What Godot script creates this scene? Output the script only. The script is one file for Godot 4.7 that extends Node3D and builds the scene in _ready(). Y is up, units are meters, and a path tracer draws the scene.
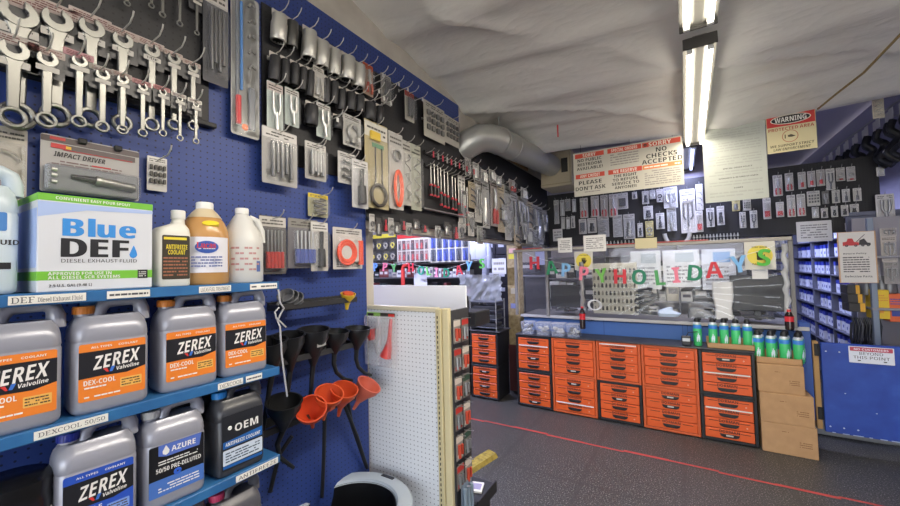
extends Node3D

# ---------------------------------------------------------------- camera frame (metres; left wall is the plane x = 0, shop runs along -z)
const FL := 375.53
var cam_at := Vector3(1.65, 1.55, 0.0)
var cam_basis := Basis(Vector3.UP, deg_to_rad(31.78)) * Basis(Vector3.RIGHT, deg_to_rad(2.207)) * Basis(Vector3.BACK, deg_to_rad(-1.39))
var used := {}
var mats := {}
var rng := RandomNumberGenerator.new()
const LW := PI / 2            # turn of things that face the room from the left wall
const ORD := ["first", "second", "third", "fourth", "fifth", "sixth", "seventh", "eighth", "ninth", "tenth", "eleventh", "twelfth", "thirteenth", "fourteenth", "fifteenth", "sixteenth", "seventeenth", "eighteenth", "nineteenth", "twentieth", "twenty-first", "twenty-second", "twenty-third", "twenty-fourth"]

func ray(u: float, v: float) -> Vector3:
	return cam_basis * Vector3(u - 450.0, 253.0 - v, -FL)
func on_x(u: float, v: float, x: float) -> Vector3:   # where the sight line meets the plane x
	var r := ray(u, v)
	return cam_at + r * ((x - cam_at.x) / r.x)
func on_z(u: float, v: float, z: float) -> Vector3:
	var r := ray(u, v)
	return cam_at + r * ((z - cam_at.z) / r.z)
func on_y(u: float, v: float, y: float) -> Vector3:
	var r := ray(u, v)
	return cam_at + r * ((y - cam_at.y) / r.y)

# size and place of a flat item on the left wall / on a plane z: [centre, width, height]
func spot_x(b: Array, x: float) -> Array:
	var uc: float = (b[0] + b[2]) / 2.0
	var vc: float = (b[1] + b[3]) / 2.0
	var c := on_x(uc, vc, x)
	c.z = (on_x(b[0], vc, x).z + on_x(b[2], vc, x).z) / 2.0
	return [c, absf(on_x(b[2], vc, x).z - on_x(b[0], vc, x).z), absf(on_x(uc, b[1], x).y - on_x(uc, b[3], x).y)]
func spot_z(b: Array, z: float) -> Array:
	var uc: float = (b[0] + b[2]) / 2.0
	var vc: float = (b[1] + b[3]) / 2.0
	var c := on_z(uc, vc, z)
	c.x = (on_z(b[0], vc, z).x + on_z(b[2], vc, z).x) / 2.0
	return [c, absf(on_z(b[2], vc, z).x - on_z(b[0], vc, z).x), absf(on_z(uc, b[1], z).y - on_z(uc, b[3], z).y)]

# ---------------------------------------------------------------- shapes
class Sh:
	var st := SurfaceTool.new()
	var t := Transform3D()
	var sg := 1
	func _init() -> void:
		st.begin(Mesh.PRIMITIVE_TRIANGLES)
		flat()
	func flat() -> void:
		st.set_smooth_group(0xFFFFFFFF)
	func smooth() -> void:
		sg += 1
		st.set_smooth_group(sg)
	func move(at: Vector3, b := Basis()) -> Sh:
		t = Transform3D(b, at)
		return self
	func vx(p: Vector3, uv := Vector2.ZERO) -> void:
		st.set_uv(uv)
		st.add_vertex(t * p)
	func tri(a: Vector3, b: Vector3, c: Vector3) -> void:
		vx(a); vx(b); vx(c)
	func quad(a: Vector3, b: Vector3, c: Vector3, d: Vector3) -> void:   # clockwise from the front
		vx(a, Vector2(0, 1)); vx(b, Vector2(0, 0)); vx(c, Vector2(1, 0))
		vx(a, Vector2(0, 1)); vx(c, Vector2(1, 0)); vx(d, Vector2(1, 1))
	func face(x0: float, y0: float, x1: float, y1: float, z: float) -> void:   # a face towards +z
		quad(Vector3(x0, y0, z), Vector3(x0, y1, z), Vector3(x1, y1, z), Vector3(x1, y0, z))
	func box(c: Vector3, s: Vector3, ch := 0.0) -> Sh:
		flat()
		var h := s / 2.0
		ch = minf(ch, minf(h.x, minf(h.y, h.z)) * 0.9)
		var d := [Vector3.RIGHT, Vector3.UP, Vector3.BACK]
		for a in 3:
			for g in [-1.0, 1.0]:
				var n: Vector3 = d[a] * g
				var p: Vector3 = d[(a + 1) % 3]
				var q: Vector3 = d[(a + 2) % 3]
				var o: Vector3 = c + n * h[a]
				var hp: float = h[(a + 1) % 3] - ch
				var hq: float = h[(a + 2) % 3] - ch
				if g > 0: quad(o - p * hp - q * hq, o - p * hp + q * hq, o + p * hp + q * hq, o + p * hp - q * hq)
				else: quad(o - p * hp - q * hq, o + p * hp - q * hq, o + p * hp + q * hq, o - p * hp + q * hq)
		if ch > 0.0:
			for a in 3:
				var b := (a + 1) % 3
				var e := (a + 2) % 3
				for g in [-1.0, 1.0]:
					for k in [-1.0, 1.0]:
						var lo: Vector3 = c - d[e] * (h[e] - ch)
						var hi: Vector3 = c + d[e] * (h[e] - ch)
						var o1: Vector3 = d[a] * g * h[a] + d[b] * k * (h[b] - ch)
						var o2: Vector3 = d[a] * g * (h[a] - ch) + d[b] * k * h[b]
						if g * k > 0: quad(lo + o1, hi + o1, hi + o2, lo + o2)
						else: quad(lo + o1, lo + o2, hi + o2, hi + o1)
			for sx in [-1.0, 1.0]:
				for sy in [-1.0, 1.0]:
					for sz in [-1.0, 1.0]:
						var k := Vector3(sx, sy, sz)
						var p1 := c + k * Vector3(h.x, h.y - ch, h.z - ch)
						var p2 := c + k * Vector3(h.x - ch, h.y, h.z - ch)
						var p3 := c + k * Vector3(h.x - ch, h.y - ch, h.z)
						if sx * sy * sz > 0: tri(p1, p3, p2)
						else: tri(p1, p2, p3)
		return self
	func prism(poly: PackedVector2Array, z0: float, z1: float, bev := 0.0) -> Sh:
		flat()
		if Geometry2D.is_polygon_clockwise(poly): poly.reverse()
		var n := poly.size()
		var inn := PackedVector2Array()
		for i in n:
			var a := (poly[i] - poly[(i + n - 1) % n]).normalized()
			var b := (poly[(i + 1) % n] - poly[i]).normalized()
			var na := Vector2(-a.y, a.x)
			var nb := Vector2(-b.y, b.x)
			var m := (na + nb)
			inn.append(poly[i] + m * (bev / maxf(0.4, 1.0 + na.dot(nb))))
		var ix := Geometry2D.triangulate_polygon(poly)
		for k in range(0, ix.size(), 3):
			var q := [ix[k], ix[k + 1], ix[k + 2]]
			var ar: float = (poly[q[1]] - poly[q[0]]).cross(poly[q[2]] - poly[q[0]])
			if ar > 0: q = [q[0], q[2], q[1]]
			tri(Vector3(inn[q[0]].x, inn[q[0]].y, z1), Vector3(inn[q[1]].x, inn[q[1]].y, z1), Vector3(inn[q[2]].x, inn[q[2]].y, z1))
			tri(Vector3(poly[q[0]].x, poly[q[0]].y, z0), Vector3(poly[q[2]].x, poly[q[2]].y, z0), Vector3(poly[q[1]].x, poly[q[1]].y, z0))
		for i in n:
			var j := (i + 1) % n
			var p := poly[i]
			var q := poly[j]
			quad(Vector3(p.x, p.y, z0), Vector3(p.x, p.y, z1 - bev), Vector3(q.x, q.y, z1 - bev), Vector3(q.x, q.y, z0))
			if bev > 0.0:
				quad(Vector3(p.x, p.y, z1 - bev), Vector3(inn[i].x, inn[i].y, z1), Vector3(inn[j].x, inn[j].y, z1), Vector3(q.x, q.y, z1 - bev))
		return self
	func ring(c: Vector3, r0: float, r1: float, d: float, n := 20) -> Sh:   # flat ring in the xy plane, d thick
		flat()
		for i in n:
			var a := Vector2.from_angle(TAU * i / n)
			var b := Vector2.from_angle(TAU * (i + 1) / n)
			var A := Vector3(a.x, a.y, 0)
			var B := Vector3(b.x, b.y, 0)
			var z := Vector3(0, 0, d / 2)
			var e := (r1 - r0) * 0.25
			var y := Vector3(0, 0, d / 2 - e)
			quad(c + A * (r0 + e) + z, c + B * (r0 + e) + z, c + B * (r1 - e) + z, c + A * (r1 - e) + z)
			quad(c + A * (r1 - e) + z, c + B * (r1 - e) + z, c + B * r1 + y, c + A * r1 + y)
			quad(c + B * (r0 + e) + z, c + A * (r0 + e) + z, c + A * r0 + y, c + B * r0 + y)
			quad(c + A * r1 + y, c + B * r1 + y, c + B * r1 - z, c + A * r1 - z)
			quad(c + B * r0 + y, c + A * r0 + y, c + A * r0 - z, c + B * r0 - z)
		return self
	func lathe(pf: Array, n := 16, squash := Vector3.ONE) -> Sh:   # pf: Vector2(radius, y) upwards
		smooth()
		for k in pf.size() - 1:
			var p: Vector2 = pf[k]
			var q: Vector2 = pf[k + 1]
			if k > 0 and absf((p - pf[k - 1]).angle_to(q - p)) > 0.65: smooth()
			for i in n:
				var a := Vector2.from_angle(TAU * i / n)
				var b := Vector2.from_angle(TAU * (i + 1) / n)
				var A := Vector3(a.x * p.x, p.y, -a.y * p.x) * squash
				var B := Vector3(b.x * p.x, p.y, -b.y * p.x) * squash
				var C := Vector3(b.x * q.x, q.y, -b.y * q.x) * squash
				var D := Vector3(a.x * q.x, q.y, -a.y * q.x) * squash
				if p.x > 0.00001: tri(A, D, B) if q.x <= 0.00001 else tri(A, C, B)
				if q.x > 0.00001: tri(A, D, C)
		flat()
		return self
	func cyl(c: Vector3, r: float, h: float, n := 16, ch := 0.0) -> Sh:   # upright, c at the base
		var o := t
		t = t * Transform3D(Basis(), c)
		lathe([Vector2(0, 0), Vector2(r - ch, 0), Vector2(r, ch), Vector2(r, h - ch), Vector2(r - ch, h), Vector2(0, h)] if ch > 0 else [Vector2(0, 0), Vector2(r, 0), Vector2(r, h), Vector2(0, h)], n)
		t = o
		return self
	func tube(pts: Array, r, n := 8, closed := false, sq := 1.0) -> Sh:
		var m := pts.size()
		var rings := []
		var up := Vector3.ZERO
		for i in m:
			var pa: Vector3 = pts[(i + m - 1) % m] if closed else pts[maxi(i - 1, 0)]
			var pb: Vector3 = pts[(i + 1) % m] if closed else pts[mini(i + 1, m - 1)]
			var d := (pb - pa).normalized()
			if up == Vector3.ZERO: up = (Vector3.UP if absf(d.y) < 0.9 else Vector3.RIGHT)
			var s := d.cross(up).normalized()
			up = s.cross(d).normalized()
			var rr: float = r[i] if r is Array else r
			var g := []
			for k in n:
				var a := TAU * k / n
				g.append(pts[i] + (s * cos(a) * sq + up * sin(a)) * rr)
			rings.append(g)
		smooth()
		for i in (m if closed else m - 1):
			var g: Array = rings[i]
			var h: Array = rings[(i + 1) % m]
			for k in n:
				var l := (k + 1) % n
				tri(g[k], h[k], h[l]); tri(g[k], h[l], g[l])
		if not closed:
			smooth()
			for k in range(1, n - 1):
				tri(rings[0][0], rings[0][k], rings[0][k + 1])
				tri(rings[m - 1][0], rings[m - 1][k + 1], rings[m - 1][k])
		flat()
		return self
	func bar(a: Vector3, b: Vector3, r: float, n := 6) -> Sh:
		return tube([a, b], r, n)
	func ball(c: Vector3, r: Vector3, n := 14) -> Sh:
		var pf := []
		for i in 9:
			var a := -PI / 2 + PI * i / 8
			pf.append(Vector2(maxf(cos(a), 0.0), sin(a)))
		pf[0].x = 0.0; pf[8].x = 0.0
		var o := t
		t = t * Transform3D(Basis(), c)
		lathe(pf, n, r)
		t = o
		return self
	static func rrect(w: float, d: float, r: float, n := 4) -> PackedVector2Array:   # rounded rectangle, anticlockwise
		var o := PackedVector2Array()
		r = minf(r, minf(w, d) / 2 - 0.0001)
		for k in 4:
			var c := Vector2((w / 2 - r) * [1, -1, -1, 1][k], (d / 2 - r) * [1, 1, -1, -1][k])
			for i in n + 1:
				o.append(c + Vector2.from_angle(PI / 2 * k + PI / 2 * i / n) * r)
		return o
	func loft(secs: Array) -> Sh:   # secs: [y, w, d, corner radius, x shift, z shift]
		var rings := []
		for s in secs:
			var g := []
			for p in rrect(s[1], s[2], s[3]):
				g.append(Vector3(p.x + (s[4] if s.size() > 4 else 0.0), s[0], -p.y + (s[5] if s.size() > 5 else 0.0)))
			rings.append(g)
		var n: int = rings[0].size()
		smooth()
		for i in rings.size() - 1:
			if i > 0:
				var sa := Vector2(secs[i][1] - secs[i - 1][1], 2 * (secs[i][0] - secs[i - 1][0]))
				var sb := Vector2(secs[i + 1][1] - secs[i][1], 2 * (secs[i + 1][0] - secs[i][0]))
				if absf(sa.angle_to(sb)) > 0.75: smooth()
			for k in n:
				var l := (k + 1) % n
				tri(rings[i][k], rings[i + 1][k], rings[i + 1][l]); tri(rings[i][k], rings[i + 1][l], rings[i][l])
		flat()
		var e: int = rings.size() - 1
		for k in range(1, n - 1):
			tri(rings[0][0], rings[0][k], rings[0][k + 1])
			tri(rings[e][0], rings[e][k + 1], rings[e][k])
		return self
	func card(w: float, h: float, r: float, z0: float, z1: float, c := Vector2.ZERO, bev := 0.0) -> Sh:
		var p := rrect(w, h, r, 3)
		for i in p.size(): p[i] += c
		return prism(p, z0, z1, bev)

# ---------------------------------------------------------------- lettering
var texts := {}
var fonts := {}
func font(kind: String) -> Font:
	if not fonts.has(kind):
		var f := SystemFont.new()
		f.font_names = PackedStringArray(["Droid Serif" if kind.begins_with("serif") else "Droid Sans"])
		f.font_weight = 700 if kind.ends_with("bold") else 400
		fonts[kind] = f
	return fonts[kind]
func glyphs(s: String, kind: String) -> Array:
	var key := s + "|" + kind
	if not texts.has(key):
		var m := TextMesh.new()
		m.text = s
		m.font = font(kind)
		m.font_size = 32
		m.pixel_size = 0.01
		m.depth = 0.0
		m.curve_step = 3.0
		var a := m.get_mesh_arrays()
		var v: PackedVector3Array = a[Mesh.ARRAY_VERTEX]
		var ix: PackedInt32Array = a[Mesh.ARRAY_INDEX] if a[Mesh.ARRAY_INDEX] != null else PackedInt32Array(range(v.size()))
		var out := PackedVector3Array()
		for i in ix: out.append(v[i])
		var bb := AABB(out[0] if out.size() else Vector3.ZERO, Vector3.ZERO)
		for p in out: bb = bb.expand(p)
		texts[key] = [out, bb]
	return texts[key]
# writes a line of text centred at c, w wide and h high (h = 0 keeps the shape), slanted by lean, turned by turn
func write(o: Sh, s: String, c: Vector3, w: float, h := 0.0, kind := "bold", lean := 0.0, turn := 0.0, thick := 0.0) -> void:
	var g: Array = glyphs(s, kind)
	var bb: AABB = g[1]
	if bb.size.x <= 0.0: return
	var sx := w / bb.size.x
	var sy := h / bb.size.y if h > 0.0 else sx
	var m := bb.get_center()
	var p: PackedVector3Array = g[0]
	var q := PackedVector3Array()
	for v in p:
		var d := Vector2((v.x - m.x) * sx, (v.y - m.y) * sy)
		d.x += d.y * lean
		d = d.rotated(turn)
		q.append(c + Vector3(d.x, d.y, 0))
	o.flat()
	for i in range(0, q.size(), 3):
		var a := q[i]
		var b := q[i + 1]
		var e := q[i + 2]
		if (b - a).cross(e - a).z > 0:
			var x := b
			b = e
			e = x
		o.tri(a, b, e)
func lines(o: Sh, x0: float, x1: float, y0: float, y1: float, n: int, z: float, seed_n := 1) -> void:   # print too small to read
	var r := RandomNumberGenerator.new()
	r.seed = seed_n
	for i in n:
		var y := lerpf(y1, y0, (i + 0.5) / n)
		var hh := (y1 - y0) / n * 0.22
		var x := x0
		while x < x1 - 0.002:
			var e := minf(x + (x1 - x0) * r.randf_range(0.05, 0.2), x1)
			if r.randf() < 0.9: o.face(x, y - hh, e, y + hh, z)
			x = e + (x1 - x0) * 0.02

# ---------------------------------------------------------------- materials
func mat(c: String, rough := 0.6, metal := 0.0, alpha := 1.0) -> StandardMaterial3D:
	var key := "%s/%s/%s/%s" % [c, rough, metal, alpha]
	if not mats.has(key):
		var m := StandardMaterial3D.new()
		m.albedo_color = Color(c)
		m.roughness = rough
		m.metallic = metal
		if alpha < 1.0:
			m.transparency = BaseMaterial3D.TRANSPARENCY_ALPHA
			m.albedo_color.a = alpha
		mats[key] = m
	return mats[key]
func noise_tex(freq: float, ramp: Array, seed_n := 3, size := 512, oct := 4, normal := 0.0) -> NoiseTexture2D:
	var n := FastNoiseLite.new()
	n.seed = seed_n
	n.noise_type = FastNoiseLite.TYPE_SIMPLEX_SMOOTH
	n.frequency = freq
	n.fractal_octaves = oct
	var t := NoiseTexture2D.new()
	t.width = size
	t.height = size
	t.seamless = true
	t.noise = n
	if normal > 0.0:
		t.as_normal_map = true
		t.bump_strength = normal
	elif ramp.size():
		var g := Gradient.new()
		var off := PackedFloat32Array()
		var cs := PackedColorArray()
		for i in ramp.size():
			off.append(ramp[i][0])
			cs.append(Color(ramp[i][1]))
		g.offsets = off
		g.colors = cs
		t.color_ramp = g
	return t
func tri_mat(tex: Texture2D, scale: float, rough: float, metal := 0.0, normal: Texture2D = null, nscale := 0.5) -> StandardMaterial3D:
	var m := StandardMaterial3D.new()
	m.albedo_texture = tex
	m.uv1_triplanar = true
	m.uv1_world_triplanar = true
	m.uv1_scale = Vector3.ONE * scale
	m.roughness = rough
	m.metallic = metal
	if normal:
		m.normal_enabled = true
		m.normal_texture = normal
		m.normal_scale = nscale
	return m
func peg_mat(c: Color, hole: Color, rough: float) -> StandardMaterial3D:   # hardboard drilled on a one-inch pitch
	var n := 256
	var im := Image.create(n, n, false, Image.FORMAT_RGB8)
	var r := RandomNumberGenerator.new()
	r.seed = 11
	for y in n:
		for x in n:
			im.set_pixel(x, y, c * (1.0 + r.randf_range(-0.03, 0.03)))
	for a in 4:
		for b in 4:
			for y in range(-9, 10):
				for x in range(-9, 10):
					if x * x + y * y <= 64: im.set_pixel(a * 64 + 32 + x, b * 64 + 32 + y, hole)
	return tri_mat(ImageTexture.create_from_image(im), 1.0 / (4 * 0.0254), rough)

# ---------------------------------------------------------------- nodes
func numbered(n: String) -> String:
	var k: int = used.get(n, 0)
	used[n] = k + 1
	return n if k == 0 else "%s_%03d" % [n, k]
func tag(o: Node3D, label: String, cat: String, group := "", kind := "") -> Node3D:
	if label: o.set_meta("label", label)
	if cat: o.set_meta("category", cat)
	if group: o.set_meta("group", group)
	if kind: o.set_meta("kind", kind)
	return o
func thing(called: String, label: String, cat: String, at := Vector3.ZERO, turn := 0.0, group := "") -> Node3D:
	var o := Node3D.new()
	o.name = numbered(called)
	add_child(o)
	o.transform = Transform3D(Basis(Vector3.UP, turn), at)
	return tag(o, label, cat, group)
func part(called: String, s: Sh, m: Material, parent: Node3D) -> MeshInstance3D:
	s.st.generate_normals()
	s.st.index()
	var o := MeshInstance3D.new()
	o.mesh = s.st.commit()
	o.material_override = m
	if parent == self:
		o.name = numbered(called)
		add_child(o)
	else:
		var n := 0
		for c in parent.get_children():
			if str(c.name) == called or str(c.name).begins_with(called + "_0"): n += 1
		o.name = called if n == 0 else "%s_%03d" % [called, n]
		parent.add_child(o, true)
	return o
func piece(called: String, mesh: Mesh, m: Material, parent: Node3D, xf := Transform3D()) -> MeshInstance3D:   # a repeated part that shares its mesh
	var o := MeshInstance3D.new()
	o.mesh = mesh
	o.material_override = m
	var k: int = parent.get_meta("n_" + called, 0) if parent.has_meta("n_" + called) else 0
	parent.set_meta("n_" + called, k + 1)
	o.name = called if k == 0 else "%s_%03d" % [called, k]
	parent.add_child(o, true)
	o.transform = xf
	return o
func baked(s: Sh) -> ArrayMesh:
	s.st.generate_normals()
	s.st.index()
	return s.st.commit()
func copy(o: Node3D, label: String, at: Vector3, turn := 0.0, group := "") -> Node3D:
	var c: Node3D = o.duplicate()
	var base := str(o.name)
	if base.length() > 4 and base[-4] == "_" and base.right(3).is_valid_int(): base = base.left(-4)
	c.name = numbered(base)
	add_child(c)
	c.transform = Transform3D(Basis(Vector3.UP, turn), at)
	if label: c.set_meta("label", label)
	if group: c.set_meta("group", group)
	return c
func setting(called: String, s: Sh, m: Material, label := "", parent: Node3D = self) -> MeshInstance3D:
	var o := part(called, s, m, parent)
	if parent == self: tag(o, label, called.split("_")[0], "", "structure")
	return o

# ---------------------------------------------------------------- the scene
var blue := mat("33479a", 0.55)
var black := mat("1d1d1f", 0.6)
var chrome := mat("c9c9c6", 0.28, 0.9)
var steel := mat("a9aaaa", 0.38, 0.8)
var white := mat("e6e6e2", 0.55)
var paper := mat("e4e3dc", 0.75)
var ink := mat("1c1c20", 0.6)
var red := mat("c8323a", 0.5)
var clear := glassy("f4f6f8", 0.18, 0.05)

func _ready() -> void:
	rng.seed = 7
	camera_and_light()
	room()
	pegboards()
	ceiling_lamps()
	gondola()
	counter()
	coolant_shelves()
	back_board()
	wall_tools()
	funnels()
	left_back()
	right_back()
	signs()
	small_things()

func glassy(c: String, rough: float, alpha: float) -> StandardMaterial3D:
	var m := mat(c, rough, 0.0, alpha)
	m.metallic_specular = 0.28
	return m

func camera_and_light() -> void:
	var c := Camera3D.new()
	c.name = "camera"
	c.fov = rad_to_deg(2.0 * atan(253.0 / FL))
	c.transform = Transform3D(cam_basis, cam_at)
	c.near = 0.02
	c.current = true
	add_child(c)
	var sky := ProceduralSkyMaterial.new()
	sky.sky_top_color = Color("c3d4ea")
	sky.sky_horizon_color = Color("f2f5fa")
	sky.ground_bottom_color = Color("8c8a86")
	sky.ground_horizon_color = Color("e8e8e6")
	sky.sky_energy_multiplier = 1.0
	sky.sun_angle_max = 1.0
	var s := Sky.new()
	s.sky_material = sky
	var e := Environment.new()
	e.background_mode = Environment.BG_SKY
	e.sky = s
	e.background_energy_multiplier = 5.8
	e.ambient_light_source = Environment.AMBIENT_SOURCE_SKY
	e.tonemap_mode = Environment.TONE_MAPPER_LINEAR
	e.tonemap_exposure = 1.1
	e.sdfgi_enabled = true
	e.ssao_enabled = true
	e.ssil_enabled = true
	var w := WorldEnvironment.new()
	w.name = "environment"
	w.environment = e
	add_child(w)

	var sun := DirectionalLight3D.new()
	sun.name = "sun"
	sun.light_color = Color("fff3df")
	sun.light_energy = 9.0
	sun.light_angular_distance = 0.6
	sun.shadow_enabled = true
	add_child(sun)
	sun.look_at_from_position(Vector3(3, 10, 9), Vector3(1.5, 0, 5))

func ceil_y(x: float, z: float) -> float:
	var y := 2.945 + 0.136 * (z + 2.7) + 0.11 * clampf(1.0 - x / 1.7, 0.0, 1.0)
	if x > 2.0: y += 0.03 * (x - 2.0)
	var f := fposmod(z + 0.35, 1.05) / 1.05
	y -= 0.05 * sin(PI * f) - 0.025
	return y

func room() -> void:
	var s := Sh.new()
	s.box(Vector3(1.0, -0.05, -3.0), Vector3(10, 0.1, 14.4))
	var fl := setting("floor", s, tri_mat(noise_tex(0.05, [[0.0, "2a2a28"], [0.45, "3d3d3a"], [0.6, "474644"], [0.7, "565551"], [0.8, "a09e96"]], 5, 1024, 5), 1.6, 0.42, 0.0, noise_tex(0.09, [], 9, 512, 3, 3.0), 0.35), "dark grey speckled concrete floor of the shop")
	s = Sh.new()
	var pz := on_y(660, 459, 0.0).z
	for k in 12:
		var x0 := -0.75 + k * 0.32
		s.box(Vector3(x0 + 0.16, 0.0008, pz + 0.012 * sin(k * 1.7)), Vector3(0.322, 0.0016, 0.022 + 0.005 * sin(k * 2.3)))
	part("line_marking", s, mat("b4453f", 0.6), fl).set_meta("label", "worn red stripe painted across the floor")
	var plaster := tri_mat(noise_tex(0.02, [[0.0, "b9b2a6"], [1.0, "d0cabd"]], 4, 256), 0.7, 0.8)
	s = Sh.new()
	s.box(Vector3(-0.06, 1.68, 1.0), Vector3(0.12, 3.36, 5.36))
	setting("wall_left", s, plaster, "pale wall behind the blue pegboard")
	s = Sh.new()
	s.box(Vector3(-0.06, 2.55, -3.515), Vector3(0.12, 1.5, 3.67))
	setting("wall_upper", s, plaster, "wall above the opening, carrying the long black pegboard")
	s = Sh.new()
	s.box(Vector3(1.2, 1.6, -5.5), Vector3(2.4, 3.4, 0.12))
	setting("wall_back", s, mat("a9a3b0", 0.8), "wall behind the parts counter")
	s = Sh.new()
	s.box(Vector3(1.0, 1.65, -9.7), Vector3(8.4, 3.3, 0.1))
	setting("wall_rear", s, mat("8d8a92", 0.8), "far wall of the stock room")
	s = Sh.new()
	s.box(Vector3(3.62, 1.65, -6.95), Vector3(0.12, 3.3, 5.5))
	s.box(Vector3(4.6, 1.65, -4.26), Vector3(1.9, 3.3, 0.1))
	s.box(Vector3(5.5, 1.65, -0.3), Vector3(0.12, 3.3, 8.0))
	setting("wall_right", s, mat("a29fb4", 0.8), "lavender wall at the gate end of the shop")
	s = Sh.new()
	s.box(Vector3(-3.2, 1.65, -5.7), Vector3(0.12, 3.3, 8.0))
	s.box(Vector3(-1.6, 1.65, -1.75), Vector3(3.1, 3.3, 0.1))
	setting("wall_side", s, plaster, "side wall of the back room")
	s = Sh.new()
	s.box(Vector3(-0.1, 1.65, 3.7), Vector3(0.5, 3.3, 0.14))
	s.box(Vector3(5.3, 1.65, 3.7), Vector3(0.5, 3.3, 0.14))
	s.box(Vector3(2.6, 3.06, 3.7), Vector3(5.0, 0.5, 0.14))
	setting("wall_front", s, plaster, "front wall round the wide open shop entrance")
	s = Sh.new()
	s.box(Vector3(1.2, 3.42, -3.0), Vector3(9.4, 0.12, 14.0))
	setting("ceiling_back", s, mat("c4c0d2", 0.8), "roof deck above the shop")
	s = Sh.new()
	s.box(Vector3(2.6, -0.06, 8.0), Vector3(24, 0.1, 8.2))
	setting("ground", s, mat("a5a29c", 0.9), "concrete forecourt outside the entrance")
	# ceiling of pale plastic sheet pulled over the rafters
	s = Sh.new()
	s.smooth()
	var nx := 110
	var nz := 160
	var n1 := FastNoiseLite.new()
	n1.seed = 21
	n1.frequency = 1.0
	n1.fractal_octaves = 2
	var p := func(i: int, k: int) -> Vector3:
		var x := lerpf(0.0, 5.44, float(i) / nx)
		var z := lerpf(3.6, -4.12, float(k) / nz)
		var f := fposmod(z + 0.35 + 0.05 * n1.get_noise_2d(x * 0.6, 7.0), 1.05) / 1.05
		var crease := 0.022 * exp(-pow((f - 0.5) * 14.0, 2.0)) + 0.03 * exp(-pow(minf(f, 1.0 - f) * 22.0, 2.0))
		var fold := 1.0 - absf(n1.get_noise_2d((x - z * 0.5) * 0.22 + 40.0, (z + x * 0.35) * 0.9))
		var y: float = ceil_y(x, z) + 0.02 * n1.get_noise_2d(x * 0.35, z * 0.8) - 0.035 * pow(fold, 9.0) - crease
		return Vector3(x, y, z)
	for k in nz:
		for i in nx:
			var a: Vector3 = p.call(i, k)
			var b: Vector3 = p.call(i + 1, k)
			var c: Vector3 = p.call(i + 1, k + 1)
			var d: Vector3 = p.call(i, k + 1)
			s.tri(a, b, c)
			s.tri(a, c, d)
	var cm := mat("e2e0da", 0.32)
	cm.normal_enabled = true
	cm.normal_texture = crease_tex()
	cm.normal_scale = 0.45
	cm.uv1_triplanar = true
	cm.uv1_world_triplanar = true
	cm.uv1_scale = Vector3(0.28, 0.6, 0.75)
	setting("ceiling", s, cm, "ceiling of wrinkled pale plastic sheeting")

func crease_tex() -> NoiseTexture2D:
	var t := noise_tex(0.006, [], 33, 1024, 4, 10.0)
	var n: FastNoiseLite = t.noise
	n.fractal_type = FastNoiseLite.FRACTAL_RIDGED
	return t

func pegboards() -> void:
	var bm := peg_mat(Color("2f4588"), Color("161d3a"), 0.5)
	var km := peg_mat(Color("242427"), Color("08080a"), 0.55)
	var s := Sh.new()
	s.box(Vector3(0.006, 1.52, -0.54), Vector3(0.012, 2.93, 2.27), 0.002)
	var b := part("pegboard", s, bm, self)
	tag(b, "blue painted pegboard covering the left wall behind the coolant shelves", "pegboard")
	s = Sh.new()
	s.box(Vector3(0.006, 2.5, -2.262), Vector3(0.012, 0.97, 1.17), 0.002)
	tag(part("pegboard", s, bm, self), "blue pegboard strip showing along the ceiling above the sockets", "pegboard")
	# black overlay boards
	var y1 := on_x(120, 104, 0.02).y
	var z1 := on_x(209, 60, 0.02).z
	s = Sh.new()
	s.box(Vector3(0.016, (y1 + 2.95) / 2, (0.1 + z1) / 2), Vector3(0.009, 2.95 - y1, 0.1 - z1), 0.002)
	s.box(Vector3(0.03, y1 + 0.012, (0.1 + z1) / 2), Vector3(0.03, 0.02, 0.1 - z1 + 0.04), 0.003)
	wrench_board = part("pegboard", s, km, self)
	tag(wrench_board, "black pegboard overlay behind the hanging combination wrenches", "pegboard")
	var y2 := on_x(312, 170, 0.02).y
	var z2 := on_x(262, 80, 0.02).z
	s = Sh.new()
	s.box(Vector3(0.016, (y2 + 2.82) / 2, (z2 - 1.675) / 2), Vector3(0.009, 2.82 - y2, z2 + 1.675), 0.002)
	s.box(Vector3(0.016, (1.86 + 2.82) / 2, (-1.675 - 2.84) / 2), Vector3(0.009, 2.82 - 1.86, 2.84 - 1.675), 0.002)
	s.box(Vector3(0.022, 1.86, -2.25), Vector3(0.03, 0.02, 1.15), 0.003)
	socket_board = part("pegboard", s, km, self)
	tag(socket_board, "black pegboard overlay behind the sockets and puller packs", "pegboard")
	s = Sh.new()
	s.box(Vector3(0.012, 2.28, -4.09), Vector3(0.02, 0.9, 2.48), 0.002)
	s.box(Vector3(0.022, 1.84, -4.09), Vector3(0.035, 0.03, 2.48), 0.003)
	far_board = part("pegboard", s, km, self)
	tag(far_board, "black pegboard running below the silver duct towards the corner", "pegboard")

var wrench_board: Node3D
var socket_board: Node3D
var far_board: Node3D
var rear_board: Node3D

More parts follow.
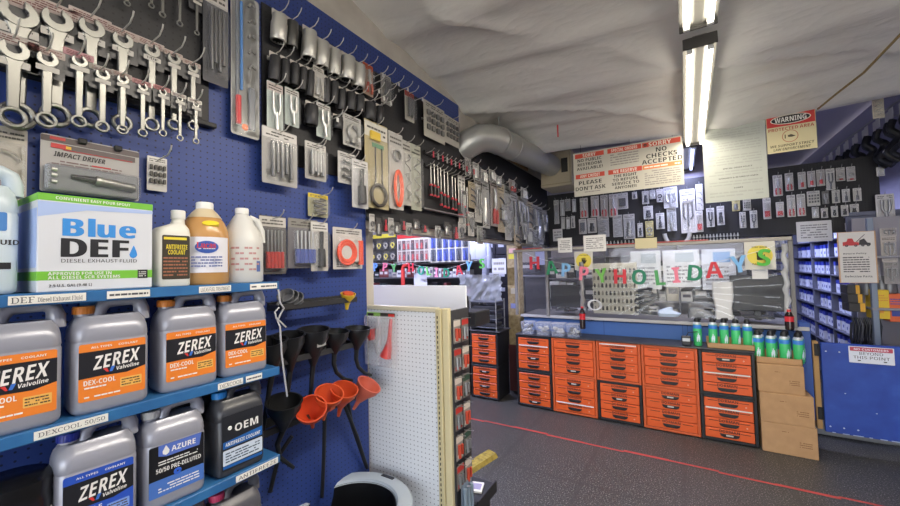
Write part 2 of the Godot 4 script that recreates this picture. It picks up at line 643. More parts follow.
func hook_mesh() -> ArrayMesh:
	if not mats.has("hook"):
		var s := Sh.new()
		s.tube([Vector3(0, 0, 0), Vector3(0, 0, 0.02), Vector3(0, 0.004, 0.095), Vector3(0, 0.02, 0.118), Vector3(0, 0.034, 0.124)], 0.0026, 6)
		s.box(Vector3(0, 0, 0.002), Vector3(0.012, 0.02, 0.004), 0.001)
		mats["hook"] = baked(s)
	return mats["hook"]
func hook_x(board: Node3D, at: Vector3) -> void:   # a peg hook sticking out of a left-wall board
	piece("peg_hook", hook_mesh(), mat("bdbbb5", 0.4, 0.3), board, Transform3D(Basis(Vector3.UP, LW), Vector3(0.02, at.y, at.z)))
func hook_z(board: Node3D, at: Vector3, z: float) -> void:
	piece("peg_hook", hook_mesh(), mat("9b9a96", 0.4, 0.6), board, Transform3D(Basis(), Vector3(at.x, at.y, z)))

func ceiling_lamps() -> void:
	var h := mat("97958c", 0.45)
	var tube_m := StandardMaterial3D.new()
	tube_m.albedo_color = Color("ffffff")
	tube_m.emission_enabled = true
	tube_m.emission = Color("fff6e6")
	tube_m.emission_energy_multiplier = 8.0
	var cold := tube_m.duplicate()
	cold.emission = Color("b9c4ff")
	cold.emission_energy_multiplier = 3.0
	var lab := ["twin tube ceiling lamp nearer the entrance, cut by the top edge", "twin tube ceiling lamp hanging between the red sign and the white policy sheet", "bluish twin tube lamp glowing behind the gap between the hanging signs"]
	var ends := [[Vector3(1.75, 2.95, -0.3), Vector3(1.785, 2.78, -2.34)], [Vector3(1.78, 2.8, -2.6), Vector3(1.79, 2.64, -4.16)], [Vector3(1.72, 2.66, -4.3), Vector3(1.73, 2.66, -5.36)]]
	for k in 3:
		var a: Vector3 = ends[k][0]
		var b: Vector3 = ends[k][1]
		var l := a.distance_to(b)
		var o := thing("ceiling_lamp", lab[k], "ceiling lamp", (a + b) / 2)
		o.basis = Basis(Vector3.RIGHT, asin((a.y - b.y) / l)) if true else Basis()
		o.basis = Basis(Vector3.RIGHT, -atan2(a.y - b.y, a.z - b.z))
		var s := Sh.new()
		s.prism(PackedVector2Array([Vector2(-0.085, 0.05), Vector2(-0.085, 0.03), Vector2(-0.02, 0.012), Vector2(0.02, 0.012), Vector2(0.085, 0.03), Vector2(0.085, 0.05), Vector2(0.03, 0.075), Vector2(-0.03, 0.075)]), -l / 2, l / 2)
		part("housing", s, h, o)
		for g in [-1.0, 1.0]:
			s = Sh.new()
			s.box(Vector3(0, 0.03, g * (l / 2 + 0.006)), Vector3(0.17, 0.07, 0.012), 0.003)
			part("end_plate", s, mat("4b4945", 0.5), o)
		for g in [-1.0, 1.0]:
			s = Sh.new()
			s.tube([Vector3(g * 0.052, 0.0, -l / 2 + 0.03), Vector3(g * 0.052, 0.0, l / 2 - 0.03)], 0.0145, 10)
			part("tube", s, cold if k == 2 else tube_m, o)
			for q in [-1.0, 1.0]:
				s = Sh.new()
				s.box(Vector3(g * 0.052, 0.008, q * (l / 2 - 0.02)), Vector3(0.03, 0.05, 0.022), 0.003)
				part("lamp_holder", s, white, o)
		var al := AreaLight3D.new()
		al.name = "lamp_light"
		al.area_size = Vector2(0.15, l - 0.1)
		al.light_energy = [6.0, 1.6, 2.2][k]
		al.light_color = Color("c4ccff") if k == 2 else Color("fff4e2")
		al.shadow_enabled = true
		al.area_range = 12.0
		al.area_attenuation = 2.0
		o.add_child(al)
		al.transform = Transform3D(Basis(Vector3.RIGHT, -PI / 2), Vector3(0, -0.02, 0))
	# strip lamps of the back room and of the stock aisle
	var spots := [[Vector3(-1.6, 2.5, -5.6), "white strip lamp glowing in the room behind the tan post", 4.0], [Vector3(2.3, 2.42, -6.0), "bluish strip lamp over the aisle of blue parts bins", 5.0], [Vector3(-1.3, 2.75, -3.0), "white strip lamp over the second counter behind the black pegboard", 12.0]]
	for q in spots:
		var o := thing("strip_lamp", q[1], "ceiling lamp", q[0])
		var s := Sh.new()
		s.box(Vector3(0, 0.035, 0), Vector3(1.2, 0.03, 0.12), 0.006)
		part("housing", s, h, o)
		s = Sh.new()
		s.bar(Vector3(0, 0.04, 0), Vector3(0, 3.37 - q[0].y, 0), 0.006)
		part("hanger_rod", s, steel, o)
		s = Sh.new()
		s.tube([Vector3(-0.57, 0, 0), Vector3(0.57, 0, 0)], 0.016, 10)
		part("tube", s, cold, o)
		var al := AreaLight3D.new()
		al.name = "lamp_light"
		al.area_size = Vector2(1.1, 0.1)
		al.light_energy = q[2]
		al.light_color = Color("c9d0ff")
		al.shadow_enabled = true
		o.add_child(al)
		al.transform = Transform3D(Basis(Vector3.RIGHT, -PI / 2), Vector3(0, -0.02, 0))

# ---------------------------------------------------------------- white gondola end
func gondola() -> void:
	var o := thing("gondola_shelf", "white pegboard gondola end standing against the blue wall", "display rack", Vector3(0, 0, -1.69))
	var s := Sh.new()
	s.box(Vector3(0.255, 0.67, 0), Vector3(0.5, 1.3, 0.012), 0.002)
	part("back_panel", s, peg_mat(Color("e2e5e8"), Color("77777c"), 0.5), o)
	var cream := mat("c9bd94", 0.5)
	s = Sh.new()
	s.box(Vector3(0.525, 0.665, 0.0), Vector3(0.035, 1.33, 0.03), 0.003)
	part("upright", s, cream, o)
	s = Sh.new()
	for k in 48:
		s.box(Vector3(0.522, 0.04 + k * 0.0265, 0.0152), Vector3(0.006, 0.015, 0.0012))
	part("slot", s, mat("1f1d1a", 0.8), o).set_meta("kind", "stuff")
	s = Sh.new()
	s.box(Vector3(0.565, 0.665, -0.01), Vector3(0.04, 1.335, 0.03), 0.004)
	for k in 5: s.box(Vector3(0.565, 0.1 + k * 0.28, 0.0055), Vector3(0.036, 0.004, 0.002))
	part("upright", s, mat("d3c79e", 0.5), o)
	s = Sh.new()
	s.box(Vector3(0.26, 1.322, -0.004), Vector3(0.52, 0.026, 0.034), 0.004)
	part("top_rail", s, mat("cfc7ae", 0.5), o)
	s = Sh.new()
	s.box(Vector3(0.585, 0.72, -0.11), Vector3(0.016, 1.2, 0.18), 0.003)
	part("side_panel", s, mat("3a3a3c", 0.5), o)
	s = Sh.new()
	s.box(Vector3(0.43, 0.175, -0.36), Vector3(0.34, 0.05, 0.24), 0.008)
	s.box(Vector3(0.43, 0.08, -0.36), Vector3(0.28, 0.16, 0.2), 0.008)
	s.box(Vector3(0.6, 0.18, -0.36), Vector3(0.012, 0.07, 0.25), 0.003)
	part("base_deck", s, mat("242425", 0.5), o)
	var hd := thing("header_panel", "blank white header panel above the gondola top", "panel", Vector3(0.1, 1.277, -2.02))
	s = Sh.new()
	s.box(Vector3(-0.02, 0.08, 0), Vector3(0.86, 0.158, 0.014), 0.003)
	part("board", s, mat("e9ebee", 0.45), hd)
	s = Sh.new()
	s.box(Vector3(0.4, -0.005, -0.02), Vector3(0.02, 0.2, 0.014), 0.003)
	s.box(Vector3(0.1, -0.1, -0.02), Vector3(0.02, 0.2, 0.014), 0.003)
	s.box(Vector3(0.25, -0.05, -0.12), Vector3(0.42, 0.09, 0.2), 0.006)
	part("bracket", s, black, hd)
	for x in [-0.3, 0.25]:
		s = Sh.new()
		s.box(Vector3(x, -0.637, -0.03), Vector3(0.035, 1.28, 0.03), 0.003)
		part("post", s, mat("c9bd94", 0.5), hd)
	# packs on the aisle side: two columns, seven rows
	var names := ["topmost", "second", "third", "fourth", "fifth", "sixth"]
	for r in 6:
		for k in 2:
			var p := thing("hanging_pack", "small red and silver blister pack, %s in the %s column on the gondola side" % [names[r], ["nearer", "farther"][k]], "blister pack", Vector3(0.605 + 0.006 * k, 1.27 - r * 0.152, -1.735 - k * 0.075), LW, "blister packs on the gondola side")
			s = Sh.new()
			s.card(0.07, 0.125, 0.006, 0, 0.003, Vector2(0, -0.0625))
			part("card", s, mat(["8d8882", "76716c"][(r + k) % 2], 0.5), p)
			s = Sh.new()
			s.card(0.07, 0.03, 0.004, 0.003, 0.004, Vector2(0, -0.02))
			s.box(Vector3(0, -0.105, 0.0045), Vector3(0.05, 0.02, 0.003))
			part("print", s, mat([["c9c1b4", "b3342c"][(r + k) % 2], "2c4a3c"][k if r == 2 or r == 4 else 0], 0.5), p)
			s = Sh.new()
			s.tube([Vector3(-0.015, -0.045, 0.01), Vector3(-0.015, -0.11, 0.01)], 0.009, 8)
			s.tube([Vector3(0.014, -0.05, 0.01), Vector3(0.014, -0.1, 0.01)], 0.007, 8)
			part("contents", s, [mat("b8452f", 0.4), steel][(r + k) % 2], p)
			s = Sh.new()
			s.bar(Vector3(0, -0.004, -0.02), Vector3(0, 0.004, 0.04), 0.0022)
			part("hook", s, steel, p)
	var g := thing("hanging_pack", "tall grey blister pack hanging lowest on the gondola side", "blister pack", Vector3(0.62, 0.36, -1.77), LW)
	s = Sh.new()
	s.card(0.11, 0.2, 0.006, 0, 0.004, Vector2(-0.0, -0.05))
	part("card", s, mat("6f7c8a", 0.45), g)
	s = Sh.new()
	for k in 3: s.tube([Vector3(-0.035 + k * 0.034, 0.03, 0.014), Vector3(-0.035 + k * 0.034, -0.13, 0.014)], 0.011, 8)
	part("contents", s, mat("9fb0be", 0.3, 0.5), g)
	var fl := thing("flyer", "white printed flyer lying on the black gondola base", "paper", Vector3(0.5, 0.202, -2.05), 0.3)
	s = Sh.new()
	s.box(Vector3(0, 0.006, 0), Vector3(0.13, 0.012, 0.1), 0.001)
	part("sheet", s, paper, fl)
	s = Sh.new()
	s.box(Vector3(0.02, 0.0125, 0.0), Vector3(0.07, 0.001, 0.06))
	part("print", s, mat("9a95b4", 0.7), fl)
	var wd := thing("floor_ramp", "worn yellow wedge lying on the floor beyond the gondola", "ramp", on_y(474, 467, 0.0), -0.2)
	s = Sh.new()
	s.prism(PackedVector2Array([Vector2(-0.055, 0), Vector2(0.055, 0), Vector2(0.035, 0.028), Vector2(-0.04, 0.036)]), -0.24, 0.24, 0.004)
	part("wedge", s, tri_mat(noise_tex(0.03, [[0.0, "6f6230"], [0.5, "a08c38"], [1.0, "b8a450"]], 8, 256), 3.0, 0.7), wd)

# ---------------------------------------------------------------- counter with orange drawer cabinets
const CZ := -3.99
func drawer_cabinet(at: Vector3, w: float, h: float, dark: bool, label: String, look: int) -> Node3D:
	var o := thing("drawer_cabinet", label, "drawer cabinet", at, 0.0, "orange drawer cabinets of the parts counter")
	var r := RandomNumberGenerator.new()
	r.seed = look
	var fm := mat("1f1f21", 0.5) if dark else mat("c85a2a", 0.5)
	var dm := mat("dc5c22", 0.45)
	var s := Sh.new()
	var e := 0.022
	s.box(Vector3(0, h / 2, -0.16), Vector3(w - 0.004, h - 0.004, 0.3), 0.003)
	s.box(Vector3(-w / 2 + e / 2, h / 2, -0.006), Vector3(e, h, 0.03), 0.003)
	s.box(Vector3(w / 2 - e / 2, h / 2, -0.006), Vector3(e, h, 0.03), 0.003)
	s.box(Vector3(0, e / 2, -0.006), Vector3(w - 2 * e, e, 0.028), 0.003)
	s.box(Vector3(0, h - e / 2, -0.006), Vector3(w - 2 * e, e, 0.028), 0.003)
	part("frame", s, fm, o)
	var dh := (h - 2 * e) / 4.0
	var dw := w - 2 * e - 0.008
	for k in 4:
		var d := Sh.new()
		var c := Vector3(0, e + dh * (k + 0.5), -0.004 + r.randf_range(0.0, 0.006))
		d.box(c, Vector3(dw, dh - 0.006, 0.02), 0.004)
		var dr := part("drawer", d, dm, o)
		d = Sh.new()
		for g in [-1.0, 1.0]: d.box(c + Vector3(g * dw * 0.32, dh * 0.25, 0.0105), Vector3(dw * 0.2, 0.004, 0.002))
		write(d, "DORMAN", c + Vector3(0, dh * 0.3, 0.0128), 0.14, 0.022)
		part("lettering", d, mat("221512", 0.6), dr)
		d = Sh.new()
		d.prism(PackedVector2Array([Vector2(-0.07, 0.013), Vector2(0.07, 0.013), Vector2(0.062, -0.006), Vector2(0.042, -0.016), Vector2(-0.042, -0.016), Vector2(-0.062, -0.006)]), 0.0, 0.008, 0.003)
		var hd := part("handle", d, mat("191515", 0.45), dr)
		hd.position = c + Vector3(0, -dh * 0.1, 0.009)
		d = Sh.new()
		d.box(c + Vector3(0, -dh * 0.06, 0.0185), Vector3(0.05, 0.012, 0.001))
		part("label_card", d, mat(["2c2320", "c9c1b4"][1 if r.randf() < 0.3 else 0], 0.6), dr)
		if r.randf() < 0.5:
			d = Sh.new()
			d.ring(c + Vector3(dw * 0.36, -dh * 0.1, 0.0105), 0.002, 0.006, 0.002, 10)
			part("sticker", d, mat("e0b39a", 0.6), dr)
	if look in [2, 3, 6, 9, 10]:
		var d := Sh.new()
		d.box(Vector3(0, e + dh * ([0, 0, 3.0, 1.0, 0, 0, 4.0, 0, 0, 3.0, 1.98][look]), 0.012), Vector3(dw * 0.95, 0.011, 0.004), 0.001)
		part("paper_strip", d, mat("e6ded4", 0.7), o)
	return o

func spray_can(at: Vector3, label: String, turn: float) -> void:
	var o := thing("spray_can", label, "spray can", at, turn, "green spray cans in cardboard trays")
	o.scale = Vector3(1.0, 1.2, 1.0)
	var s := Sh.new()
	s.lathe([Vector2(0, 0), Vector2(0.029, 0), Vector2(0.033, 0.006), Vector2(0.033, 0.155), Vector2(0.031, 0.158), Vector2(0.031, 0.162)], 20)
	part("can", s, mat("45c474", 0.35), o)
	s = Sh.new()
	s.lathe([Vector2(0.0333, 0.128), Vector2(0.0335, 0.13), Vector2(0.0335, 0.153), Vector2(0.0325, 0.156)], 20)
	part("band", s, mat("3d86d8", 0.35), o)
	s = Sh.new()
	s.lathe([Vector2(0.0315, 0.158), Vector2(0.03, 0.168), Vector2(0.022, 0.18), Vector2(0.016, 0.184), Vector2(0, 0.184)], 20)
	part("dome", s, mat("cfd6dc", 0.3, 0.4), o)
	s = Sh.new()
	s.lathe([Vector2(0.025, 0.168), Vector2(0.024, 0.19), Vector2(0.017, 0.208), Vector2(0, 0.211)], 14)
	s.box(Vector3(0.016, 0.2, 0.0), Vector3(0.036, 0.02, 0.02), 0.004)
	part("cap", s, mat("1a1b1c", 0.4), o)
	s = Sh.new()
	for k in 5:
		var a := -0.3 + k * 0.14
		s.box(Vector3(sin(a) * 0.0338, 0.05 + 0.013 * (k % 3), cos(a) * 0.0338), Vector3(0.007, 0.035, 0.001))
	part("print", s, mat("dce9f4", 0.5), o)

func carton(at: Vector3, size: Vector3, label: String, tray := false, turn := 0.0) -> Node3D:
	var o := thing("cardboard_tray" if tray else "cardboard_box", label, "cardboard box", at, turn)
	var s := Sh.new()
	var cb := tri_mat(noise_tex(0.02, [[0.0, "b08a62"], [1.0, "bd966b"]], 14, 256), 2.0, 0.85)
	if tray:
		var w := 0.004
		s.box(Vector3(0, w / 2, 0), Vector3(size.x, w, size.z))
		for g in [-1.0, 1.0]:
			s.box(Vector3(g * (size.x - w) / 2, size.y / 2, 0), Vector3(w, size.y, size.z))
			s.box(Vector3(0, size.y / 2 * (1.0 if g > 0 else 1.75), g * (size.z - w) / 2), Vector3(size.x, size.y * (1.0 if g > 0 else 1.75), w))
		part("tray", s, cb, o)
		return o
	s.box(Vector3(0, size.y / 2, 0), size, 0.004)
	part("carton", s, cb, o)
	s = Sh.new()
	s.box(Vector3(0, size.y - 0.0005, 0.0), Vector3(size.x * 0.98, 0.002, 0.012))
	part("flap_seam", s, mat("6d4d30", 0.9), o)
	s = Sh.new()
	lines(s, -size.x * 0.12, size.x * 0.0, size.y * 0.72, size.y * 0.78, 1, size.z / 2 + 0.0006, 3)
	lines(s, size.x * 0.18, size.x * 0.4, size.y * 0.3, size.y * 0.5, 3, size.z / 2 + 0.0006, 5)
	part("print", s, mat("8a6440", 0.8), o)
	return o

func counter() -> void:
	var o := thing("parts_counter", "long blue service counter with a pale worn worktop edge", "counter", Vector3(0, 0, -4.3))
	var ctop := on_z(690, 322, -4.28).y
	var s := Sh.new()
	s.box(Vector3(1.25, ctop / 2 - 0.02, -0.03), Vector3(2.5, ctop - 0.04, 0.04), 0.003)
	part("front_panel", s, mat("3a63a4", 0.5), o)
	s = Sh.new()
	for x in [0.9, 1.62, 1.66, 2.2]: s.box(Vector3(x, ctop - 0.12, -0.009), Vector3(0.004, 0.2, 0.003))
	part("panel_joint", s, mat("22365e", 0.7), o)
	s = Sh.new()
	s.box(Vector3(1.25, ctop - 0.012, -0.3), Vector3(2.56, 0.022, 0.62), 0.006)
	part("worktop", s, mat("6a6560", 0.5), o)
	s = Sh.new()
	s.box(Vector3(1.25, ctop - 0.014, 0.012), Vector3(2.56, 0.032, 0.012), 0.003)
	part("edge_strip", s, mat("b9b7b4", 0.4), o)
	s = Sh.new()
	s.box(Vector3(2.503, 0.2 + (ctop - 0.16) / 2, -0.08), Vector3(0.072, ctop - 0.16, 0.16), 0.004)
	part("end_panel", s, mat("2d4f98", 0.5), o)
	s = Sh.new()
	s.box(Vector3(2.56, 0.5, -0.02), Vector3(0.036, 0.72, 0.06), 0.004)
	var hp := part("hinge_post", s, mat("b08a58", 0.75), o)
	s = Sh.new()
	for y in [0.27, 0.79]:
		s.box(Vector3(2.565, y, 0.012), Vector3(0.03, 0.1, 0.012), 0.002)
		s.cyl(Vector3(2.578, y - 0.05, 0.014), 0.008, 0.1, 8)
	part("hinge", s, black, hp)
	# cabinets: five columns of two
	var edges := []
	for u in [[518, 405], [553.5, 411], [598.5, 419.5], [644, 428.5], [702, 439], [760, 449]]: edges.append(on_z(u[0], u[1], CZ).x)
	edges[0] = 0.02
	var cols := ["in the first column from the tan post", "in the second column, beside the black framed pair", "in the third column, mixed frame colours", "in the fourth column, under the small clock", "in the fifth column, beside the cardboard boxes"]
	var darks := [[true, true], [false, false], [true, false], [false, false], [true, true]]
	for k in 5:
		var w: float = edges[k + 1] - edges[k]
		for r in 2:
			var dk: bool = darks[k][r]
			var tx: String = ["lower", "upper"][r]
			drawer_cabinet(Vector3((edges[k] + edges[k + 1]) / 2, 0.01 + r * 0.385, CZ - 0.002), w - 0.006, 0.383, dk, "%s orange drawer cabinet with %s frame %s" % [tx, "black" if dk else "orange", cols[k]], k * 2 + r + 1)
	s = Sh.new()
	s.box(Vector3((edges[0] + edges[5]) / 2, 0.786, CZ - 0.145), Vector3(edges[5] - edges[0], 0.012, 0.32), 0.003)
	tag(part("cabinet_top", s, mat("39383a", 0.45), self), "black sheet top lying over the orange drawer cabinets", "cabinet top")
	# cardboard boxes at the end of the row
	var bx: float = (edges[5] + 2.43) / 2
	var bw: float = 2.43 - edges[5] - 0.02
	carton(Vector3(bx + 0.03, 0.0, CZ - 0.14), Vector3(bw + 0.05, 0.24, 0.32), "brown cardboard box on the floor at the end of the drawer cabinets")
	carton(Vector3(bx + 0.025, 0.241, CZ - 0.14), Vector3(bw + 0.04, 0.235, 0.32), "brown cardboard box in the middle of the stack of three")
	carton(Vector3(bx, 0.477, CZ - 0.14), Vector3(bw, 0.225, 0.3), "brown cardboard box under the tray of spray cans, topmost of three")
	var t1 := on_z(779, 350, CZ - 0.06)
	var tr := carton(Vector3(bx - 0.0, 0.703, CZ - 0.1), Vector3(bw + 0.0, 0.05, 0.17), "open cardboard tray of spray cans on the stacked boxes", true)
	for k in 4:
		spray_can(Vector3(bx - 0.12 + k * 0.085, 0.708, CZ - 0.085), "green spray can with black cap on the stacked boxes, %s from the counter's left" % ORD[k], 0.3 * k)
	for k in 4:
		spray_can(Vector3(bx - 0.1 + k * 0.085, 0.708, CZ - 0.155), "green spray can in the rear row of the box stack tray, %s of four" % ORD[k], 0.5 * k)
	var x2: float = on_z(728, 346, CZ - 0.1).x
	carton(Vector3(x2 + 0.01, 0.793, CZ - 0.09), Vector3(0.33, 0.045, 0.15), "open cardboard tray of spray cans on the black cabinet top", true)
	for k in 4:
		spray_can(Vector3(x2 - 0.105 + k * 0.081, 0.798, CZ - 0.08), "green spray can in the tray on the cabinet top, %s of four" % ORD[k], 0.4 * k)
	spray_can(Vector3(x2 - 0.22, 0.793, CZ - 0.09), "single green spray can standing beside the tray on the cabinet top", 0.2)
	# gate
	var g := thing("counter_gate", "low blue gate closing the passage beside the counter", "gate", Vector3(2.59, 0.125, -4.3))
	s = Sh.new()
	s.box(Vector3(0.46, 0.365, 0), Vector3(0.92, 0.73, 0.028), 0.004)
	part("panel", s, tri_mat(noise_tex(0.012, [[0.0, "223f96"], [0.6, "2a4ba6"], [0.75, "2c4ea9"], [1.0, "3558b4"]], 19, 256), 1.2, 0.5), g)
	s = Sh.new()
	for x in [0.03, 0.11, 0.19]:
		s.ball(Vector3(x, 0.66, 0.016), Vector3(0.006, 0.006, 0.003), 8)
		s.ball(Vector3(x, 0.05, 0.016), Vector3(0.006, 0.006, 0.003), 8)
	for q in [[0.13, 0.33], [0.45, 0.5], [0.3, 0.2]]: s.ball(Vector3(q[0], q[1], 0.0145), Vector3(0.005, 0.004, 0.002), 8)
	part("screw", s, mat("c8cfe0", 0.5), g)
	s = Sh.new()
	for k in 12: s.box(Vector3(0.05 + k * 0.07, 0.004, 0.0145), Vector3(0.02 + 0.02 * (k % 3), 0.007, 0.001))
	part("bare_edge", s, mat("a7b4d4", 0.6), g)
	var w := Sh.new()
	w.card(0.25, 0.13, 0.004, 0, 0.004)
	var sg := thing("gate_sign", "white sign reading BEYOND THIS POINT fixed to the blue gate", "sign", on_z(871, 355.5, -4.28), 0.0)
	part("plate", w, mat("dfe3ee", 0.5), sg)
	w = Sh.new()
	w.card(0.236, 0.032, 0.004, 0.004, 0.0045, Vector2(0, 0.044))
	part("band", w, mat("b9485c", 0.5), sg)
	w = Sh.new()
	write(w, "NO CUSTOMERS", Vector3(0, 0.044, 0.005), 0.19, 0.016)
	part("lettering", w, mat("e8dfe6", 0.5), sg)
	w = Sh.new()
	write(w, "BEYOND", Vector3(0.0, 0.012, 0.005), 0.13, 0.022, "sans")
	write(w, "THIS POINT", Vector3(0.0, -0.02, 0.005), 0.2, 0.022, "sans")
	part("lettering", w, ink, sg)
	w = Sh.new()
	for x in [-0.068, 0.075]: w.cyl(Vector3(x, -0.047, 0.004), 0.009, 0.006, 10)
	part("screw", w, black, sg)
	s = Sh.new()
	s.box(Vector3(3.1, 0.055, -4.72), Vector3(1.1, 0.11, 0.3), 0.006)
	setting("trim_1", s, mat("8a8886", 0.7), "pale concrete step behind the blue gate")

# ---------------------------------------------------------------- blue shelves and what stands on them
const SX := 0.3     # front edge of the shelves
func shelf_tag(o: Node3D, s: String, u0: float, v0: float, u1: float, v1: float, y: float, kind := "serif") -> void:
	var b := spot_x([u0, v0, u1, v1], SX + 0.004)
	var w: float = b[1]
	var sh := Sh.new()
	sh.box(Vector3(0, 0, 0.002), Vector3(w, 0.021, 0.002), 0.0004)
	var t := part("shelf_tag", sh, paper, o)
	t.transform = Transform3D(Basis(Vector3.UP, LW), Vector3(SX + 0.002, y - 0.0145, b[0].z))
	sh = Sh.new()
	if s.contains("|"):
		write(sh, s.get_slice("|", 0), Vector3(-w * 0.33, 0, 0.0035), w * 0.28, 0.014, kind)
		write(sh, s.get_slice("|", 1), Vector3(w * 0.15, -0.001, 0.0035), w * 0.6, 0.011, kind)
	elif s: write(sh, s, Vector3(0, 0, 0.0035), w * 0.9, 0.0125, kind)
	else: lines(sh, -w * 0.45, w * 0.45, -0.006, 0.006, 1, 0.0035, int(u0))
	part("lettering", sh, mat("4a4a52", 0.7), t)

func shelf(y: float, label: String) -> Node3D:
	var o := thing("wall_shelf", label, "shelf", Vector3.ZERO)
	var m := tri_mat(noise_tex(0.02, [[0.0, "2b5f95"], [0.6, "3069a0"], [1.0, "3a78ad"]], 4, 256), 1.5, 0.42)
	var s := Sh.new()
	s.box(Vector3(0.157, y - 0.004, -0.35), Vector3(0.286, 0.008, 1.1), 0.002)
	part("deck", s, m, o)
	s = Sh.new()
	s.box(Vector3(SX - 0.001, y - 0.0145, -0.35), Vector3(0.006, 0.031, 1.1), 0.002)
	part("front_lip", s, m, o)
	s = Sh.new()
	for z in [0.1, -0.4, -0.88]:
		s.prism(PackedVector2Array([Vector2(0.014, y - 0.009), Vector2(0.27, y - 0.009), Vector2(0.27, y - 0.02), Vector2(0.014, y - 0.07)]), z - 0.003, z + 0.003)
	part("bracket", s, m, o)
	return o

func jug_shape(w: float, d: float, h: float, name_parts: Node3D, m: Material, capm: Material, style := 0) -> void:
	var s := Sh.new()
	var hs := h * 0.86
	s.loft([[0.0, w * 0.9, d * 0.88, 0.02], [0.005, w * 0.97, d * 0.96, 0.024], [0.014, w, d, 0.026], [h * 0.62, w, d, 0.026], [h * 0.63, w * 0.985, d * 0.975, 0.026], [h * 0.645, w * 0.985, d * 0.975, 0.026], [h * 0.655, w, d * 0.99, 0.026], [h * 0.74, w * 0.985, d * 0.95, 0.03], [h * 0.8, w * 0.95, d * 0.84, 0.034], [hs - 0.01, w * 0.9, d * 0.66, 0.03], [hs, w * 0.84, d * 0.55, 0.025]])
	part("body", s, m, name_parts)
	s = Sh.new()
	var x0 := -w * 0.14
	s.tube([Vector3(x0 - 0.002, hs - 0.02, 0), Vector3(x0 + 0.004, hs + h * 0.05, 0), Vector3(x0 + w * 0.1, hs + h * 0.105, 0), Vector3(x0 + w * 0.22, hs + h * 0.12, 0), Vector3(w * 0.33, hs + h * 0.125, 0), Vector3(w * 0.43, hs + h * 0.095, 0), Vector3(w * 0.463, hs + h * 0.03, 0), Vector3(w * 0.46, hs - h * 0.07, 0)], [0.018, 0.017, 0.0165, 0.0165, 0.0165, 0.0175, 0.019, 0.02], 10, false, 1.25)
	part("handle", s, m, name_parts)
	s = Sh.new()
	s.move(Vector3(-w * 0.31, hs - 0.004, 0))
	s.lathe([Vector2(0.021, -0.012), Vector2(0.021, 0.01), Vector2(0.018, 0.012)], 18)
	part("neck", s, m, name_parts)
	s = Sh.new()
	s.move(Vector3(-w * 0.31, hs + 0.006, 0))
	s.lathe([Vector2(0.0, 0.0), Vector2(0.0235, 0.0), Vector2(0.0235, 0.018), Vector2(0.022, 0.021), Vector2(0, 0.021)], 20)
	for k in 20:
		s.move(Vector3(-w * 0.31, hs + 0.006, 0), Basis(Vector3.UP, TAU * k / 20))
		s.box(Vector3(0.0236, 0.009, 0), Vector3(0.0014, 0.016, 0.0028))
	part("cap", s, capm, name_parts)

# a printed front label: bands of colour on a thin plate, lettering on top of it
func coolant_label(o: Node3D, w: float, y0: float, y1: float, z: float, main_c: String, second: String) -> void:
	var h := y1 - y0
	var s := Sh.new()
	var yc := (y0 + y1) / 2
	s.card(w, h, 0.005, z - 0.001, z + 0.0006, Vector2(0, yc))
	var lb := part("front_label", s, mat(main_c, 0.42), o)
	s = Sh.new()
	s.prism(PackedVector2Array([Vector2(-w / 2, y1 - h * 0.14), Vector2(-w / 2, y0 + h * 0.40), Vector2(-w * 0.2, y0 + h * 0.41), Vector2(w * 0.2, y0 + h * 0.395), Vector2(w / 2, y0 + h * 0.47), Vector2(w / 2, y1 - h * 0.14)]), z, z + 0.001)
	part("black_band", s, mat("1e1f24", 0.42), lb)
	s = Sh.new()
	write(s, "ZEREX", Vector3(0.008, y0 + h * 0.675, z + 0.0016), w * 0.68, h * 0.235, "bold", 0.22, 0.085)
	write(s, "Valvoline", Vector3(w * 0.215, y0 + h * 0.51, z + 0.0016), w * 0.36, h * 0.07, "bold", 0.2, 0.06)
	write(s, "ALL TYPES", Vector3(-w * 0.18, y1 - h * 0.07, z + 0.0012), w * 0.3, h * 0.035)
	write(s, "COOLANT", Vector3(w * 0.22, y1 - h * 0.07, z + 0.0012), w * 0.3, h * 0.035)
	write(s, second, Vector3(-w * 0.2, y0 + h * 0.32, z + 0.0012), w * 0.46, h * 0.085)
	lines(s, -w * 0.42, -w * 0.02, y0 + h * 0.2, y0 + h * 0.26, 1, z + 0.0012, 4)
	lines(s, -w * 0.42, w * 0.1, y0 + h * 0.04, y0 + h * 0.1, 1, z + 0.0012, 5)
	part("lettering", s, mat("e9e6e2", 0.45), lb)
	s = Sh.new()
	s.prism(PackedVector2Array([Vector2(-w * 0.16, y0 + h * 0.53), Vector2(-w * 0.1, y0 + h * 0.53), Vector2(-w * 0.07, y0 + h * 0.46), Vector2(-w * 0.1, y0 + h * 0.46)]), z, z + 0.0017)
	part("emblem", s, mat("d03a38", 0.45), lb)
	s = Sh.new()
	s.prism(PackedVector2Array([Vector2(-w * 0.065, y0 + h * 0.46), Vector2(-w * 0.035, y0 + h * 0.545), Vector2(w * 0.02, y0 + h * 0.55), Vector2(-w * 0.02, y0 + h * 0.46)]), z, z + 0.0017)
	part("emblem", s, mat("3d72cc", 0.45), lb)
	s = Sh.new()
	s.card(w * 0.34, h * 0.17, 0.002, z, z + 0.0012, Vector2(w * 0.27, y0 + h * 0.22))
	part("panel", s, mat("e8b45c" if main_c == "e8822e" else "7fa0e0", 0.5), lb)
	s = Sh.new()
	lines(s, w * 0.12, w * 0.42, y0 + h * 0.15, y0 + h * 0.29, 3, z + 0.0016, 8)
	part("print", s, mat("4d3a26", 0.6), lb)

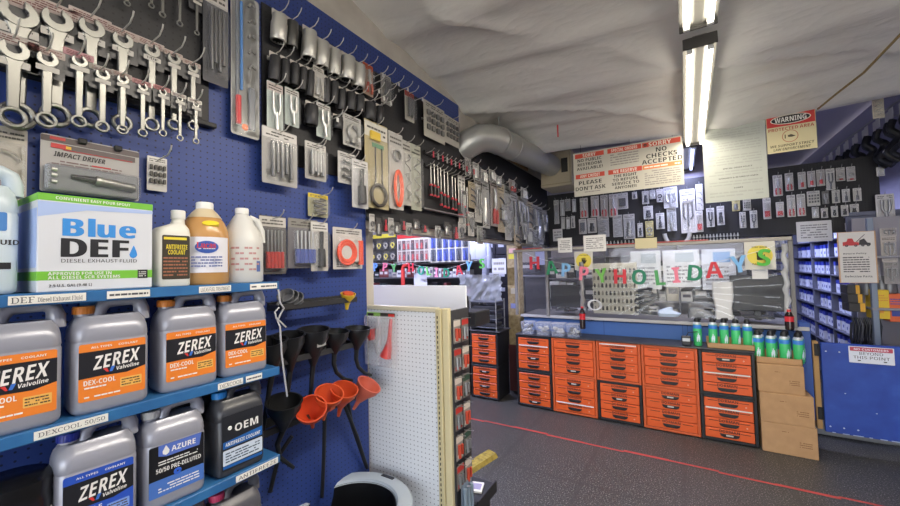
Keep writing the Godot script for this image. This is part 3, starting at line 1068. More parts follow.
func coolant_shelves() -> void:
	var y1 := 1.511
	var y2 := 1.181
	var y3 := 0.847
	var a := shelf(y1, "uppermost blue steel shelf, carrying the exhaust fluid box and jugs")
	shelf_tag(a, "DEF|Diesel Exhaust Fluid", 8, 296, 86, 302, y1)
	shelf_tag(a, "", 107, 292, 150, 298, y1, "sans")
	shelf_tag(a, "LUCAS FUEL TREATMENT", 199, 285, 231, 292, y1, "sans")
	shelf_tag(a, "", 250, 282, 277, 288, y1, "sans")
	var b := shelf(y2, "middle blue steel shelf, carrying silver jugs with orange labels")
	shelf_tag(b, "DEXCOOL 50/50", 34, 424, 108, 430, y2)
	shelf_tag(b, "DEXCOOL", 218, 378, 243, 385, y2)
	shelf_tag(b, "", 246, 372, 262, 380, y2, "sans")
	var c := shelf(y3, "lowest visible blue steel shelf, carrying blue and black labelled coolant jugs")
	shelf_tag(c, "ANTIFREEZE", 236, 462, 278, 478, y3, "sans")
	var c4 := shelf(0.5, "bottom blue steel shelf under the jug with the pink cap")
	# silver jugs with orange labels
	var silver := mat("9c9ea9", 0.32, 0.2)
	var orange := mat("e08a35", 0.45)
	var j := thing("coolant_jug", "silver coolant jug with orange DEX-COOL label, cut off by the left picture edge", "jug", Vector3(SX - 0.07, y2 + 0.001, -0.221), LW - 0.05, "silver coolant jugs with orange labels")
	jug_shape(0.166, 0.118, 0.3, j, silver, orange)
	coolant_label(j, 0.142, 0.034, 0.186, 0.059, "e8822e", "DEX-COOL")
	var zc := [-0.405, -0.602, -0.786]
	var lb := ["silver coolant jug with orange label, second from left, above the DEXCOOL 50/50 tag", "silver coolant jug with orange label standing third, below the amber jug", "silver coolant jug with orange label at the free end of the middle shelf"]
	for k in 3: copy(j, lb[k], Vector3(SX - 0.07 - 0.004 * k, y2 + 0.001, zc[k]), LW - 0.06 + [0.0, 0.03, -0.03][k])
	# third shelf
	var q := spot_x([48, 424, 138, 540], SX)
	var z4: float = q[0].z - 0.014
	j = thing("coolant_jug", "silver coolant jug with blue label and dark blue cap on the lowest shelf", "jug", Vector3(SX - 0.07, y3 + 0.001, z4), LW - 0.06)
	jug_shape(0.168, 0.118, 0.3, j, silver, mat("27379a", 0.4))
	coolant_label(j, 0.142, 0.034, 0.186, 0.059, "2b52b8", "VEHICLE")
	q = spot_x([140, 405, 205, 505], SX)
	j = thing("coolant_jug", "silver coolant jug with white cap and black and blue label", "jug", Vector3(SX - 0.07, y3 + 0.001, q[0].z - 0.016), LW - 0.05)
	jug_shape(0.166, 0.118, 0.295, j, silver, mat("d9d9d6", 0.45))
	var s := Sh.new()
	s.card(0.146, 0.15, 0.004, 0.058, 0.0596, Vector2(0, 0.11))
	var l := part("front_label", s, mat("16171b", 0.4), j)
	s = Sh.new()
	s.card(0.146, 0.05, 0.003, 0.059, 0.06, Vector2(0, 0.06))
	part("blue_band", s, mat("4a74c0", 0.4), l)
	s = Sh.new()
	s.prism(PackedVector2Array([Vector2(-0.05, 0.185), Vector2(-0.05, 0.155), Vector2(-0.03, 0.148), Vector2(0.06, 0.148), Vector2(0.066, 0.185)]), 0.059, 0.06)
	part("blue_panel", s, mat("5570c0", 0.4), l)
	s = Sh.new()
	write(s, "AZURE", Vector3(0.016, 0.166, 0.0605), 0.066, 0.016)
	s.prism(PackedVector2Array([Vector2(-0.031, 0.182), Vector2(-0.022, 0.166), Vector2(-0.023, 0.158), Vector2(-0.031, 0.153), Vector2(-0.039, 0.158), Vector2(-0.04, 0.166)]), 0.06, 0.0606)
	write(s, "50/50 PRE-DILUTED", Vector3(0.004, 0.112, 0.0605), 0.12, 0.013)
	lines(s, -0.05, 0.055, 0.125, 0.14, 2, 0.0605, 4)
	lines(s, -0.05, 0.06, 0.045, 0.07, 3, 0.0605, 6)
	part("lettering", s, white, l)
	s = Sh.new()
	s.ring(Vector3(0.0, 0.092, 0.06), 0.001, 0.012, 0.002, 16)
	part("drop_badge", s, mat("2f5fc8", 0.4), l)
	q = spot_x([208, 393, 265, 480], SX)
	j = thing("coolant_jug", "dark grey coolant jug with bright blue cap and OEM label", "jug", Vector3(SX - 0.07, y3 + 0.001, q[0].z - 0.024), LW)
	var dark := mat("3b3d42", 0.35)
	jug_shape(0.172, 0.118, 0.295, j, dark, mat("2b8fdc", 0.4))
	s = Sh.new()
	s.card(0.146, 0.185, 0.004, 0.058, 0.0596, Vector2(0, 0.115))
	l = part("front_label", s, mat("24262c", 0.4), j)
	s = Sh.new()
	s.card(0.14, 0.05, 0.003, 0.0592, 0.0602, Vector2(0, 0.066))
	part("white_panel", s, mat("c9d6e4", 0.5), l)
	s = Sh.new()
	s.prism(PackedVector2Array([Vector2(-0.07, 0.12), Vector2(-0.07, 0.098), Vector2(0.07, 0.098), Vector2(0.07, 0.13)]), 0.0592, 0.0602)
	part("blue_band", s, mat("235fa8", 0.4), l)
	s = Sh.new()
	s.prism(PackedVector2Array([Vector2(-0.07, 0.04), Vector2(-0.07, 0.03), Vector2(0.07, 0.026), Vector2(0.07, 0.036)]), 0.0592, 0.0602)
	part("blue_band", s, mat("235fa8", 0.4), l)
	s = Sh.new()
	write(s, "OEM", Vector3(0.012, 0.158, 0.0606), 0.085, 0.026)
	write(s, "ANTIFREEZE COOLANT", Vector3(0, 0.11, 0.0606), 0.125, 0.012)
	s.ring(Vector3(-0.047, 0.163, 0.0602), 0.001, 0.008, 0.001, 10)
	part("lettering", s, white, l)
	s = Sh.new()
	lines(s, -0.062, 0.06, 0.047, 0.084, 4, 0.0606, 3)
	part("print", s, mat("3a4a60", 0.6), l)
	copy(j, "dark coolant jug behind the grey one, only its blue cap showing", Vector3(0.1, y3 + 0.001, q[0].z + 0.03), LW)
	q = spot_x([0, 460, 44, 560], SX)
	j = thing("coolant_bottle", "black round coolant bottle half cut off at the lower left corner", "bottle", Vector3(SX - 0.09, y3 + 0.001, q[0].z + 0.005), LW)
	s = Sh.new()
	s.lathe([Vector2(0, 0), Vector2(0.075, 0), Vector2(0.08, 0.006), Vector2(0.08, 0.15), Vector2(0.076, 0.165), Vector2(0.078, 0.175), Vector2(0.078, 0.2), Vector2(0.07, 0.206), Vector2(0, 0.208)], 28)
	part("body", s, mat("151518", 0.22), j)
	s = Sh.new()
	for k in 9:
		s.move(Vector3.ZERO, Basis(Vector3.UP, -0.5 + k * 0.16))
		s.box(Vector3(0, 0.09, 0.0805), Vector3(0.0132, 0.07, 0.001))
	s.t = Transform3D()
	part("front_label", s, mat("a2a2a6", 0.4), j)
	q = spot_x([215, 484, 268, 570], SX)
	j = thing("coolant_jug", "dark grey coolant jug with pink cap on the bottom shelf", "jug", Vector3(SX - 0.07, 0.501, q[0].z), LW)
	jug_shape(0.172, 0.118, 0.295, j, mat("55555b", 0.35), mat("dc4470", 0.4))
	for k in 2:
		copy(j, "dark grey coolant jug on the bottom shelf, %s the pink capped one" % ["beside", "far left of"][k], Vector3(SX - 0.07, 0.501, q[0].z + 0.19 + 0.2 * k), LW)
	# top shelf: white jug, box, bottle, amber jug, white jug
	q = spot_x([-30, 183, 25, 292], SX - 0.02)
	j = thing("fluid_jug", "translucent white exhaust fluid jug at the left picture edge", "jug", Vector3(SX - 0.1, y1 + 0.001, on_x(20, 240, SX - 0.05).z + 0.078), LW)
	jug_shape(0.155, 0.12, 0.31, j, mat("c6d4dc", 0.35), mat("3c66b4", 0.4))
	s = Sh.new()
	s.card(0.13, 0.045, 0.004, 0.059, 0.0608, Vector2(-0.01, 0.175))
	part("front_label", s, mat("4f86c6", 0.4), j)
	s = Sh.new()
	s.box(Vector3(0.045, 0.068, 0.0602), Vector3(0.035, 0.016, 0.001))
	write(s, "FLUID", Vector3(0.05, 0.125, 0.0606), 0.05, 0.012)
	part("print", s, ink, j)
	q = spot_x([37, 196, 153, 291], SX - 0.01)
	j = thing("fluid_box", "white and green carton printed Blue DEF on the top shelf", "carton", Vector3(SX - 0.012, y1 + 0.001, q[0].z), LW + 0.02)
	var bw: float = q[1]
	var bh: float = q[2] * 0.965
	s = Sh.new()
	s.box(Vector3(0, bh / 2, -0.1), Vector3(bw, bh, 0.2), 0.002)
	part("carton", s, mat("d3d7de", 0.5), j)
	s = Sh.new()
	s.box(Vector3(0, bh * 0.965, -0.1), Vector3(bw + 0.001, bh * 0.075, 0.201), 0.001)
	part("green_band", s, mat("74bd3c", 0.5), j)
	s = Sh.new()
	s.box(Vector3(0, bh * 0.165, -0.1), Vector3(bw + 0.001, bh * 0.095, 0.201), 0.001)
	part("green_band", s, mat("74bd3c", 0.5), j)
	s = Sh.new()
	s.prism(PackedVector2Array([Vector2(-bw / 2, bh * 0.92), Vector2(-bw / 2, bh * 0.76), Vector2(-bw * 0.12, bh * 0.86), Vector2(bw / 2, bh * 0.885), Vector2(bw / 2, bh * 0.92)]), 0, 0.0006)
	s.box(Vector3(-bw / 2 - 0.0004, bh * 0.55, -0.1), Vector3(0.001, bh * 0.6, 0.19))
	part("blue_print", s, mat("a9bee8", 0.5), j)
	s = Sh.new()
	for k in 3: write(s, "Blue", Vector3(bw * (0.0 + 0.008 * k), bh * 0.675, 0.0008 + 0.0001 * k), bw * 0.63, bh * 0.2)
	part("lettering", s, mat("3a8fdc", 0.45), j)
	s = Sh.new()
	for k in 3: write(s, "DEF", Vector3(bw * (-0.04 + 0.009 * k), bh * 0.455, 0.0008 + 0.0001 * k), bw * 0.57, bh * 0.195)
	write(s, "DIESEL EXHAUST FLUID", Vector3(bw * 0.01, bh * 0.318, 0.0008), bw * 0.66, bh * 0.036, "sans")
	write(s, "2.5 U.S. GAL (9.46 L)", Vector3(-bw * 0.24, bh * 0.06, 0.0008), bw * 0.34, bh * 0.035)
	s.box(Vector3(bw * 0.4, bh * 0.165, 0.0006), Vector3(bw * 0.1, bh * 0.1, 0.001))
	part("lettering", s, mat("22242a", 0.45), j)
	s = Sh.new()
	write(s, "APPROVED FOR USE IN", Vector3(-bw * 0.16, bh * 0.185, 0.0014), bw * 0.52, bh * 0.032)
	write(s, "ALL DIESEL SCR SYSTEMS", Vector3(-bw * 0.12, bh * 0.145, 0.0014), bw * 0.6, bh * 0.032)
	write(s, "CONVENIENT EASY POUR SPOUT", Vector3(-bw * 0.05, bh * 0.965, 0.0014), bw * 0.64, bh * 0.03)
	lines(s, bw * 0.36, bw * 0.44, bh * 0.13, bh * 0.2, 3, 0.0016, 2)
	part("lettering", s, white, j)
	s = Sh.new()
	s.move(Vector3(-bw * 0.06, 0, 0))
	s.prism(PackedVector2Array([Vector2(bw * 0.37, bh * 0.5), Vector2(bw * 0.395, bh * 0.43), Vector2(bw * 0.405, bh * 0.39), Vector2(bw * 0.39, bh * 0.36), Vector2(bw * 0.365, bh * 0.35), Vector2(bw * 0.34, bh * 0.36), Vector2(bw * 0.328, bh * 0.39), Vector2(bw * 0.34, bh * 0.43)]), 0, 0.001)
	part("drop_emblem", s, mat("3a8fdc", 0.45), j)
	# small antifreeze bottle
	q = spot_x([155, 219, 190, 287], SX - 0.03)
	j = thing("coolant_bottle", "white antifreeze coolant bottle with black and yellow label on the top shelf", "bottle", Vector3(SX - 0.065, y1 + 0.001, q[0].z - 0.006), LW)
	var w0: float = q[1]
	s = Sh.new()
	s.loft([[0, w0 * 0.94, 0.064, 0.012], [0.006, w0, 0.07, 0.016], [0.168, w0, 0.07, 0.016], [0.186, w0 * 0.9, 0.064, 0.02, 0.004], [0.203, w0 * 0.4, 0.045, 0.02, 0.02], [0.212, 0.036, 0.036, 0.017, 0.022], [0.222, 0.034, 0.034, 0.016, 0.022]])
	part("body", s, mat("dcdcd2", 0.4), j)
	s = Sh.new()
	s.move(Vector3(0.022, 0.22, 0))
	s.lathe([Vector2(0.02, 0), Vector2(0.02, 0.026), Vector2(0.018, 0.028), Vector2(0, 0.028)], 18)
	part("cap", s, white, j)
	s = Sh.new()
	s.card(w0 * 0.8, 0.14, 0.004, 0.034, 0.0358, Vector2(0.003, 0.092))
	l = part("front_label", s, mat("3b352a", 0.45), j)
	s = Sh.new()
	write(s, "ANTIFREEZE", Vector3(0.004, 0.125, 0.0364), w0 * 0.62, 0.015)
	write(s, "COOLANT", Vector3(0.004, 0.108, 0.0364), w0 * 0.5, 0.014)
	s.box(Vector3(0.0, 0.152, 0.0362), Vector3(w0 * 0.66, 0.008, 0.001))
	part("lettering", s, mat("e6d23a", 0.5), l)
	s = Sh.new()
	lines(s, -w0 * 0.34, w0 * 0.36, 0.03, 0.095, 6, 0.0364, 9)
	part("print", s, mat("a06a50", 0.6), l)
	# amber gallon
	q = spot_x([187, 205, 233, 288], SX - 0.05)
	var r0: float = q[1] / 2
	var hh: float = q[2]
	j = thing("oil_jug", "amber oil treatment jug with yellow sticker and white label", "jug", Vector3(SX - 0.095, y1 + 0.001, q[0].z), LW - 0.35)
	s = Sh.new()
	s.lathe([Vector2(0, 0), Vector2(r0 * 0.93, 0), Vector2(r0, 0.008), Vector2(r0, hh * 0.58), Vector2(r0 * 0.97, hh * 0.64), Vector2(r0 * 0.82, hh * 0.75), Vector2(r0 * 0.5, hh * 0.87), Vector2(r0 * 0.34, hh * 0.915), Vector2(r0 * 0.3, hh * 0.92)], 32)
	part("body", s, mat("c2935a", 0.25), j)
	s = Sh.new()
	s.lathe([Vector2(r0 * 0.71, hh * 0.803), Vector2(r0 * 0.52, hh * 0.872), Vector2(r0 * 0.355, hh * 0.918)], 32)
	part("empty_shoulder", s, mat("cfc0a0", 0.3), j)
	s = Sh.new()
	s.lathe([Vector2(r0 * 0.36, hh * 0.905), Vector2(r0 * 0.36, hh * 0.985), Vector2(r0 * 0.33, hh), Vector2(0, hh)], 20)
	part("cap", s, white, j)
	s = Sh.new()
	s.smooth()
	var pl := func(ang: float, y: float, rr: float) -> Vector3: return Vector3(sin(ang) * rr, y, cos(ang) * rr)
	for k in 14:
		var a0 := -1.05 + k * 0.15
		s.quad(pl.call(a0, hh * 0.14, r0 + 0.0012), pl.call(a0, hh * 0.56, r0 + 0.0012), pl.call(a0 + 0.15, hh * 0.56, r0 + 0.0012), pl.call(a0 + 0.15, hh * 0.14, r0 + 0.0012))
	s.flat()
	l = part("front_label", s, mat("dedee6", 0.5), j)
	s = Sh.new()
	s.move(Vector3(0, hh * 0.44, r0 + 0.0005), Basis(Vector3.RIGHT, PI / 2))
	s.lathe([Vector2(0.0, 0.003), Vector2(0.034, 0.002), Vector2(0.034, -0.012)], 22, Vector3(1, 1, 0.62))
	s.t = Transform3D()
	part("emblem", s, mat("3556a8", 0.45), l)
	s = Sh.new()
	write(s, "Lucas", Vector3(-0.002, hh * 0.462, r0 + 0.005), 0.056, 0.02, "serifbold")
	part("lettering", s, mat("cf3a3a", 0.5), l)
	s = Sh.new()
	lines(s, -0.024, 0.024, hh * 0.41, hh * 0.43, 1, r0 + 0.0046, 2)
	part("lettering", s, white, l)
	s = Sh.new()
	lines(s, -0.045, 0.045, hh * 0.2, hh * 0.34, 4, r0 + 0.002, 7)
	part("print", s, mat("5a68a0", 0.6), l)
	s = Sh.new()
	s.move(Vector3(0.012, hh * 0.725, r0 * 0.84), Basis(Vector3.RIGHT, PI / 2 - 0.62))
	s.lathe([Vector2(0, 0.006), Vector2(0.025, 0.003), Vector2(0.026, -0.012)], 20, Vector3(1, 1, 0.42))
	s.t = Transform3D()
	part("sticker", s, mat("e8d02c", 0.5), j)
	# white gallon
	q = spot_x([228, 210, 266, 285], SX - 0.06)
	r0 = q[1] / 2
	hh = q[2]
	j = thing("fluid_jug", "white round shouldered gallon jug at the right end of the top shelf", "jug", Vector3(SX - 0.1, y1 + 0.001, q[0].z), LW - 0.3)
	s = Sh.new()
	s.lathe([Vector2(0, 0), Vector2(r0 * 0.93, 0), Vector2(r0, 0.008), Vector2(r0, hh * 0.5), Vector2(r0 * 0.96, hh * 0.58), Vector2(r0 * 0.8, hh * 0.7), Vector2(r0 * 0.45, hh * 0.86), Vector2(r0 * 0.3, hh * 0.92), Vector2(r0 * 0.28, hh * 0.93)], 32)
	part("body", s, mat("cfcfcb", 0.4), j)
	s = Sh.new()
	s.tube([Vector3(r0 * 0.35, hh * 0.88, 0), Vector3(r0 * 0.72, hh * 0.84, 0.0), Vector3(r0 * 0.95, hh * 0.7, 0.0), Vector3(r0 * 0.97, hh * 0.54, 0.0)], 0.012, 10)
	part("handle", s, mat("dcdcd8", 0.4), j)
	s = Sh.new()
	s.lathe([Vector2(r0 * 0.33, hh * 0.92), Vector2(r0 * 0.33, hh * 0.985), Vector2(r0 * 0.3, hh), Vector2(0, hh)], 20)
	part("cap", s, white, j)
	s = Sh.new()
	for k in 7:
		var a0 := -0.7 + k * 0.2
		for n in 5:
			if (k + n) % 3: s.quad(pl.call(a0, hh * (0.16 + n * 0.07), r0 + 0.001), pl.call(a0, hh * (0.185 + n * 0.07), r0 + 0.001), pl.call(a0 + 0.17, hh * (0.185 + n * 0.07), r0 + 0.001), pl.call(a0 + 0.17, hh * (0.16 + n * 0.07), r0 + 0.001))
	part("print", s, mat("b98a8a", 0.6), j)
	s = Sh.new()
	s.quad(pl.call(0.5, hh * 0.14, r0 + 0.001), pl.call(0.5, hh * 0.28, r0 + 0.001), pl.call(0.75, hh * 0.28, r0 + 0.001), pl.call(0.75, hh * 0.14, r0 + 0.001))
	part("print", s, mat("5a6ea8", 0.6), j)
	# twine hanging at the end of the shelves
	j = thing("knotted_twine", "knotted white cord hanging down from the end of the top shelf", "cord", Vector3(SX + 0.006, y1 - 0.03, -0.893), 0.0)
	s = Sh.new()
	s.tube([Vector3(0, 0, 0), Vector3(0.004, -0.05, -0.004), Vector3(0.002, -0.075, -0.022), Vector3(0.004, -0.1, -0.004), Vector3(0.002, -0.12, 0.006), Vector3(0.004, -0.145, -0.004), Vector3(0.006, -0.25, -0.008), Vector3(0.004, -0.33, -0.02), Vector3(0.004, -0.42, -0.032)], 0.0035, 7)
	s.tube([Vector3(0.004, -0.07, 0.0), Vector3(0.008, -0.085, 0.02), Vector3(0.005, -0.11, 0.012), Vector3(0.004, -0.13, -0.01), Vector3(0.003, -0.15, -0.03)], 0.0033, 7)
	part("cord", s, mat("a9a9ae", 0.8), j)

# ---------------------------------------------------------------- goods hanging on the left wall
func wrench_mesh(l: float, wj: float, wr: float, sw: float) -> Sh:   # combination wrench, jaw at the top (y = 0), ring at y = -l
	var s := Sh.new()
	var p := PackedVector2Array()
	var n := 14
	for i in n + 1:      # open jaw: outer arc
		var a := deg_to_rad(62.0) - deg_to_rad(304.0) * i / n
		p.append(Vector2(cos(a + 0.26), sin(a + 0.26)) * wj * 0.5 + Vector2(0, 0))
	for i in 8:          # throat
		var a := deg_to_rad(118.0) + deg_to_rad(304.0) * 0.0 + deg_to_rad(-236.0 + 360.0 - 180.0) * 0.0 + deg_to_rad(20.0) + deg_to_rad(264.0) * i / 7
		p.append(Vector2(cos(a + 0.26), sin(a + 0.26)) * wj * 0.24 + Vector2(-0.02, 0.06) * wj)
	s.prism(p, -wj * 0.1, wj * 0.12, 0.0015)
	s.prism(PackedVector2Array([Vector2(-sw * 0.75, -wj * 0.4), Vector2(sw * 0.75, -wj * 0.4), Vector2(sw * 0.5, -wj * 0.75), Vector2(sw * 0.42, -l + wr), Vector2(-sw * 0.42, -l + wr), Vector2(-sw * 0.5, -wj * 0.75)]), -sw * 0.16, sw * 0.2, sw * 0.1)
	s.ring(Vector3(0, -l + wr * 0.15, 0), wr * 0.62, wr, wr * 0.5, 20)
	return s

func hanging_wrench(u: float, vtop: float, vring: float, cw: float, sw: float, x: float, label: String, hdr: String, size_tag: String, tilt := 0.0) -> void:
	var top := on_x(u, vtop, x)
	var bot := on_x(u, vring, x)
	var l := top.y - bot.y
	var o := thing("combination_wrench", label, "wrench", top, LW, "chrome combination wrenches on hang cards")
	var s := Sh.new()
	var ch := minf(cw * 1.25, l * 0.4)
	s.card(cw, ch, 0.004, -0.003, -0.0015, Vector2(0, -ch / 2))
	part("hang_card", s, mat("4a4a4c", 0.4), o)
	s = Sh.new()
	s.card(cw, cw * 0.3, 0.003, -0.0015, -0.0005, Vector2(0, -cw * 0.17))
	var hd := part("card_header", s, mat(hdr, 0.6), o)
	s = Sh.new()
	lines(s, -cw * 0.4, cw * 0.4, -cw * 0.26, -cw * 0.07, 3, 0.0001, int(u))
	part("print", s, mat("6d3a38", 0.6), hd)
	sw *= 0.66
	var w := wrench_mesh(l - cw * 0.5, minf(sw * 2.1, cw * 0.72), sw * 1.05, sw)
	var wr := part("wrench", w, mat("80807c", 0.34, 0.8), o)
	wr.transform = Transform3D(Basis(Vector3.BACK, tilt), Vector3(0, -cw * 0.5, 0.008))
	s = Sh.new()
	s.card(cw * 0.62, cw * 0.2, 0.002, 0.012, 0.013, Vector2(0, -cw * 0.5 - sw * 1.35), 0)
	var tg := part("size_tag", s, mat("bdbab2", 0.6), o)
	if size_tag:
		s = Sh.new()
		write(s, size_tag, Vector3(0, -cw * 0.5 - sw * 1.35, 0.0135), cw * 0.42, cw * 0.11)
		part("lettering", s, ink, tg)
	hook_x(wrench_board, top + Vector3(0, -0.012, 0))

# a packed product hanging on a hook; style names what lies on the card
func pack(b: Array, x: float, label: String, style: String, cols: Array, group := "", board: Node3D = null, zplane := false) -> Node3D:
	var q := spot_z(b, x) if zplane else spot_x(b, x)
	var c: Vector3 = q[0]
	var w: float = q[1]
	var h: float = q[2]
	if not zplane: w = maxf(w, 0.02)
	var at := c + Vector3(0, h / 2, 0)
	var o := thing("hanging_pack", label, "tool pack", at, 0.0 if zplane else LW, group)
	pack_parts(o, w, h, style, cols)
	if board:
		if zplane: hook_z(board, at + Vector3(0, -0.012, 0), board.get_meta("hook_z"))
		else: hook_x(board, at + Vector3(0, -0.012, 0))
	return o
func pack_parts(o: Node3D, w: float, h: float, style: String, cols: Array) -> void:
	var s := Sh.new()
	var base: Material = mat(cols[0], 0.5)
	var tool_m: Material = mat(cols[1], 0.32, 0.85) if cols[1] in ["b5b5b2", "8f8f8e", "6d6d6e", "c9c9c6"] else mat(cols[1], 0.42)
	s.card(w, h, minf(w * 0.06, 0.006), -0.002, 0.0, Vector2(0, -h / 2))
	var cd := part("card", s, base, o)
	if cols.size() > 2 and cols[2] != "":
		s = Sh.new()
		s.card(w * 0.98, h * 0.17, 0.002, 0, 0.0012, Vector2(0, -h * 0.1))
		part("header", s, mat(cols[2], 0.5), cd)
	s = Sh.new()
	lines(s, -w * 0.4, w * 0.4, -h * 0.16, -h * 0.05, 2, 0.0016, int(w * 9000 + h * 700))
	if style in ["card", "blob", "ring"]: lines(s, -w * 0.4, w * 0.4, -h * 0.95, -h * 0.86, 2, 0.0016, int(w * 5000))
	part("print", s, mat("55524e" if cols[0] != "3a3a3c" else "b9b5ad", 0.6), cd)
	s = Sh.new()
	var d := clampf(w * 0.16, 0.004, 0.016)
	match style:
		"rods":      # a few straight tools side by side
			var n := clampi(int(w / 0.022), 2, 5)
			for i in n:
				var xx := lerpf(-w * 0.32, w * 0.32, (i + 0.5) / n)
				s.tube([Vector3(xx, -h * 0.25, d), Vector3(xx, -h * 0.88 + (i % 2) * h * 0.08, d)], clampf((w * 0.16 if cols.size() > 3 else w * 0.32) / n, 0.002, 0.009), 8)
		"single":
			s.tube([Vector3(0, -h * 0.2, d), Vector3(0, -h * 0.55, d)], [w * 0.1, w * 0.08], 8)
			s.tube([Vector3(0, -h * 0.55, d), Vector3(0, -h * 0.92, d)], [w * 0.17, w * 0.2], 10)
		"pliers":
			for g in [-1.0, 1.0]:
				s.tube([Vector3(g * w * 0.06, -h * 0.2, d), Vector3(-g * w * 0.08, -h * 0.42, d), Vector3(g * w * 0.05, -h * 0.55, d), Vector3(g * w * 0.24, -h * 0.75, d), Vector3(g * w * 0.2, -h * 0.93, d)], [w * 0.05, w * 0.09, w * 0.08, w * 0.08, w * 0.06], 8)
		"fork":
			for g in [-1.0, 1.0]: s.tube([Vector3(g * w * 0.2, -h * 0.22, d), Vector3(g * w * 0.2, -h * 0.55, d), Vector3(g * w * 0.08, -h * 0.68, d)], w * 0.09, 8)
			s.tube([Vector3(0, -h * 0.62, d), Vector3(0, -h * 0.97, d)], w * 0.11, 8)
		"ring":
			s.ring(Vector3(0, -h * 0.55, d), w * 0.22, w * 0.36, d, 22)
			s.box(Vector3(0, -h * 0.85, d), Vector3(w * 0.3, h * 0.1, d), 0.002)
		"puller":
			s.box(Vector3(0, -h * 0.3, d), Vector3(w * 0.6, h * 0.07, d), 0.003)
			s.tube([Vector3(0, -h * 0.22, d), Vector3(0, -h * 0.85, d)], w * 0.06, 8)
			for g in [-1.0, 1.0]: s.tube([Vector3(g * w * 0.28, -h * 0.28, d), Vector3(g * w * 0.3, -h * 0.62, d), Vector3(g * w * 0.16, -h * 0.7, d)], w * 0.06, 8)
		"coil":
			for i in 4:
				var pts := []
				for k in 20: pts.append(Vector3(cos(TAU * k / 20) * (w * 0.22 + i * w * 0.04), -h * 0.58 + sin(TAU * k / 20) * (h * 0.3 + i * h * 0.02), d + (i % 2) * 0.004))
				s.tube(pts, w * 0.035, 6, true)
		"strap":
			s.ring(Vector3(0, -h * 0.85, d), w * 0.27, w * 0.36, d, 24)
			for g in [-1.0, 1.0]: s.tube([Vector3(g * w * 0.14, -h * 0.3, d), Vector3(g * w * 0.14, -h * 0.7, d), Vector3(g * w * 0.22, -h * 0.76, d)], w * 0.025, 6)
		"cord":
			for i in 4:
				var pts := []
				for k in 20: pts.append(Vector3(cos(TAU * k / 20) * (w * 0.16 + i * w * 0.05), -h * 0.73 + sin(TAU * k / 20) * (h * 0.2 + i * h * 0.012), d + (i % 2) * 0.004))
				s.tube(pts, w * 0.04, 6, true)
		"hooks":
			for i in 3:
				var yy := -h * (0.3 + 0.22 * i)
				s.tube([Vector3(-w * 0.3, yy, d), Vector3(w * 0.1, yy - h * 0.03, d), Vector3(w * 0.3, yy - h * 0.1, d), Vector3(w * 0.26, yy - h * 0.13, d)], w * 0.05, 6)
		"blob":
			s.lathe([Vector2(0, -h * 0.9), Vector2(w * 0.26, -h * 0.88), Vector2(w * 0.28, -h * 0.6), Vector2(w * 0.2, -h * 0.5), Vector2(w * 0.22, -h * 0.34), Vector2(0, -h * 0.32)], 14, Vector3(1, 1, 0.5))
		"bits":
			for r in 3:
				for i in 4: s.box(Vector3(lerpf(-w * 0.33, w * 0.33, i / 3.0), -h * (0.32 + 0.2 * r), d * 0.7), Vector3(w * 0.13, h * 0.13, d), 0.001)
		"wire":
			var pts := []
			for k in 26: pts.append(Vector3(w * 0.3 * sin(k * 0.9), -h * (0.22 + 0.027 * k), d + 0.003 * sin(k * 2.1)))
			s.tube(pts, w * 0.035, 6)
		_:
			s.box(Vector3(0, -h * 0.58, d * 0.6), Vector3(w * 0.62, h * 0.5, d), 0.003)
	var ct := part("contents", s, tool_m, o)
	if cols.size() > 3:
		s = Sh.new()
		match style:
			"pliers":
				for g in [-1.0, 1.0]: s.tube([Vector3(g * w * 0.16, -h * 0.64, d), Vector3(g * w * 0.24, -h * 0.76, d), Vector3(g * w * 0.2, -h * 0.95, d)], w * 0.1, 8)
			"rods", "single":
				var n := clampi(int(w / 0.022), 2, 5) if style == "rods" else 1
				for i in n:
					var xx := lerpf(-w * 0.32, w * 0.32, (i + 0.5) / n)
					s.tube([Vector3(xx, -h * 0.62, d), Vector3(xx, -h * 0.9, d)], clampf(w * 0.38 / n, 0.003, 0.013), 8)
			_:
				s.box(Vector3(0, -h * 0.88, d), Vector3(w * 0.4, h * 0.1, d * 1.2), 0.002)
		part("handle_grip", s, mat(cols[3], 0.4), o)
	if style == "strap":
		s = Sh.new()
		s.box(Vector3(-w * 0.1, -h * 0.17, d * 0.6), Vector3(w * 0.4, h * 0.1, d), 0.002)
		part("yellow_tool", s, mat("d9b93c", 0.45), o)
		s = Sh.new()
		s.box(Vector3(w * 0.05, -h * 0.27, 0.002), Vector3(w * 0.5, h * 0.05, 0.003))
		part("green_print", s, mat("5a8f6a", 0.5), o)
	if style == "cord":
		s = Sh.new()
		s.ring(Vector3(0, -h * 0.3, d), w * 0.18, w * 0.28, d, 18)
		part("gauge", s, mat("a9a9a6", 0.3, 0.8), o)
	if w > 0.05 and style != "bits":
		s = Sh.new()
		s.box(Vector3(0, -h * 0.58, d * 1.1), Vector3(w * 0.86, h * 0.74, d * 2.2), d * 0.5)
		part("blister", s, clear, o)

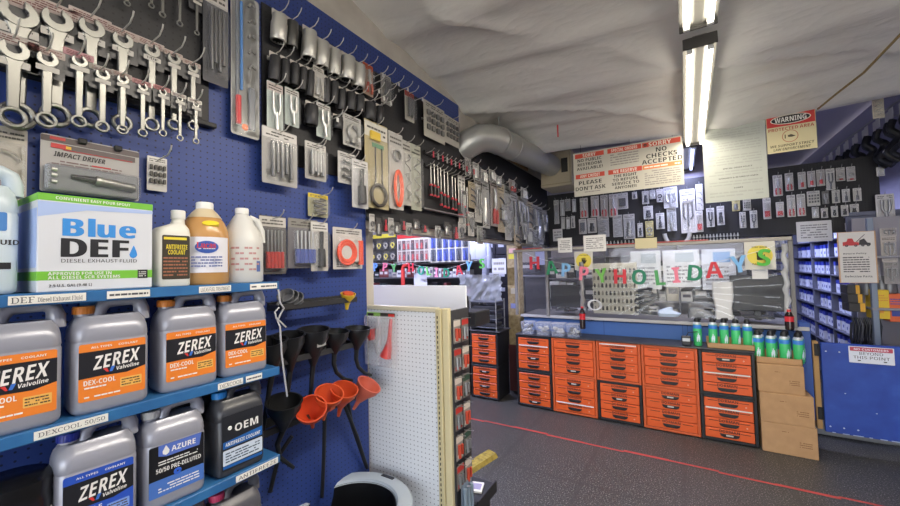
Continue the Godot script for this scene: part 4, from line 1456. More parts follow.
func socket(b: Array, x: float, label: String, m: Material, group: String) -> void:
	var q := spot_x(b, x)
	var c: Vector3 = q[0]
	var r: float = q[1] * 0.44
	var h: float = q[2]
	var o := thing("socket", label, "socket", c + Vector3(0, -h / 2, 0), LW, group)
	var s := Sh.new()
	s.move(Vector3.ZERO, Basis(Vector3.RIGHT, 0.12))
	s.lathe([Vector2(r * 0.72, 0.006), Vector2(r * 0.74, 0.0), Vector2(r * 0.96, 0.0), Vector2(r, 0.004), Vector2(r, h * 0.62), Vector2(r * 0.93, h * 0.66), Vector2(r * 0.9, h * 0.9), Vector2(r * 0.84, h * 0.93), Vector2(0, h * 0.93)], 22)
	part("body", s, m, o)
	s = Sh.new()
	s.move(Vector3.ZERO, Basis(Vector3.RIGHT, 0.12))
	s.lathe([Vector2(0, h * 0.3), Vector2(r * 0.7, h * 0.3), Vector2(r * 0.74, 0.001)], 12)
	part("drive_hole", s, mat("19191a", 0.6), o)
	s = Sh.new()
	s.card(r * 1.7, h * 0.26, 0.003, -0.002, 0.0, Vector2(0, h * 0.98))
	part("hang_tab", s, mat("c7c1b8", 0.6), o)
	hook_x(socket_board, c + Vector3(0, h / 2, 0))

func wall_tools() -> void:
	# lower row first: they hang nearer to the eye
	var rb := [[14, 34, 120, 0.098, 0.043], [47, 47, 122, 0.078, 0.034], [79, 51, 123, 0.07, 0.028], [102, 66, 128, 0.062, 0.027], [122, 72, 131, 0.055, 0.024], [142, 80, 134, 0.055, 0.021], [162, 86, 134, 0.052, 0.019], [179, 93, 139, 0.05, 0.017], [195, 99, 142, 0.05, 0.017]]
	var hdr := ["b3aca4", "b8a9a0", "b98c90", "b0aca4", "b5a79e", "b98a8a", "b98080", "d6d2ca", "d6d2ca"]
	for k in 9:
		var r: Array = rb[k]
		hanging_wrench(r[0], r[1], r[2], r[3], r[4], 0.085, "chrome combination wrench on hang card, %s in the lower row" % (["largest", "second largest", "third largest", "fourth", "fifth", "sixth", "seventh", "eighth, on a white card", "ninth, ending the row"][k]), hdr[k], "")
	var ra := [[19, -6, 119, 0.125, 0.058, "1-1/2\""], [57, 3, 118, 0.116, 0.052, "1-7/16\""], [91, 13, 120, 0.105, 0.047, "1-3/8\""], [122, 28, 125, 0.092, 0.042, "1-5/16\""], [151, 40, 126, 0.083, 0.036, "1-1/4\""], [173, 51, 126, 0.066, 0.032, ""], [192, 61, 127, 0.064, 0.028, ""]]
	for k in 7:
		var r: Array = ra[k]
		hanging_wrench(r[0], r[1], r[2], r[3], r[4], 0.045, "big chrome wrench on hang card in the upper row, %s" % ["cut by the left top corner", "second from left", "third from left", "fourth from left", "fifth from left", "sixth from left", "last beside the black blister pack"][k], "b9aba3", r[5])
	var rc := [[127, -60, 5, 0.05, 0.014], [151, -55, 7, 0.05, 0.014], [162, -50, 16, 0.05, 0.016], [179, -45, 25, 0.05, 0.016], [196, -5, 34, 0.05, 0.014]]
	for k in 5:
		var r: Array = rc[k]
		hanging_wrench(r[0], r[1], r[2], r[3], r[4], 0.045, "small chrome wrench hanging into the picture from above, %s of five" % ORD[k], "c6c2ba", "")
	pack([203, -12, 228, 84], 0.05, "long blister pack with dark polished tools beside the wrenches", "rods", ["4a4a4f", "6d6d6e", "bdb9b4"], "", wrench_board)
	# long level pack
	var q := spot_x([231, -6, 259, 136], 0.05)
	var w: float = q[1]
	var h: float = q[2]
	var o := thing("hanging_pack", "tall grey blister pack with blue bar, red handle and orange dot", "tool pack", q[0] + Vector3(0, h / 2, 0), LW)
	var s := Sh.new()
	s.card(w, h, 0.012, -0.002, 0, Vector2(0, -h / 2))
	part("card", s, mat("b3b3b0", 0.45), o)
	s = Sh.new()
	s.box(Vector3(-w * 0.17, -h * 0.38, 0.006), Vector3(w * 0.09, h * 0.62, 0.012), 0.003)
	part("blue_bar", s, mat("3f7fc4", 0.35), o)
	s = Sh.new()
	s.box(Vector3(-w * 0.3, -h * 0.4, 0.004), Vector3(w * 0.12, h * 0.72, 0.008), 0.003)
	s.box(Vector3(w * 0.2, -h * 0.8, 0.006), Vector3(w * 0.24, h * 0.3, 0.012), 0.004)
	part("dark_bar", s, mat("6b7078", 0.4), o)
	s = Sh.new()
	s.tube([Vector3(-w * 0.3, -h * 0.74, 0.012), Vector3(-w * 0.3, -h * 0.93, 0.012)], w * 0.09, 10)
	part("red_handle", s, mat("c93236", 0.4), o)
	s = Sh.new()
	s.ring(Vector3(-w * 0.02, -h * 0.935, 0.002), 0.001, w * 0.12, 0.003, 16)
	part("orange_dot", s, mat("e8712c", 0.5), o)
	for k in 5:
		s = Sh.new()
		var yy := -h * (0.08 + 0.11 * k)
		s.tube([Vector3(w * 0.1, yy, 0.004), Vector3(w * 0.2, yy + 0.02, 0.004), Vector3(w * 0.36, yy + 0.01, 0.004)], w * 0.05, 6)
		part("printed_tool", s, mat("83817c", 0.5), o)
	s = Sh.new()
	s.card(w * 0.95, h * 0.97, 0.012, 0.0, 0.02, Vector2(0, -h * 0.5), 0.008)
	part("blister", s, clear, o)
	hook_x(socket_board, q[0] + Vector3(0, h / 2 - 0.01, 0))
	# impact driver
	q = spot_x([40, 142, 139, 196], 0.04)
	w = q[1]
	h = q[2]
	o = thing("impact_driver_pack", "wide blister pack printed IMPACT DRIVER above the exhaust fluid box", "tool pack", q[0] + Vector3(0, h / 2, 0), LW)
	s = Sh.new()
	s.card(w, h, 0.006, -0.002, 0, Vector2(0, -h / 2))
	part("card", s, mat("a9a6a4", 0.45), o)
	s = Sh.new()
	s.box(Vector3(0, -h * 0.76, 0.01), Vector3(w * 0.94, h * 0.46, 0.02), 0.005)
	part("tray", s, mat("7d7f83", 0.4), o)
	s = Sh.new()
	s.card(w, h * 0.1, 0.003, 0, 0.0015, Vector2(0, -h * 0.07))
	s.box(Vector3(w * 0.08, -h * 0.185, 0.001), Vector3(w * 0.74, h * 0.09, 0.002))
	part("grey_band", s, mat("5e5353", 0.45), o)
	s = Sh.new()
	s.box(Vector3(-w * 0.35, -h * 0.055, 0.002), Vector3(w * 0.14, h * 0.05, 0.002))
	s.box(Vector3(-w * 0.34, -h * 0.185, 0.002), Vector3(w * 0.14, h * 0.08, 0.002))
	s.box(Vector3(w * 0.06, -h * 0.235, 0.002), Vector3(w * 0.72, h * 0.012, 0.002))
	s.box(Vector3(w * 0.08, -h * 0.44, 0.001), Vector3(w * 0.2, h * 0.025, 0.001))
	part("red_band", s, mat("bb3434", 0.45), o)
	s = Sh.new()
	s.box(Vector3(-w * 0.25, -h * 0.19, 0.0025), Vector3(w * 0.05, h * 0.05, 0.002))
	part("yellow_mark", s, mat("e0b030", 0.45), o)
	s = Sh.new()
	write(s, "IMPACT DRIVER", Vector3(-w * 0.13, -h * 0.325, 0.002), w * 0.5, h * 0.085, "bold", 0.2)
	part("lettering", s, mat("2a2627", 0.5), o)
	s = Sh.new()
	lines(s, -w * 0.4, w * 0.3, -h * 0.52, -h * 0.42, 2, 0.0012, 31)
	part("print", s, mat("7b6563", 0.6), o)
	s = Sh.new()
	s.tube([Vector3(-w * 0.24, -h * 0.71, 0.024), Vector3(-w * 0.02, -h * 0.73, 0.024), Vector3(0.0, -h * 0.73, 0.024)], [0.007, 0.012, 0.012], 10)
	part("driver_shank", s, mat("222224", 0.35), o)
	s = Sh.new()
	s.tube([Vector3(-w * 0.01, -h * 0.73, 0.026), Vector3(w * 0.03, -h * 0.735, 0.026), Vector3(w * 0.05, -h * 0.735, 0.026), Vector3(w * 0.4, -h * 0.78, 0.026), Vector3(w * 0.42, -h * 0.78, 0.026)], [0.015, 0.0165, 0.014, 0.014, 0.01], 12)
	part("driver_body", s, mat("a8a8a4", 0.35, 0.8), o)
	s = Sh.new()
	for yy in [0.62, 0.72, 0.83]: s.tube([Vector3(-w * 0.42, -h * yy, 0.022), Vector3(-w * 0.37, -h * yy - 0.002, 0.022)], 0.006, 8)
	part("bit", s, chrome, o)
	s = Sh.new()
	for xx in [-0.12, 0.25]: s.box(Vector3(w * xx, -h * 0.02, 0.006), Vector3(w * 0.09, h * 0.1, 0.012), 0.003)
	part("hanger_clip", s, black, o)
	s = Sh.new()
	s.box(Vector3(0, -h * 0.76, 0.026), Vector3(w * 0.96, h * 0.47, 0.03), 0.008)
	part("blister", s, clear, o)
	# other single packs
	pack([-8, 127, 27, 208], 0.03, "tan card of folded hex keys at the left picture edge", "hooks", ["b1aa9e", "a29b90"], "", null)
	pack([147, 157, 167, 191], 0.03, "small white card with a dark clip on the bare blue pegboard", "bits", ["c3c0bb", "4a4742", "d6d3ce"], "", socket_board)
	pack([262, 130, 297, 185], 0.07, "wide clear pack of grey ball joint tools below the silver forks", "rods", ["a8a6a2", "6d6d6e", "cfccc8"], "", socket_board)
	pack([305, 143, 326, 180], 0.07, "clear pack with grey bolts, second under the silver forks", "rods", ["a9a7a3", "8f8f8e", "c8c5c0"], "", socket_board)
	pack([338, 153, 356, 184], 0.07, "white pack with grey fitting above the red tipped pack", "hooks", ["c4c2bf", "8f8f8e"], "", socket_board)
	pack([352, 160, 368, 208], 0.1, "white pack with dark rod and red grip hanging lowest by the edge", "single", ["bdbcbc", "3a3a3c", "cccac8", "d8452f"], "", socket_board)
	pack([308, 194, 328, 217], 0.03, "little yellow and black bag hanging alone on the blue pegboard", "wire", ["a9a688", "8f8f8e", "d8be2a"], "", socket_board)
	# chrome sockets
	var sock := mat("c2c1ba", 0.36, 0.6)
	var big := [[270, 14, 286, 41], [284.5, 21, 297, 47], [301, 30, 315, 58], [314, 41, 327.5, 67], [327.5, 49, 339, 75], [340, 56, 353, 80], [352, 64, 363, 87]]
	for k in 7:
		socket(big[k], 0.06, "big %s socket in the top row, %s from the left" % ["smoked" if k == 1 else "chrome", ORD[k]], mat("5b5b58", 0.35, 0.7) if k == 1 else sock, "large sockets in the top row")
	var imp := mat("343436", 0.42, 0.3)
	var small := [[268, 55, 279.5, 80], [279, 59, 289, 83], [289, 63, 298.5, 85], [298, 67, 306, 90], [305, 70, 313, 96], [322, 78, 329, 103], [329, 81, 337, 104], [336.5, 89, 344.5, 110], [345, 92, 354.5, 110], [354, 95, 363, 112], [363, 102, 374, 120], [375, 106, 382, 124]]
	for k in 12: socket(small[k], 0.065, "black impact socket in the second row, %s from the left" % ORD[k], imp, "black impact sockets in the second row")
	socket([304, 104, 317, 125], 0.06, "short black impact socket between the silver fork packs", imp, "")
	socket([332, 116, 342, 129], 0.06, "stubby black impact socket right of the third fork pack", imp, "")
	pack([313, 67, 324, 99], 0.08, "crumpled silver bag between the black impact sockets", "blob", ["b5b1a8", "b5b5b2"], "", socket_board)
	pack([267, 83, 283, 132], 0.06, "mint card with silver pickle fork, first of three", "fork", ["b7c2bc", "c9c9c6", "c2b5b0"], "", socket_board)
	pack([285, 89, 299, 126], 0.06, "mint card with silver pickle fork, second of three", "fork", ["b7c2bc", "c9c9c6", "c9c6c0"], "", socket_board)
	pack([316.5, 104, 330.5, 138], 0.06, "mint card with silver pickle fork, third of three", "fork", ["b5bfb9", "c9c9c6", "c9c6c0"], "", socket_board)
	pack([343, 116, 361, 147], 0.06, "white pack with a round silver strap tool right of the forks", "ring", ["bdbbb6", "b5b5b2"], "", socket_board)
	pack([363, 64, 373, 95], 0.06, "orange topped card with red pliers in the socket row", "pliers", ["b49a86", "b5b5b2", "cf5a2c", "b5533c"], "", socket_board)
	pack([381, 75, 391, 104], 0.06, "grey narrow card right of the orange topped one", "rods", ["a09e98", "6d6d6e"], "", socket_board)
	pack([405, 92, 414, 121], 0.06, "small metal card hanging alone before the tool trays", "rods", ["aaa79d", "6d6d6e", "a33c34"], "", socket_board)
	pack([424, 105, 444.5, 140], 0.06, "chrome tray of crowfoot wrenches, larger of two", "bits", ["b9b5a8", "8f8f8e"], "", socket_board)
	pack([444.5, 118, 459, 145], 0.06, "chrome tray of crowfoot wrenches, smaller of two", "bits", ["b9b5a8", "8f8f8e"], "", socket_board)
	pack([365, 123, 388, 208], 0.08, "long tan pack with strap wrench, white and yellow top", "strap", ["b3a67e", "3c352c", "d2cfc4"], "", socket_board)
	pack([389, 133, 403, 209], 0.08, "tall pack with orange coiled cord and silver gauge", "cord", ["c2beb8", "e8592c", "b5b3ae"], "", socket_board)
	pack([402.5, 141, 411, 205], 0.07, "narrow silver foil strip pack beside the orange cord", "wire", ["b7b5ac", "b5b5b2"], "", socket_board)
	pack([411, 145, 421, 210], 0.07, "crumpled silver foil pack before the red handled bars", "wire", ["a8aa9a", "b5b5b2"], "", socket_board)
	# screwdriver rack: hanging bars with red and black handles
	var tops := [163, 164, 166, 168, 170, 172, 176, 178, 180, 182, 185, 187]
	var k := 0
	for u in [431, 434.5, 438, 441, 444.5, 448, 452.5, 455.5, 458.5, 461.5, 464.5, 467.5]:
		var ht: float = [33, 33, 32, 38, 38, 37, 34, 33, 36, 34, 33, 39][k]
		q = spot_x([u - 1.6, tops[k], u + 1.6, tops[k] + ht], 0.06)
		h = q[2]
		o = thing("screwdriver", "long shafted screwdriver with red ringed black handle, %s in the rack under the chrome trays" % ORD[k], "screwdriver", q[0] + Vector3(0, h / 2, 0), LW, "screwdrivers in the rack under the chrome trays")
		s = Sh.new()
		s.tube([Vector3(0, 0.0, 0), Vector3(0, -h * 0.62, 0)], 0.0042, 8)
		part("shaft", s, mat("c4c2bb", 0.3, 0.8), o)
		s = Sh.new()
		s.lathe([Vector2(0, -h), Vector2(0.01, -h * 0.985), Vector2(0.0125, -h * 0.9), Vector2(0.011, -h * 0.72), Vector2(0.008, -h * 0.64), Vector2(0, -h * 0.62)], 12)
		part("handle", s, mat("2c2c2c", 0.4), o)
		for yy in [0.66, 0.96]:
			s = Sh.new()
			s.lathe([Vector2(0.0105, -h * (yy + 0.03)), Vector2(0.0135, -h * (yy + 0.02)), Vector2(0.0135, -h * (yy - 0.02)), Vector2(0.0095, -h * (yy - 0.03))], 12)
			part("red_ring", s, mat("c23440", 0.4), o)
		k += 1
	for r in 2:
		var a := on_x(428, [152, 162][r], 0.05)
		var b := on_x(469, [170, 183][r], 0.05)
		o = thing("tool_rack", "black steel rail with a row of pegs, %s above the screwdrivers" % ["upper one", "lower one"][r], "rack", Vector3(0.03, (a.y + b.y) / 2, (a.z + b.z) / 2))
		s = Sh.new()
		s.box(Vector3.ZERO, Vector3(0.014, 0.03, absf(a.z - b.z) + 0.04), 0.002)
		part("rail", s, black, o)
		for i in 11:
			s = Sh.new()
			var zz := lerpf(a.z, b.z, i / 10.0) - (a.z + b.z) / 2
			s.tube([Vector3(0.005, -0.004, zz), Vector3(0.06, 0.004, zz), Vector3(0.08, 0.022, zz)], 0.0032, 6)
			part("peg", s, mat("aaa8a2", 0.4, 0.6), o)
		if r == 0:
			for i in 11:
				s = Sh.new()
				s.tube([Vector3(0.07, -0.004, lerpf(a.z, b.z, i / 10.0) - (a.z + b.z) / 2), Vector3(0.07, -0.05, lerpf(a.z, b.z, i / 10.0) - (a.z + b.z) / 2)], 0.007, 8)
				part("hanging_tool", s, mat("b9394a" if i % 2 == 0 else "9c9a94", 0.4), o)
	o = thing("steel_rail", "bright steel rail below the screwdriver rack", "rail", on_x(445, 213, 0.05))
	s = Sh.new()
	s.box(Vector3.ZERO, Vector3(0.05, 0.012, 0.62), 0.004)
	part("rail", s, steel, o)
	# empty hooks with price flags
	for e in [[376, 76], [392, 85], [401, 90], [416, 100], [372, 92], [377, 99], [384, 104], [346, 160], [313, 150], [330, 120], [352, 140]]:
		var p := on_x(e[0], e[1], 0.04)
		hook_x(socket_board, p)
		s = Sh.new()
		s.box(Vector3(0.1, p.y - 0.012, p.z), Vector3(0.002, 0.024, 0.016))
		part("price_flag", s, mat("c9c9c6", 0.6), socket_board)
	for e in [[383, 70], [395, 78], [434, 104], [447, 112]]:
		hook_x(socket_board, on_x(e[0] - 10, e[1] + 14, 0.04))
	# packs on hooks under the blue pegboard and beside it
	pack([259, 216, 286, 274], 0.06, "clear box of red handled screwdrivers behind the white gallon jug", "rods", ["5d5a58", "b5b5b2", "c9c5bd", "b8342c"], "", socket_board)
	pack([288, 219, 318, 268], 0.07, "clear screwdriver set with blue and red handles", "rods", ["77757a", "c9c9c6", "8a8780", "4a5aa0"], "", socket_board)
	pack([311, 222, 328, 271], 0.085, "white card with a dark tool and red knob beside the screwdrivers", "single", ["bdbab4", "2f2f30", "cfcdc8", "c03038"], "", socket_board)
	o = pack([333, 228, 362, 269], 0.07, "white card with a coil of bright orange cable on blue pegboard", "card", ["c9c6c2", "c9c6c2"], "", socket_board)
	q = spot_x([333, 228, 362, 269], 0.07)
	w = q[1]
	h = q[2]
	for i in 4:
		s = Sh.new()
		var pts := []
		for t in 24: pts.append(Vector3(-w * 0.12 + cos(TAU * t / 24) * (w * 0.2 + i * w * 0.038), -h * 0.6 + sin(TAU * t / 24) * (w * 0.2 + i * w * 0.038), 0.016 + 0.005 * (i % 2)))
		s.tube(pts, w * 0.026, 7, true)
		part("cable_loop", s, mat("e8512e", 0.4), o)
	s = Sh.new()
	s.tube([Vector3(w * 0.36, -h * 0.3, 0.02), Vector3(w * 0.36, -h * 0.9, 0.02)], w * 0.07, 8)
	part("plug", s, mat("e8512e", 0.4), o)
	# goods on the long black board under the duct
	var bits := ["silver blister", "white card", "foil wrapped", "grey blister", "red handled", "tan card", "clear bag", "black card"]
	var colr := [["a8a7a2", "b5b5b2", "c2c0ba"], ["c0bdb6", "8f8f8e", "cfccc6"], ["a9a9a3", "b5b5b2", ""], ["8c8b88", "6d6d6e", "b5b2ac"], ["a39a92", "b5b5b2", "b8aca4", "b8352f"], ["b3a488", "6d6d6e", "c2b493"], ["b4b4b0", "c9c9c6", ""], ["3a3a3c", "8f8f8e", "9d9a94"]]
	var sty := ["rods", "puller", "wire", "single", "pliers", "hooks", "blob", "fork"]
	var rr := RandomNumberGenerator.new()
	rr.seed = 5
	var rows := [[[462, 176, 232], [472, 182, 208], [478, 178, 222], [486, 183, 228], [494, 180, 226], [501, 184, 232], [508, 186, 240], [514, 192, 238], [519.5, 196, 224], [525, 198, 236], [530, 202, 240], [535, 205, 228], [539.5, 207, 244], [543.5, 210, 232]], [[471, 212, 236], [480, 226, 244], [505, 205, 222], [517, 226, 246], [523, 222, 240], [529, 228, 244], [536, 230, 247]], [[468, 158, 176], [476, 163, 180], [484, 170, 184], [492, 170, 182], [499, 176, 186], [512, 180, 192], [524, 188, 200]]]
	for r in 3:
		var n := 0
		for e in rows[r]:
			var id := rr.randi() % 8
			var wd: float = 3.4 if r == 0 else 3.0
			pack([e[0] - wd, e[1], e[0] + wd, e[2]], 0.05 + 0.02 * r, "%s tool pack, %s row under the duct, %s from the blue panel" % [bits[id], ["main", "lower", "upper"][r], ORD[n]], sty[id], colr[id], "", far_board)
			n += 1
	# keyrings and small cards dangling under the black board edge
	n_small = 0
	for e in [[372, 214, 232], [379, 218, 236], [385, 217, 232], [391, 218, 236], [397, 222, 234], [403, 219, 231], [409, 223, 236], [416, 219, 230], [424, 224, 233], [438, 226, 238], [447, 222, 236], [455, 224, 240], [461, 222, 238]]:
		pack([e[0] - 2.6, e[1], e[0] + 2.6, e[2]], 0.06, "tiny metal fitting on a short card under the black board, %s from the blue wall" % ORD[n_small], ["ring", "blob", "single"][n_small % 3], [["b9b7b3", "8f8f8e", ""], ["4c4a4a", "b5b5b2", ""], ["2e2e30", "c23440", ""]][n_small % 3], "small fittings under the black board")
		n_small += 1
var n_small := 0

# ---------------------------------------------------------------- black board behind the counter and its packs
const BZ := -5.3
func back_board() -> void:
	var s := Sh.new()
	s.box(Vector3(1.66, 2.185, BZ - 0.05), Vector3(3.32, 0.74, 0.014), 0.002)
	s.box(Vector3(1.66, 1.825, BZ - 0.04), Vector3(3.32, 0.03, 0.04), 0.003)
	s.box(Vector3(2.98, 2.185, BZ - 0.042), Vector3(0.012, 0.72, 0.006), 0.001)
	rear_board = part("pegboard", s, peg_mat(Color("2b2a2b"), Color("0c0c0d"), 0.6), self)
	tag(rear_board, "long black pegboard hung with packs behind the counter and under the signs", "pegboard")
	rear_board.set_meta("hook_z", BZ - 0.045)
	# u0, v0, u1, v1, style, palette
	var pal := {"w": ["c9c6bf", "6d6d6e", "d4d2cc"], "g": ["a3a19c", "8f8f8e", "b9b6b0"], "r": ["c6c1ba", "b5b5b2", "cfccc6", "c23a36"], "y": ["c8ba78", "8f8f8e", "d8cc8c"], "k": ["c4c1ba", "2b2b2c", "d2cfc8"], "s": ["b9b8b4", "c9c9c6", ""], "d": ["77756f", "8f8f8e", ""]}
	var looks := {"w": "white", "g": "grey", "r": "white and red", "y": "yellowish", "k": "white card with dark tool", "s": "silver", "d": "dark grey"}
	var rows := [
		[[554, 200, 559, 224, "rods", "g"], [560, 200, 564.5, 216, "single", "s"], [565, 199, 570.5, 211, "rods", "g"], [572, 199, 576, 212, "single", "s"], [580, 198, 588, 218, "pliers", "r"], [591, 196, 599, 217, "pliers", "r"], [600.5, 195, 608, 218, "pliers", "r"], [609, 194, 617.5, 217, "pliers", "r"], [617, 193, 628, 209, "card", "w"], [632, 192, 637, 199, "blob", "w"], [642, 191, 649, 204, "blob", "k"], [649.5, 190, 655.5, 199, "ring", "s"], [656.5, 189, 663, 202, "ring", "k"], [663.5, 187, 677.5, 208, "puller", "s"], [680.5, 189, 695.5, 233, "puller", "w"], [696, 184, 703, 210, "hooks", "w"]],
		[[561, 217, 565, 229, "single", "s"], [566, 217, 570, 229, "rods", "s"], [571, 216, 575, 228, "single", "w"], [579, 219, 586.5, 234, "rods", "w"], [587.5, 218, 596.5, 233, "blob", "k"], [597.5, 216, 609, 237, "wire", "g"], [613, 215, 622.5, 237, "wire", "s"], [623.5, 214, 635, 239, "blob", "g"], [637.5, 223, 643, 237, "blob", "k"], [643.5, 206, 653, 219, "blob", "k"], [645.5, 221, 653.5, 237, "ring", "y"], [656, 213, 664.5, 229, "single", "k"], [667, 208, 676.5, 231, "fork", "s"], [696, 210.5, 703, 232, "rods", "r"], [706.5, 208, 714.5, 227, "fork", "k"], [717, 206, 724.5, 225, "blob", "k"]],
		[[732, 200, 740, 211, "blob", "y"], [743, 199.5, 751, 210.5, "bits", "w"], [739.5, 212, 746, 228, "fork", "w"], [750, 210.5, 757.5, 228, "fork", "w"], [763, 198, 771, 219, "rods", "r"], [776, 202, 784, 217, "rods", "r"], [787, 195, 795.5, 217, "pliers", "r"], [797, 194, 805.5, 216, "pliers", "r"]],
		[[773, 175, 782.5, 196, "pliers", "r"], [785, 173, 793.5, 191, "pliers", "r"], [798, 172, 806, 189, "single", "r"], [807.5, 171, 815.5, 187, "single", "r"], [816.5, 169.5, 825, 186, "single", "r"], [826, 168.5, 835, 190, "fork", "w"], [836, 167.5, 845, 181, "ring", "r"], [846.5, 166.5, 855.5, 181, "ring", "r"]],
		[[807, 191, 820, 206, "bits", "w"], [822, 191, 829, 204, "fork", "d"], [832, 190, 840, 203, "single", "w"], [842, 189, 850, 202, "single", "w"], [853, 188, 861.5, 201, "single", "w"]],
		[[812, 207, 819, 218, "pliers", "s"], [821, 208, 828, 218, "blob", "k"], [831, 206, 838, 217, "blob", "k"], [841, 205, 848.5, 216, "blob", "k"], [850, 204, 859, 216, "blob", "k"]]]
	var where := ["top row under the red sign", "second row under the red sign", "row under the policy sheet", "top row under the warning sign", "middle row under the warning sign", "lowest row under the warning sign"]
	for r in 6:
		for k in rows[r].size():
			var e: Array = rows[r][k]
			pack(e.slice(0, 4), BZ + 0.02 + 0.02 * (k % 2), "%s pack, %s in the %s" % [looks[e[5]], ORD[k], where[r]], e[4], pal[e[5]], "", rear_board, true)
	pack([876, 194, 895, 222], BZ + 0.06, "large white pack with silver pipe tool at the far right of the black board", "fork", ["d2cfca", "8f8f8e", ""], "", rear_board, true)
	pack([876.5, 167, 884.5, 176], BZ + 0.03, "blank white tag on the dark right end of the black board", "blob", ["d6d3cc", "c9c6bf", ""], "", rear_board, true)
	# grey hose loop and rows of small valves under the board
	var c := on_z(677, 233, BZ + 0.02)
	var o := thing("hose_loop", "grey plastic hose bent into a hanging loop under the black board", "hose", c)
	s = Sh.new()
	var pts := []
	for k in 15:
		var a := PI + PI * k / 14.0
		pts.append(Vector3(cos(a) * 0.13, sin(a) * 0.15, 0))
	s.tube(pts, 0.024, 10)
	part("hose", s, mat("b9b8ae", 0.5), o)
	for q in [[606, 242, 634, 250, 8], [692, 236, 740, 246, 14]]:
		var a := on_z(q[0], q[1], BZ - 0.01)
		var b := on_z(q[2], q[1], BZ - 0.01)
		o = thing("valve_strip", "dark strip with a row of small pale valves, %s" % ("left of the hose loop" if q[4] == 8 else "right of the hose loop"), "valve rack", Vector3((a.x + b.x) / 2, a.y, BZ - 0.03))
		s = Sh.new()
		s.box(Vector3(0, -0.03, 0), Vector3(b.x - a.x, 0.12, 0.02), 0.003)
		part("strip", s, black, o)
		for r in 2:
			for k in q[4]:
				s = Sh.new()
				s.move(Vector3(lerpf(-0.46, 0.46, k / (q[4] - 1.0)) * (b.x - a.x), -0.05 * r - 0.03, 0.02))
				s.lathe([Vector2(0.0, 0), Vector2(0.012, 0.0), Vector2(0.012, 0.018), Vector2(0.007, 0.022), Vector2(0.006, 0.04), Vector2(0, 0.04)], 8)
				part("valve", s, mat("b5b4aa", 0.45, 0.3), o)

# ---------------------------------------------------------------- signs, letters, papers, plastic screens
func sheet_paper(b: Array, z: float, label: String, c := "dedcd6", n := 6) -> Node3D:
	var q := spot_z(b, z)
	var o := thing("paper_notice", label, "notice", q[0])
	var s := Sh.new()
	s.card(q[1], q[2], 0.002, -0.001, 0.001)
	part("sheet", s, mat(c, 0.75), o)
	if n:
		s = Sh.new()
		lines(s, -q[1] * 0.38, q[1] * 0.38, -q[2] * 0.35, q[2] * 0.36, n, 0.0014, int(b[0]))
		part("print", s, mat("8d8a86", 0.7), o)
	return o

func letter(ch: String, u: float, v: float, h: float, z: float, c: String, label: String, tilt: float) -> void:
	var at := on_z(u, v, z)
	var o := thing("banner_letter", label, "letter", at)
	o.rotation.z = tilt
	var m := TextMesh.new()
	m.text = ch
	m.font = font("bold")
	m.font_size = 32
	m.pixel_size = 0.01
	m.depth = 0.012
	m.curve_step = 2.0
	var bb := m.get_aabb()
	var k := h / bb.size.y
	var mi := MeshInstance3D.new()
	mi.mesh = m
	mi.material_override = mat(c, 0.6)
	mi.name = "letter_shape"
	o.add_child(mi)
	mi.transform = Transform3D(Basis().scaled(Vector3(k * 1.0, k, 1.0)), Vector3(-bb.get_center().x * k, -bb.get_center().y * k, 0))
	var s := Sh.new()
	s.bar(Vector3(0, h * 0.4, -0.004), Vector3(0, h * 0.5, -0.004), 0.002)
	part("string", s, white, o)

